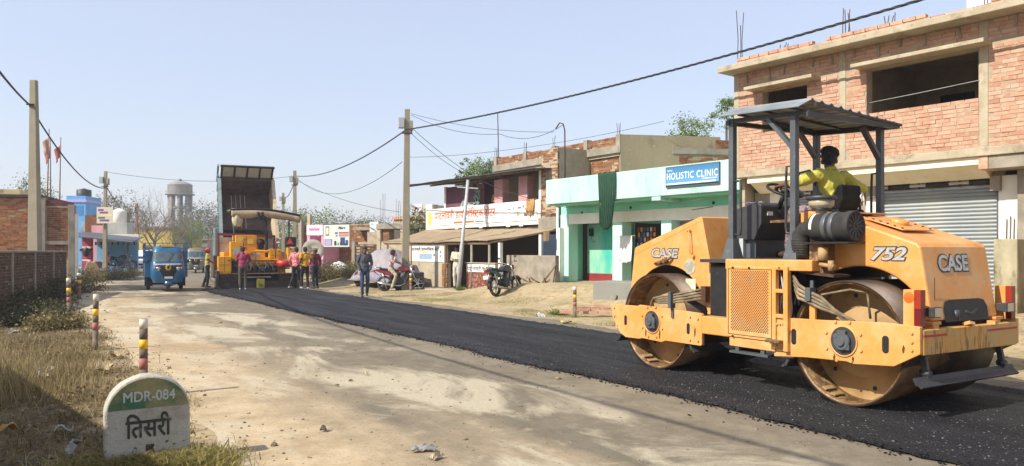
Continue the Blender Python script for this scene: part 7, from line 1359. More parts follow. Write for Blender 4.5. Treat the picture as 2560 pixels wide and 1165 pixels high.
def cable(label, pts, r, sag=.0, twist=True, nm='overhead_cable', m=None, group=None, n=40):
    """pts: two or more support points; each span hangs in a shallow arc"""
    P_ = []
    for i in range(len(pts) - 1):
        a, c = Vector(pts[i]), Vector(pts[i + 1]); sg = sag[i] if isinstance(sag, (list, tuple)) else sag
        for k in range(n + (1 if i == len(pts) - 2 else 0)): f = k / n; q = a.lerp(c, f); q.z -= sg * 4 * f * (1 - f); P_.append(q)
    root = thing(nm, label, 'cable', tuple(P_[0]), 0, group); P_ = [p - Vector(root.location) for p in P_]
    if twist:
        L = [0.]
        for i in range(1, len(P_)): L.append(L[-1] + (P_[i] - P_[i - 1]).length)
        dense = []
        for i in range(len(P_) - 1):
            k = max(1, int((L[i + 1] - L[i]) / .06))
            for j in range(k): f = j / k; dense.append((P_[i].lerp(P_[i + 1], f), L[i] + f * (L[i + 1] - L[i]), (P_[i + 1] - P_[i])))
        for s_ in range(3):
            b = MB(); pts2 = []
            for p, l, d in dense: a_, b2 = frame(d); an = l * 9 + s_ * 2.094; pts2.append(p + a_ * (r * .62 * math.cos(an)) + b2 * (r * .62 * math.sin(an)))
            b.tube(pts2, r * .55, 5); b.build('strand', m or M_wire, root, fix=False)
    else: b = MB(); b.tube(P_, r, 5); b.build('strand', m or M_wire, root, fix=False)
    return root
c1 = Vector((-15.15, 23.85, 6.10)); c2 = PW(268, 470, 46.8); c3 = PW(345, 522, 79.8); c0_ = Vector((-1.6, -2.0, 6.4))
cable('thick twisted black cable running over the left concrete poles', [c0_, c1, c2, c3], .027, [.7, .75, .95])
r1 = Vector((pR.x + .05, pR.y - .1, PW(1015, 325, pR.y).z)); r0 = Vector((9.5, 10.5, 6.15)); r2 = PW(740, 440, 50); r3 = PW(710, 492, 69)
cable('thick twisted black cable passing the brick building roof to the service pole', [r0, r1, r2, r3], .026, [.32, .55, .5])
cable('thin drooping wire from the service box pole to the bent roof pipe', [PW(1028, 287, pR.y), PW(1250, 335, 28.5), PW(1408, 312, 25.6)], .009, [.25, .3], False, 'service_wire'); cable('thin upper wire from the service box pole towards the brick parapet', [PW(1028, 284, pR.y), PW(1385, 330, 27.5)], .008, .2, False, 'service_wire')
cable('thin wire slanting down to the balcony roof sheet', [PW(1030, 335, pR.y), PW(1158, 432, 33.5)], .010, .12, False, 'service_wire'); cable('second thin wire slanting lower to the balcony column', [PW(1030, 320, pR.y), PW(1195, 448, 31), PW(1320, 495, 28.9)], .011, [.1, .05], False, 'service_wire')
cable('long thin wire from the paver side pole to the service box pole', [PW(745, 448, 50), PW(1005, 405, pR.y)], .012, 1.1, False, 'service_wire'); cable('second thin wire from the paver side pole over the pink shop', [PW(745, 452, 50), PW(1000, 530, 40)], .012, .3, False, 'service_wire')
cable('faint distant wire crossing before the water tower', [PW(268, 430, 47), PW(735, 440, 50)], .012, .45, False, 'service_wire')
cable('thin wire from the middle building roof to the service box pole', [PW(1022, 393, pR.y), PW(1240, 378, 29.5)], .008, .05, False, 'service_wire')
cable('thin wire running over the roofs behind the mint shop', [PW(1240, 378, 29.5), PW(1660, 303, 27)], .008, .1, False, 'service_wire')
# ------------------------------------------------------------------ far row on the right, water tower
random.seed(31)
def fbuild(nm, label, px, Y, ang): p = PW(px, 628, Y); return building(nm, label, (p.x, p.y), ang), (lambda x, y, off=0.: fac((p.x, p.y), ang, x, y, off))
FA = 62.
pkshop, K_ = fbuild('pink_shop', 'tiny pink painted shop with a pink fascia', 768, 48, FA); k1 = K_(808, 0)[0]; zt = K_(790, 562)[1]; zf = K_(790, 588)[1]; M_pk1 = mat('candy_pink', hexc('#e0a0b8'), .8, var=(1.5, hexc('#d48fac'))); M_pk2 = mat('pale_pink_fascia', hexc('#ecd3dc'), .8)
part_box('fascia', pkshop, M_pk2, 0, k1, -.05, .2, zf, zt); part_box('wall', pkshop, M_pk1, (0, .22, 0, 2, 0, zf)); part_box('wall', pkshop, M_pk1, (k1 - .15, k1, 0, 2, 0, zf)); part_box('inner_wall', pkshop, mat('deep_pink', hexc('#d77a9c'), .8), .22, k1 - .15, .7, .8, 0, zf); part_box('door', pkshop, mat('deep_pink2', hexc('#c46a8e'), .7), .5, 1.1, .66, .70, 0, 1.9); part_box('scooter_shape', pkshop, M_grey, .55, .7, .3, .6, .9, 1.3) if False else None
lettering('fascia_lettering', 'Pathology', mat('magenta_ink', hexc('#cc5a86'), .7), pkshop, (.15, -.052, zf + .22), (1, 0, 0), (0, 0, 1), k1 - .4, .22) if False else None
b = MB(); b.grid(lambda a, c: (.2 + (k1 - .45) * a, -.053, zf + .28 + .16 * c + .03 * math.sin(a * 40)), 30, 1); b.build('fascia_script', mat('magenta_ink', hexc('#d06a92'), .7), pkshop)
bd, B_ = fbuild('mart_billboard', 'white shop billboard with grocery prints and purple price panel', 809, 47, FA); bx1 = B_(873, 0)[0]; bz1 = B_(840, 561)[1]; bz0 = B_(840, 617)[1]; part_box('board', bd, mat('billboard_white', hexc('#c9cdbf'), .6, var=(1.2, hexc('#bcc3b4'))), 0, bx1, 0, .08, bz0, bz1)
b = MB(); b.bb(-.05, bx1 + .05, -.02, .1, bz1, bz1 + .05); b.bb(-.05, bx1 + .05, -.02, .1, bz0 - .05, bz0); b.build('frame', M_dk, bd)
W_, H2 = bx1, bz1 - bz0
def bp_(nm, m, x0, x1_, z0, z1): return part_box(nm, bd, m, x0 * W_, x1_ * W_, -.005, -.001, bz0 + z0 * H2, bz0 + z1 * H2)
M_pp = mat('purple_ink', hexc('#6a55a0'), .6); M_nv = mat('navy_ink', hexc('#263a66'), .6); M_ri = mat('red_ink', hexc('#b0483c'), .6)
lettering('lettering', 'Mart', M_nv, bd, (.58 * W_, -.001, bz0 + .78 * H2), (1, 0, 0), (0, 0, 1), .28 * W_, .13 * H2, .03, .006, .2); lettering('lettering', 'MD', mat('white_ink', hexc('#eceae2'), .6), bd, (.34 * W_, -.001, bz0 + .76 * H2), (1, 0, 0), (0, 0, 1), .2 * W_, .16 * H2, .03, .006, .2)
bp_('print_fridge', M_gi, .08, .22, .50, .92); bp_('print_fridge_door', mat('billboard_white', hexc('#c9cdbf')), .10, .20, .56, .86).location = (0, -.003, 0); bp_('print_panel', M_pp, .04, .34, .06, .34)
for k in range(5): o = bp_('print_line', M_flex, .07, .30, .09 + .05 * k, .105 + .05 * k); o.location = (0, -.004, 0)
bp_('print_line', M_ri, .60, .98, .58, .66); bp_('print_line', M_ri, .60, .98, .50, .55); bp_('print_line', M_nv, .60, .98, .46, .48); bp_('print_goods', M_pp, .45, .56, .56, .66); bp_('print_goods', M_pp, .48, .55, .46, .52)
for x0, x1_, z1 in ((.42, .50, .26), (.52, .54, .2), (.57, .60, .18), (.66, .84, .42), (.86, .96, .30), (.64, .70, .2), (.80, .9, .15)): bp_('print_goods', M_nv if x0 > .6 else M_bk, x0, x1_, .06, z1)
rb, Q_ = fbuild('brick_row_house', 'low unplastered brick house behind the billboard', 745, 50, FA); rz1 = Q_(880, 560)[1]; r1x = Q_(952, 0)[0]; rw_ = part_box('wall', rb, M_mortar, 0, r1x, .3, 4, 0, rz1); brickwork(rw_, rb, 0, r1x, .2, rz1, .27, [(Q_(880, 0)[0], Q_(912, 0)[0], 1.9, 2.1)], 300, MB_old, Hc=.09, L=.26)
part_box('ledge', rb, M_concrete, Q_(893, 0)[0], Q_(935, 0)[0], -.4, .3, Q_(900, 576)[1], Q_(900, 572)[1] + .1); part_box('corner_pillar', rb, M_concrete, 0, .3, .0, .4, 0, rz1 + .3); part_box('side_pillar', rb, M_concrete_lt, .7, .95, .1, .3, 1.2, rz1 + .7)
poster('small white notice board on the brick row house corner', 935, 570, .65, .75, 46.5, ('#cfd6d2', '#8fb0a8', '#9ab0b8'), 'notice_board', 'sign', R(-28), 2, .05)
lw2, l_ = fbuild('ruined_brick_wall', 'short broken brick wall with a concrete end post on the bank', 880, 44, FA); l1 = l_(945, 0)[0]; zz = l_(900, 612)[1]; k_ = part_box('wall', lw2, M_mortar, 0, l1, .03, .25, 0, zz); brickwork(k_, lw2, .2, l1, .2, zz + .05, 0, (), 160, MB_grey, Hc=.085, jit=.015, miss=.02); part_box('end_post', lw2, M_concrete, 0, .22, -.03, .28, 0, zz + .2); part_box('step_brick', lw2, M_mortar, l1 * .55, l1, .1, .3, zz, zz + .75); 
fh_, f_ = fbuild('concrete_frame_house', 'grey single storey house with open concrete frame and brick piers', 943, 43, 58.); f1 = f_(1064, 0)[0]; ft = f_(1000, 558)[1]; fm_ = f_(1000, 572)[1]
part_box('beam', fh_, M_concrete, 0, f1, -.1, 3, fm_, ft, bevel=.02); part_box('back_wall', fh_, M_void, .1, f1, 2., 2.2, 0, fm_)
for px in (943, 1002, 1050): q = f_(px, 0)[0]; part_box('frame_column', fh_, M_concrete_lt, q, q + .28, -.05, .3, 0, fm_, bevel=.01)
for px in (955, 1012): q = f_(px, 0)[0]; o = part_box('brick_pier', fh_, M_mortar, q, q + .45, .1, .5, 0, fm_); brickwork(o, fh_, q, q + .45, .2, fm_, .07, (), 60, MB_old, Hc=.09)
part_box('low_front_wall', fh_, M_concrete_lt, .25, f1, .0, .2, 0, f_(1000, 603)[1]); part_box('side_wall', fh_, M_concrete, f1 - .1, f1, .2, 3, 0, fm_)
for px, h in ((946, 1.6), (985, 1.4)): rebars(fh_, f_(px, 0)[0], .2, ft, h, 4, .16)
rh_, r_ = fbuild('pale_roof_house', 'distant pale house with pink rooftop room and railings', 985, 58, 58.); rr = r_(1066, 0)[0]; part_box('wall', rh_, M_concrete_lt, 0, rr, 0, 4, 0, r_(1020, 548)[1]); part_box('cornice', rh_, mat('brickish_band', hexc('#b5876e'), .85), -.1, rr, -.15, 4, r_(1020, 548)[1], r_(1020, 541)[1]); part_box('rooftop_room', rh_, mat('grey_wash2', hexc('#b0aca0'), .9), rr * .45, rr * .95, .5, 3, r_(1020, 541)[1], r_(1020, 512)[1]); part_box('pink_panel', rh_, M_pk2, rr * .5, rr * .75, .45, .5, r_(1020, 530)[1], r_(1020, 510)[1])
for k in range(8): q = rr * .4 + k * rr * .08; part_box('rail_post', rh_, M_grey2, q, q + .05, .2, .25, r_(1020, 541)[1], r_(1020, 527)[1])
# round satellite dish among the shrubs
p = PW(783, 625, 43); t = thing('ground_dish', 'weathered round mesh dish standing beside the pink shop', 'dish', (p.x, 43, 0), 0); b = MB(); b.lathe([(0, .1), (.35, .06), (.62, -.05)], (0, 0, 1.55), n=26); b.build('mesh_bowl', mat('weathered_mesh', hexc('#b5ad9c'), .8, var=(20., hexc('#98917f'), .08)), t, solid=.02); b = MB(); b.cyl((0, .1, 0), (0, .1, 1.5), .05, n=8); b.build('mast', M_grey, t)
b = MB(); b.grid(lambda a, c: (1.3 * (a - .5), .9 * (c - .5), .5 * math.sin(3.14 * a) * math.sin(3.14 * c) + .1 * noise.noise(Vector((a * 6, c * 6, 0)))), 14, 12); o = b.build('white_sack', mat('white_poly', hexc('#d5d3cc'), .6, var=(5., hexc('#b3b1aa'))), None, solid=.02); p = PW(846, 672, 40); o.location = (p.x, 40, .45); tag(o, 'white plastic sack heaped on the earth bank among shrubs', 'sack')
for k in range(4): b = MB(); b.bar((0, 0, 0), (.5 + .1 * k, .2, .15 - .1 * k), .09, .03); o = b.build('scrap_plank', M_wood, None); p = PW(868 + 4 * k, 658, 41); o.location = (p.x, 41 + .1 * k, .75 - .05 * k); o.rotation_euler = (0, .2, k * .7); tag(o, 'scrap plank in the small timber heap by the ruined brick wall', 'plank', 'timber heap on the bank')
# water tower
wt_ = thing('water_tower', 'round concrete water tower with a domed tank on tall legs', 'water tower', PW(450, 628, 170).xy.to_3d(), .3); M_wt = mat('tower_concrete', hexc('#9a978e', .9), .9, var=(.5, hexc('#7f7c74'), .2), dirt=(.8, hexc('#57534a'), .56, .7), stretch=(1, 1, .35))
zz_ = lambda y: CH + (HY - y) * 170 / FPX; rt = 29 * 170 / FPX
b = MB(); b.lathe([(0, zz_(452)), (rt * .45, zz_(454)), (rt * .85, zz_(459)), (rt, zz_(462)), (rt * 1.02, zz_(463)), (rt, zz_(464)), (rt, zz_(482)), (rt * 1.0, zz_(484)), (rt * .95, zz_(486)), (0, zz_(487))], ax='z', n=40); b.build('tank', M_wt, wt_)
b = MB(); b.lathe([(rt, zz_(486)), (rt * 1.2, zz_(485)), (rt * 1.2, zz_(487.5)), (rt * .9, zz_(488))], ax='z', n=40); b.build('gallery', M_wt, wt_); b = MB(); b.lathe([(.4, zz_(453)), (.45, zz_(449)), (0, zz_(446))], ax='z', n=12); b.build('vent_cap', M_wt, wt_)
b = MB(); b.lathe([(rt * 1.19, zz_(479.5)), (rt * 1.19, zz_(480.2))], ax='z', n=40); b.build('gallery_rail', M_grey, wt_)
for k in range(8): a = k * math.pi / 4; b = MB(); b.cyl((rt * .86 * math.cos(a), rt * .86 * math.sin(a), -1), (rt * .86 * math.cos(a), rt * .86 * math.sin(a), zz_(487)), .38, n=10); b.build('leg', M_wt, wt_)
for y in (517, 555, 590): b = MB(); b.lathe([(rt * .78, zz_(y)), (rt * .94, zz_(y)), (rt * .94, zz_(y + 5)), (rt * .78, zz_(y + 5)), (rt * .78, zz_(y))], ax='z', n=16, smooth=False); b.build('ring_beam', M_wt, wt_)
for k, (px, Y, w, h, c, lb) in enumerate(((345, 100, 9, 4.6, '#c9b24e', 'low yellow house wall behind the bare tree'), (470, 118, 6, 3.2, '#9c8f80', 'small grey roadside house at the road bend'), (505, 135, 7, 3.4, '#b3a08c', 'tan roadside house beyond the second rickshaw'), (590, 140, 16, 3.6, '#a89a88', 'pale low house hidden behind the tipper truck'), (420, 110, 5, 3.8, '#b5a64e', 'mustard coloured house below the water tower'))):
    hh, _ = fbuild('far_house', lb, px, Y, 90.); m_ = mat('far_' + c.strip('#'), hexc(c), .9, var=(.6, hexc(c, .7))); part_box('wall', hh, m_, -w / 2, w / 2, 0, 6, 0, h); part_box('roof', hh, M_concrete, -w / 2 - .2, w / 2 + .2, -.3, 6.2, h, h + .18)
    for j in range(int(w // 2.2)): q = -w / 2 + .7 + j * 2.2; part_box('window', hh, M_void, q, q + .9, -.04, .02, 1.1, 2.3)
    part_box('door', hh, M_wood, w / 2 - 1.3, w / 2 - .4, -.04, .02, 0, 2.1)
# ------------------------------------------------------------------ trees, shrubs, grass
def leaf_mat(name, cols):
    m = bpy.data.materials.new(name); m.use_nodes = True; N = m.node_tree.nodes; Lk = m.node_tree.links; b = N['Principled BSDF']; ge = N.new('ShaderNodeNewGeometry'); cr = N.new('ShaderNodeValToRGB'); e = cr.color_ramp.elements
    while len(e) < len(cols): e.new(.5)
    for i, c in enumerate(cols): e[i].position = i / (len(cols) - 1); e[i].color = (*c, 1)
    Lk.new(ge.outputs['Random Per Island'], cr.inputs[0]); Lk.new(cr.outputs[0], b.inputs['Base Color']); b.inputs['Roughness'].default_value = .6; b.inputs['Specular IOR Level'].default_value = .25
    tr = N.new('ShaderNodeBsdfTranslucent'); mx = N.new('ShaderNodeMixShader'); mx.inputs[0].default_value = .28; Lk.new(cr.outputs[0], tr.inputs[0]); Lk.new(b.outputs[0], mx.inputs[1]); Lk.new(tr.outputs[0], mx.inputs[2]); Lk.new(mx.outputs[0], N['Material Output'].inputs['Surface']); return m
LF_green = leaf_mat('green_leaves', [hexc('#33421f'), hexc('#4c5a2a'), hexc('#64703a'), hexc('#7a8248')]); LF_bright = leaf_mat('bright_leaves', [hexc('#4d6326'), hexc('#6a7f34'), hexc('#8a9a4c')]); LF_grey = leaf_mat('haze_grey_leaves', [hexc('#4a4c3a'), hexc('#63644c'), hexc('#7c7a60')]); LF_dry = leaf_mat('dry_leaves', [hexc('#5f5335'), hexc('#8a7a50'), hexc('#6e6a3c'), hexc('#a59468')]); LF_dark = leaf_mat('dark_weeds', [hexc('#2f3320'), hexc('#474a2c'), hexc('#5f5a38'), hexc('#6e6444')])  # grey set: distance haze mixed into the leaf colour of far trees
M_bark = mat('bark', hexc('#6a5a48', .8), .95, var=(6., hexc('#4c4034')), bump=(14, .6)); M_barkp = mat('pale_bark', hexc('#8f8270', .8), .95, var=(5., hexc('#6f6454')))
def leaves(pts, sizes, m, name, parent=None, up=.3):
    n = len(pts); pts = np.asarray(pts, float); sizes = np.asarray(sizes, float); a = rng.standard_normal((n, 3)); a /= np.linalg.norm(a, axis=1)[:, None]; q = rng.standard_normal((n, 3)); q[:, 2] *= .6; bb2 = np.cross(a, q); bb2 /= np.linalg.norm(bb2, axis=1)[:, None] + 1e-9
    a = a * sizes[:, None]; bb2 = bb2 * (sizes * .45)[:, None]; V = np.stack([pts - a * .5, pts + bb2 * .5 + a * .05, pts + a * .5, pts - bb2 * .5 + a * .05], 1).reshape(-1, 3)
    me = bpy.data.meshes.new(name); me.vertices.add(n * 4); me.vertices.foreach_set('co', V.ravel()); me.loops.add(n * 4); me.polygons.add(n); me.loops.foreach_set('vertex_index', np.arange(n * 4)); me.polygons.foreach_set('loop_start', np.arange(n) * 4); me.polygons.foreach_set('loop_total', np.full(n, 4)); me.update(calc_edges=True); return link(name, me, m, parent)
def tree(name, label, loc, h, cr, ch, m, n=4200, ls=.25, seed=1, trunk=.22, clumps=55, bare=0, cz=None, group=None, sparse=.0, bark=None, cat='tree'):
    r = random.Random(seed); g = np.random.default_rng(seed); t = thing(name, label, cat, loc, r.random() * 6, group); b = MB(); cz = cz if cz is not None else h - ch * .5; tips = []
    tr = [Vector((0, 0, -.3))]; 
    for k in range(1, 5): tr.append(Vector((r.uniform(-.12, .12) * cr * .5 * k / 4, r.uniform(-.12, .12) * cr * .5 * k / 4, (cz - ch * .25) * k / 4)))
    b.tube(tr, [trunk, trunk * .85, trunk * .75, trunk * .65, trunk * .55], 8)
    def limb(p, d, L, rad, depth):
        q = [p]; dd = d.copy()
        for k in range(3): dd = (dd + Vector((r.uniform(-.35, .35), r.uniform(-.35, .35), r.uniform(-.1, .25)))).normalized(); q.append(q[-1] + dd * L / 3)
        b.tube(q, [rad, rad * .8, rad * .6, rad * .4], 5 if depth > 1 else 4)
        if depth <= 0: tips.append(q[-1]); return
        for k in range(r.choice((2, 3)) if not bare else 3):
            f = q[1 + k % 3]; nd = (dd + Vector((r.uniform(-.9, .9), r.uniform(-.9, .9), r.uniform(-.3, .7)))).normalized(); limb(f, nd, L * r.uniform(.55, .8), rad * .5, depth - 1)
    for k in range(7 if not bare else 8):
        a = k * 2.4 + r.random(); st = tr[2 + k % 3]; d = Vector((math.cos(a), math.sin(a), r.uniform(.3, 1.3))).normalized(); limb(st, d, (cr * .75 if not bare else cr * .62), trunk * .42, 2 if not bare else bare)
    b.build('trunk', bark or M_bark, t)
    if m:
        P = []; per = max(1, n // clumps)
        for k in range(clumps):
            while True:
                v = g.standard_normal(3); v /= np.linalg.norm(v); rad = g.random() ** .4; c = np.array((v[0] * cr * rad, v[1] * cr * rad, cz + v[2] * ch * .5 * rad))
                if noise.noise(Vector((c[0] * .9 / cr * 2, c[1] * .9 / cr * 2, c[2] / cr * 2 + seed))) > -.12 + sparse: break
            sg = cr * g.uniform(.10, .24); P.append(c + g.standard_normal((per, 3)) * np.array((sg, sg, sg * .7)))
        P = np.concatenate(P); P[:, 2] = np.maximum(P[:, 2], .05); leaves(P, g.uniform(.6, 1.3, len(P)) * ls, m, 'crown', t)
    elif bare:
        pass
    return t
def at(px, Y): q = PW(px, 628, Y); return (q.x, Y, 0)
def hz(y, Y): return CH + (HY - y) * Y / FPX
tree('bare_tree', 'large leafless tree with a haze of fine twigs before the water tower', at(385, 88), 8.2, 4.6, 6.5, None, seed=3, trunk=.24, bare=4, bark=M_barkp)
tree('bare_tree', 'smaller leafless tree left of the big bare one', at(330, 95), 7.4, 3.6, 5.2, LF_dry, 260, .12, 8, .2, 40, 4, bark=M_barkp)
tree('bare_tree', 'leafless twiggy tree right of the big bare one', at(440, 98), 6.6, 3.4, 5., LF_dry, 500, .12, 14, .18, 40, 4, bark=M_barkp)
T_ = (('leafy_tree', 'pale green roadside tree at the bend beside the distant pole', 478, 100, 548, 2.2, LF_bright, 21), ('leafy_tree', 'dark rounded tree behind the raised truck bed', 525, 150, 503, 7.0, LF_grey, 22), ('leafy_tree', 'dark broad tree left of the truck behind the road bend', 498, 170, 512, 7.5, LF_grey, 23), ('leafy_tree', 'spreading grey green tree behind the plastered house', 290, 105, 482, 4.6, LF_grey, 24),
      ('leafy_tree', 'dense green tree behind the brick house and left concrete pole', 72, 52, 447, 2.0, LF_green, 25), ('leafy_tree', 'small round tree against the brick house roof', 100, 56, 470, 1.5, LF_green, 26), ('leafy_tree', 'big feathery green tree behind the paver pole', 783, 72, 510, 3.1, LF_bright, 27), ('leafy_tree', 'greyer tree just right of the big feathery one', 838, 78, 522, 2.6, LF_grey, 28), ('leafy_tree', 'dark low tree behind the notice board', 945, 95, 543, 3.2, LF_green, 29), ('leafy_tree', 'hazy grey tree between truck bed and paver pole', 706, 95, 512, 3.2, LF_grey, 30),
      ('leafy_tree', 'low hazy grey tree above the concrete frame house', 905, 110, 548, 3., LF_grey, 32), ('leafy_tree', 'hazy tree in the gap before the blue tower house', 235, 120, 505, 5., LF_grey, 33))
for nm, lb, px, Y, yt, cr, m_, sd in T_: h = hz(yt, Y); tree(nm, lb, at(px, Y), h, cr, min(h * .85, cr * 1.7), m_, 4200, cr * .065, sd, .06 + .04 * cr, 64, group='trees beyond the street')
tree('leafy_tree', 'thin leafy tree rising over the roofs behind the mint shop', at(1732, 34), hz(292, 34), 1.0, 1.5, LF_bright, 2200, .10, 41, .11, 40, cz=hz(330, 34), sparse=.12); tree('leafy_tree', 'loose leafed tree against the corner of the brick building', at(1815, 28.5), hz(226, 28.5), .52, 1.5, LF_bright, 1500, .09, 45, .08, 30, cz=hz(283, 28.5), sparse=.1)
tree('rooftop_bush', 'round bright green bush showing above the balcony roof', (D_(1200, 0, 4.)[0] * 0 + PW(1205, 428, 36).x, 36.4, 0), hz(403, 36), .95, 1.25, LF_bright, 2600, .10, 43, .10, 40, cz=hz(424, 36)); tree('slender_sapling', 'slender drooping sapling left of the round rooftop bush', at(1158, 37), hz(398, 37), .45, 2.0, LF_green, 500, .12, 44, .05, 14, cz=hz(430, 37), sparse=.0)
tree('creeper_bush', 'leafy creeper climbing the wall left of the balcony banner', at(1046, 40.5), hz(520, 40.5), .75, 2.6, LF_green, 1500, .11, 46, .05, 30, cz=hz(565, 40.5), cat='bush')
def shrub(label, px, py, Y, r, h, m, n=1500, ls=.09, seed=0, name='shrub', group=None, z=None):
    g = np.random.default_rng(seed + 100); rr = random.Random(seed); p = PW(px, py, Y); z0 = gz(p.x, Y) if z is None else z; t = thing(name, label, 'shrub', (p.x, Y, z0 - .03), 0, group); b = MB(); P = []
    for k in range(26):
        a, f = rr.uniform(0, 6.28), rr.random() ** .5; e = Vector((r * f * math.cos(a), r * f * math.sin(a), h * rr.uniform(.5, 1) * (1 - .45 * f))); b.tube([(e.x * .15, e.y * .15, 0), (e.x * .5, e.y * .5, e.z * .6), tuple(e)], [.018, .012, .005], 4)
        q = np.array(e); c = g.random((n // 26, 1)); base = np.array((e.x * .3, e.y * .3, e.z * .35)); P.append(base + (q - base) * c + g.standard_normal((n // 26, 3)) * r * .13)
    b.build('stems', M_bark, t); P = np.concatenate(P); P[:, 2] = np.abs(P[:, 2]); leaves(P, g.uniform(.6, 1.4, len(P)) * ls, m, 'foliage', t); return t
i = 0
for lb, px, py, Y, r, h, m_ in (('dry tan shrub below the poster pole', 255, 690, 40, 1.2, .9, LF_dry), ('dry tan shrub right of the poster pole', 292, 690, 41, 1.1, .85, LF_dry), ('leafy dry shrub beside the sack at the blue shop sill', 215, 695, 38, 1.1, .9, LF_dry), ('low grey shrub at the road edge before the white car', 322, 675, 44, .8, .75, LF_dry), ('dark weed clump at the foot of the broad left pole', 105, 740, 23, 1.0, .8, LF_dark), ('dark weed clump right of the broad left pole', 150, 735, 25, 1.1, .85, LF_dark), ('dark weed clump behind the hidden bollard', 205, 725, 28, 1.1, .8, LF_dark), ('dark leafy weed clump against the boundary wall', 45, 760, 20.5, .9, .7, LF_dark), ('brown shrub before the boundary wall end', 180, 705, 33, 1.2, 1.0, LF_dry), ('low dark weeds in front of the left bollards', 120, 790, 17.5, .8, .45, LF_dark), ('dark straggly weeds along the wall shadow', 60, 800, 16.5, .9, .5, LF_dark), ('brown straggly weeds at the shadow edge by the wall', 130, 815, 15., .6, .4, LF_dry), ('dark weeds nearest the boundary wall corner', 20, 785, 18.5, .8, .7, LF_dark),
                            ('green shrub on the earth bank under the billboard', 830, 670, 40, 1.3, 1.25, LF_green), ('pale green shrub right of the dish', 805, 680, 38, 1.2, 1.3, LF_dry), ('wide grey green shrub beside the white sack', 815, 690, 36, 1.3, .95, LF_dry), ('bushy shrub under the billboard edge', 868, 650, 42.5, .9, 1.2, LF_green), ('low weedy shrub at the bank foot near the asphalt', 850, 700, 36, 1.0, .6, LF_dry), ('weed clump on the bank by the covered car', 885, 695, 35, .8, .5, LF_dry)):
    i += 1; shrub(lb, px, py, Y, r, h, m_, 1900 if Y < 30 else 1500, .085 if Y > 30 else .07, i)
for k, (px, py, Y) in enumerate(((1014, 722, 29.9), (1150, 724, 28.0), (1395, 770, 18.6))): shrub(('small weed tuft at the foot of the service box pole', 'small weed tuft at the foot of the steel service pole', 'small weed tuft near the brick edging')[k], px, py, Y, .28, .22, LF_bright, 420, .05, 60 + k, 'weed_tuft')
# grass blades ---------------------------------------------------------------------------------------------
def grass(name, label, P, H, W, lean, m, cat='grass'):
    n = len(P); P = np.asarray(P, float); H = np.asarray(H)[:, None]; an = rng.random(n) * 6.283; d = np.stack([np.cos(an), np.sin(an), np.zeros(n)], -1); ln = rng.random(n) * 6.283; l = np.stack([np.cos(ln), np.sin(ln), np.zeros(n)], -1) * (lean * (.3 + rng.random(n)))[:, None] * H; up = np.array((0, 0, 1.))
    w = d * (W * .5); mid = P + l * .35 + up * H * .6; tip = P + l + up * H * (1 - .25 * lean); V = np.stack([P - w, P + w, mid + w * .7, mid - w * .7, tip], 1).reshape(-1, 3)
    o = np.arange(n)[:, None] * 5; Fq = o + np.array([[0, 1, 2, 3]]); Ft = o + np.array([[3, 2, 4]])
    me = bpy.data.meshes.new(name); me.vertices.add(n * 5); me.vertices.foreach_set('co', V.ravel()); me.loops.add(n * 7); me.polygons.add(n * 2)
    me.loops.foreach_set('vertex_index', np.concatenate([Fq, Ft], 1).ravel()); st_ = np.stack([np.arange(n) * 7, np.arange(n) * 7 + 4], -1).ravel(); me.polygons.foreach_set('loop_start', st_); me.polygons.foreach_set('loop_total', np.tile([4, 3], n)); me.update(calc_edges=True); return tag(link(name, me, m), label, cat, kind='stuff')
GR_dry = leaf_mat('straw_grass', [hexc('#6e5c3c'), hexc('#8f7b52'), hexc('#ad9a6c'), hexc('#7d7046'), hexc('#bba981')]); GR_green = leaf_mat('verge_grass', [hexc('#5f6a30'), hexc('#7c8444'), hexc('#969058'), hexc('#a89a64')])
def verge_pts(n, u0, u1, v0, v1, edge=None, gate=None, pw=1.):
    u = u0 + (u1 - u0) * rng.random(n) ** pw; v = v0 + (v1 - v0) * rng.random(n); x, y = xy_of(u, v); k = np.ones(n, bool)
    if gate is not None: k = np.array([noise.noise(Vector((a * gate[0], b2 * gate[0], gate[2]))) > gate[1] for a, b2 in zip(x, y)])
    x, y = x[k], y[k]; return np.stack([x, y, terr(x, y) - .01], -1)
P = np.concatenate([verge_pts(52000, -7, 9, -4.3, -9.5, gate=(2.2, .06, 1)), verge_pts(34000, 6, 24, -4.4, -8.5, gate=(1.4, .02, 2)), verge_pts(16000, -7, 12, -4.3, -9.), verge_pts(9000, -7, 3, -4.0, -4.8, gate=(1.3, .05, 3))]); grass('dry_grass', 'dry straw coloured grass covering the left verge', P, rng.uniform(.02, .085, len(P)) * (1 + 1.6 * (rng.random(len(P)) > .95)), .006, 1.5, GR_dry)
P = []
for px, py, nb, sp in ((40, 940, 700, .45), (90, 925, 600, .4), (15, 975, 500, .4), (130, 960, 300, .35), (60, 890, 400, .5)):
    q = G(px, py); P.append(np.stack([q.x + rng.standard_normal(nb) * sp, q.y + rng.standard_normal(nb) * sp, np.zeros(nb) - .1], -1))
P = np.concatenate(P); grass('tall_dry_weeds', 'tall dry seeding weeds at the far left of the verge', P, rng.uniform(.15, .42, len(P)), .007, .45, GR_dry)
P = []
for px, py, nb, sx_, sy_ in ((300, 1150, 500, .12, .08), (390, 1152, 1300, .16, .05), (450, 1140, 1300, .13, .07), (510, 1135, 1500, .13, .12), (350, 1165, 900, .2, .05), (480, 1160, 1200, .16, .08), (230, 1155, 600, .15, .1)):
    q = G(px, py); P.append(np.stack([q.x + rng.standard_normal(nb) * sx_, q.y - .08 + rng.standard_normal(nb) * sy_, np.zeros(nb) - .06], -1))
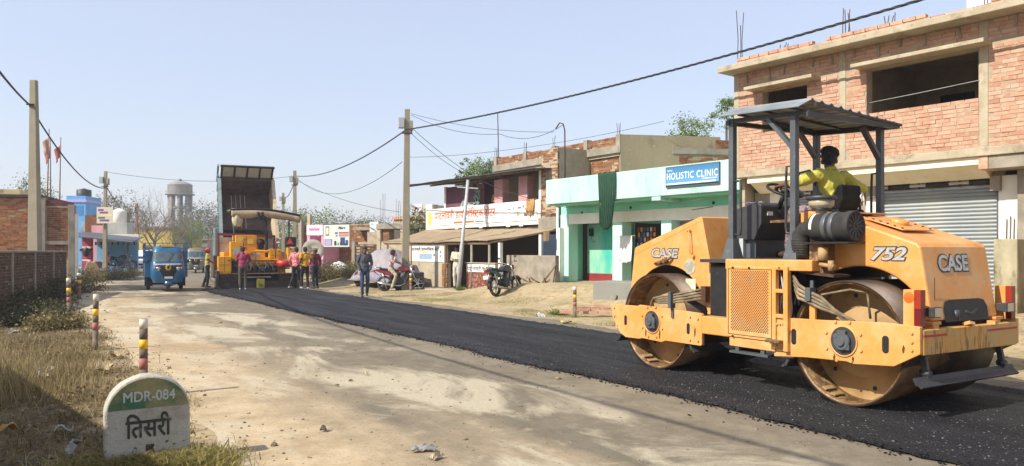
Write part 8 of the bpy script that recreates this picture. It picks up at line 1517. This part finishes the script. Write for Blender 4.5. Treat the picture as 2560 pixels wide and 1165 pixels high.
P = np.concatenate(P); grass('milestone_weeds', 'green and straw weeds growing round the kilometre stone', P, rng.uniform(.06, .19, len(P)), .008, .9, leaf_mat('weed_mix', [hexc('#6a6c34'), hexc('#8d8448'), hexc('#b09c60'), hexc('#7c7a3c')]))
P = np.concatenate([verge_pts(24000, 0, 20, 4.5, 7.0, gate=(.55, .08, 4)), verge_pts(9000, 1, 8, 4.6, 6.4, gate=(.8, .05, 7))]); grass('verge_grass', 'short patchy green and dry grass on the right verge', P, rng.uniform(.02, .07, len(P)), .008, .9, GR_green)
# dry brush: broken stalks and curled leaves in loose heaps over the left verge
P, Q = [], []
gg = np.random.default_rng(90)
for k in range(230):
    u, v = gg.uniform(-6.5, 20), -4.5 - 4.2 * gg.random() ** 1.3
    x, y = xy_of(u, v); x, y = float(x), float(y); r_ = gg.uniform(.10, .34); nb = int(60 * r_ / .2); h_ = gg.uniform(.08, .26)
    P.append(np.stack([x + gg.standard_normal(nb) * r_ * .5, y + gg.standard_normal(nb) * r_ * .5, np.full(nb, float(terr(x, y)) - .02)], -1)); Q.append(np.full(nb, h_) * gg.uniform(.4, 1.1, nb))
P = np.concatenate(P); Q = np.concatenate(Q); LF_brush = leaf_mat('brown_brush', [hexc('#4a3f2a'), hexc('#6e5f3e'), hexc('#8f7d54'), hexc('#57502f'), hexc('#a8966a')])
grass('dry_brush', 'scrubby brown brush and broken stalks over the left verge', P, Q, .006, 1.1, LF_brush, 'brush')
lv = P[::2] + np.stack([gg.standard_normal(len(P[::2])) * .05, gg.standard_normal(len(P[::2])) * .05, Q[::2] * gg.uniform(.3, 1., len(P[::2]))], -1); o = leaves(lv, gg.uniform(.02, .055, len(lv)), LF_brush, 'brush_leaves'); tag(o, 'curled dry leaves clinging to the brown brush of the left verge', 'leaves', kind='stuff')
# fallen leaves and litter on the verge
P = verge_pts(5200, -7, 14, -4.2, -9.); leaves(P + np.array((0, 0, .03)), rng.uniform(.03, .07, len(P)), leaf_mat('fallen_leaves', [hexc('#7a6444'), hexc('#a08a60'), hexc('#5c4c34'), hexc('#b7a27c')]), 'fallen_leaves'); tag(bpy.data.objects['fallen_leaves'], 'fallen dry leaves strewn over the left verge', 'leaves', kind='stuff')
random.seed(77)
for k, (px, py, w_, c_, lb) in enumerate(((178, 768, .45, '#c9c6bc', 'pale plastic sheet scrap by the weeds beyond the bollards'), (35, 832, .22, '#a8a294', 'grey stone-like rag on the shaded verge'), (118, 930, .16, '#c2bdae', 'small pale rag among the tall dry weeds'), (112, 945, .2, '#b3ab98', 'crumpled grey paper beside the pale rag'), (12, 1076, .17, '#b58a4c', 'orange brown wrapper in the shaded grass'), (188, 1120, .17, '#b9b7ae', 'torn white paper standing in shaded grass by the kilometre stone'), (160, 1078, .14, '#a8a698', 'flat grey scrap in shaded grass'), (262, 778, .2, '#d0cfc6', 'white scrap on the green road edge past the bollards'), (262, 925, .2, '#c4b088', 'dry straw wisp on the lit grass between bollard and kilometre stone'), (285, 890, .2, '#b39f78', 'curled dry palm scrap on the lit grass'), (1420, 805, .3, '#c9b878', 'dry yellow stalk before the brick edging'), (1350, 787, .3, '#c4c0b4', 'pale rag on the verge left of the striped bollard'))):
    p = G(px, py, 0); b = MB(); b.grid(lambda a, c: (w_ * (a - .5), w_ * .55 * (c - .5), w_ * .35 * max(0, noise.noise(Vector((a * 3, c * 3, k * 2.)))) + .02 + .03 * math.sin(a * 6 + k)), 8, 6, False)
    o = b.build('litter_scrap', mat('litter_%d' % k, hexc(c_, .85), .8, var=(12., hexc(c_, .6))), None, solid=.006); o.location = (p.x, p.y, gz(p.x, p.y) + .01 if p.x > 0 else .0); o.rotation_euler = (random.uniform(-.2, .2) + (.9 if k == 5 else 0), random.uniform(-.2, .2), random.uniform(0, 6)); tag(o, lb, 'litter')
# ------------------------------------------------------------------ winter haze: one closed box of even, pale air round the camera and the whole street
hm = bpy.data.materials.new('pale_haze'); hm.use_nodes = True; N = hm.node_tree.nodes; N.remove(N['Principled BSDF']); pvn = N.new('ShaderNodeVolumePrincipled'); pvn.inputs['Color'].default_value = (.93, .95, 1., 1); pvn.inputs['Density'].default_value = .0011; pvn.inputs['Anisotropy'].default_value = .3
hm.node_tree.links.new(pvn.outputs[0], N['Material Output'].inputs['Volume'])
hb = MB().bb(-420, 420, -60, 700, -1.5, 22).build('haze', hm); tag(hb, 'pale winter haze hanging over the street', 'haze', kind='stuff')
bpy.data.scenes.remove(TMP)
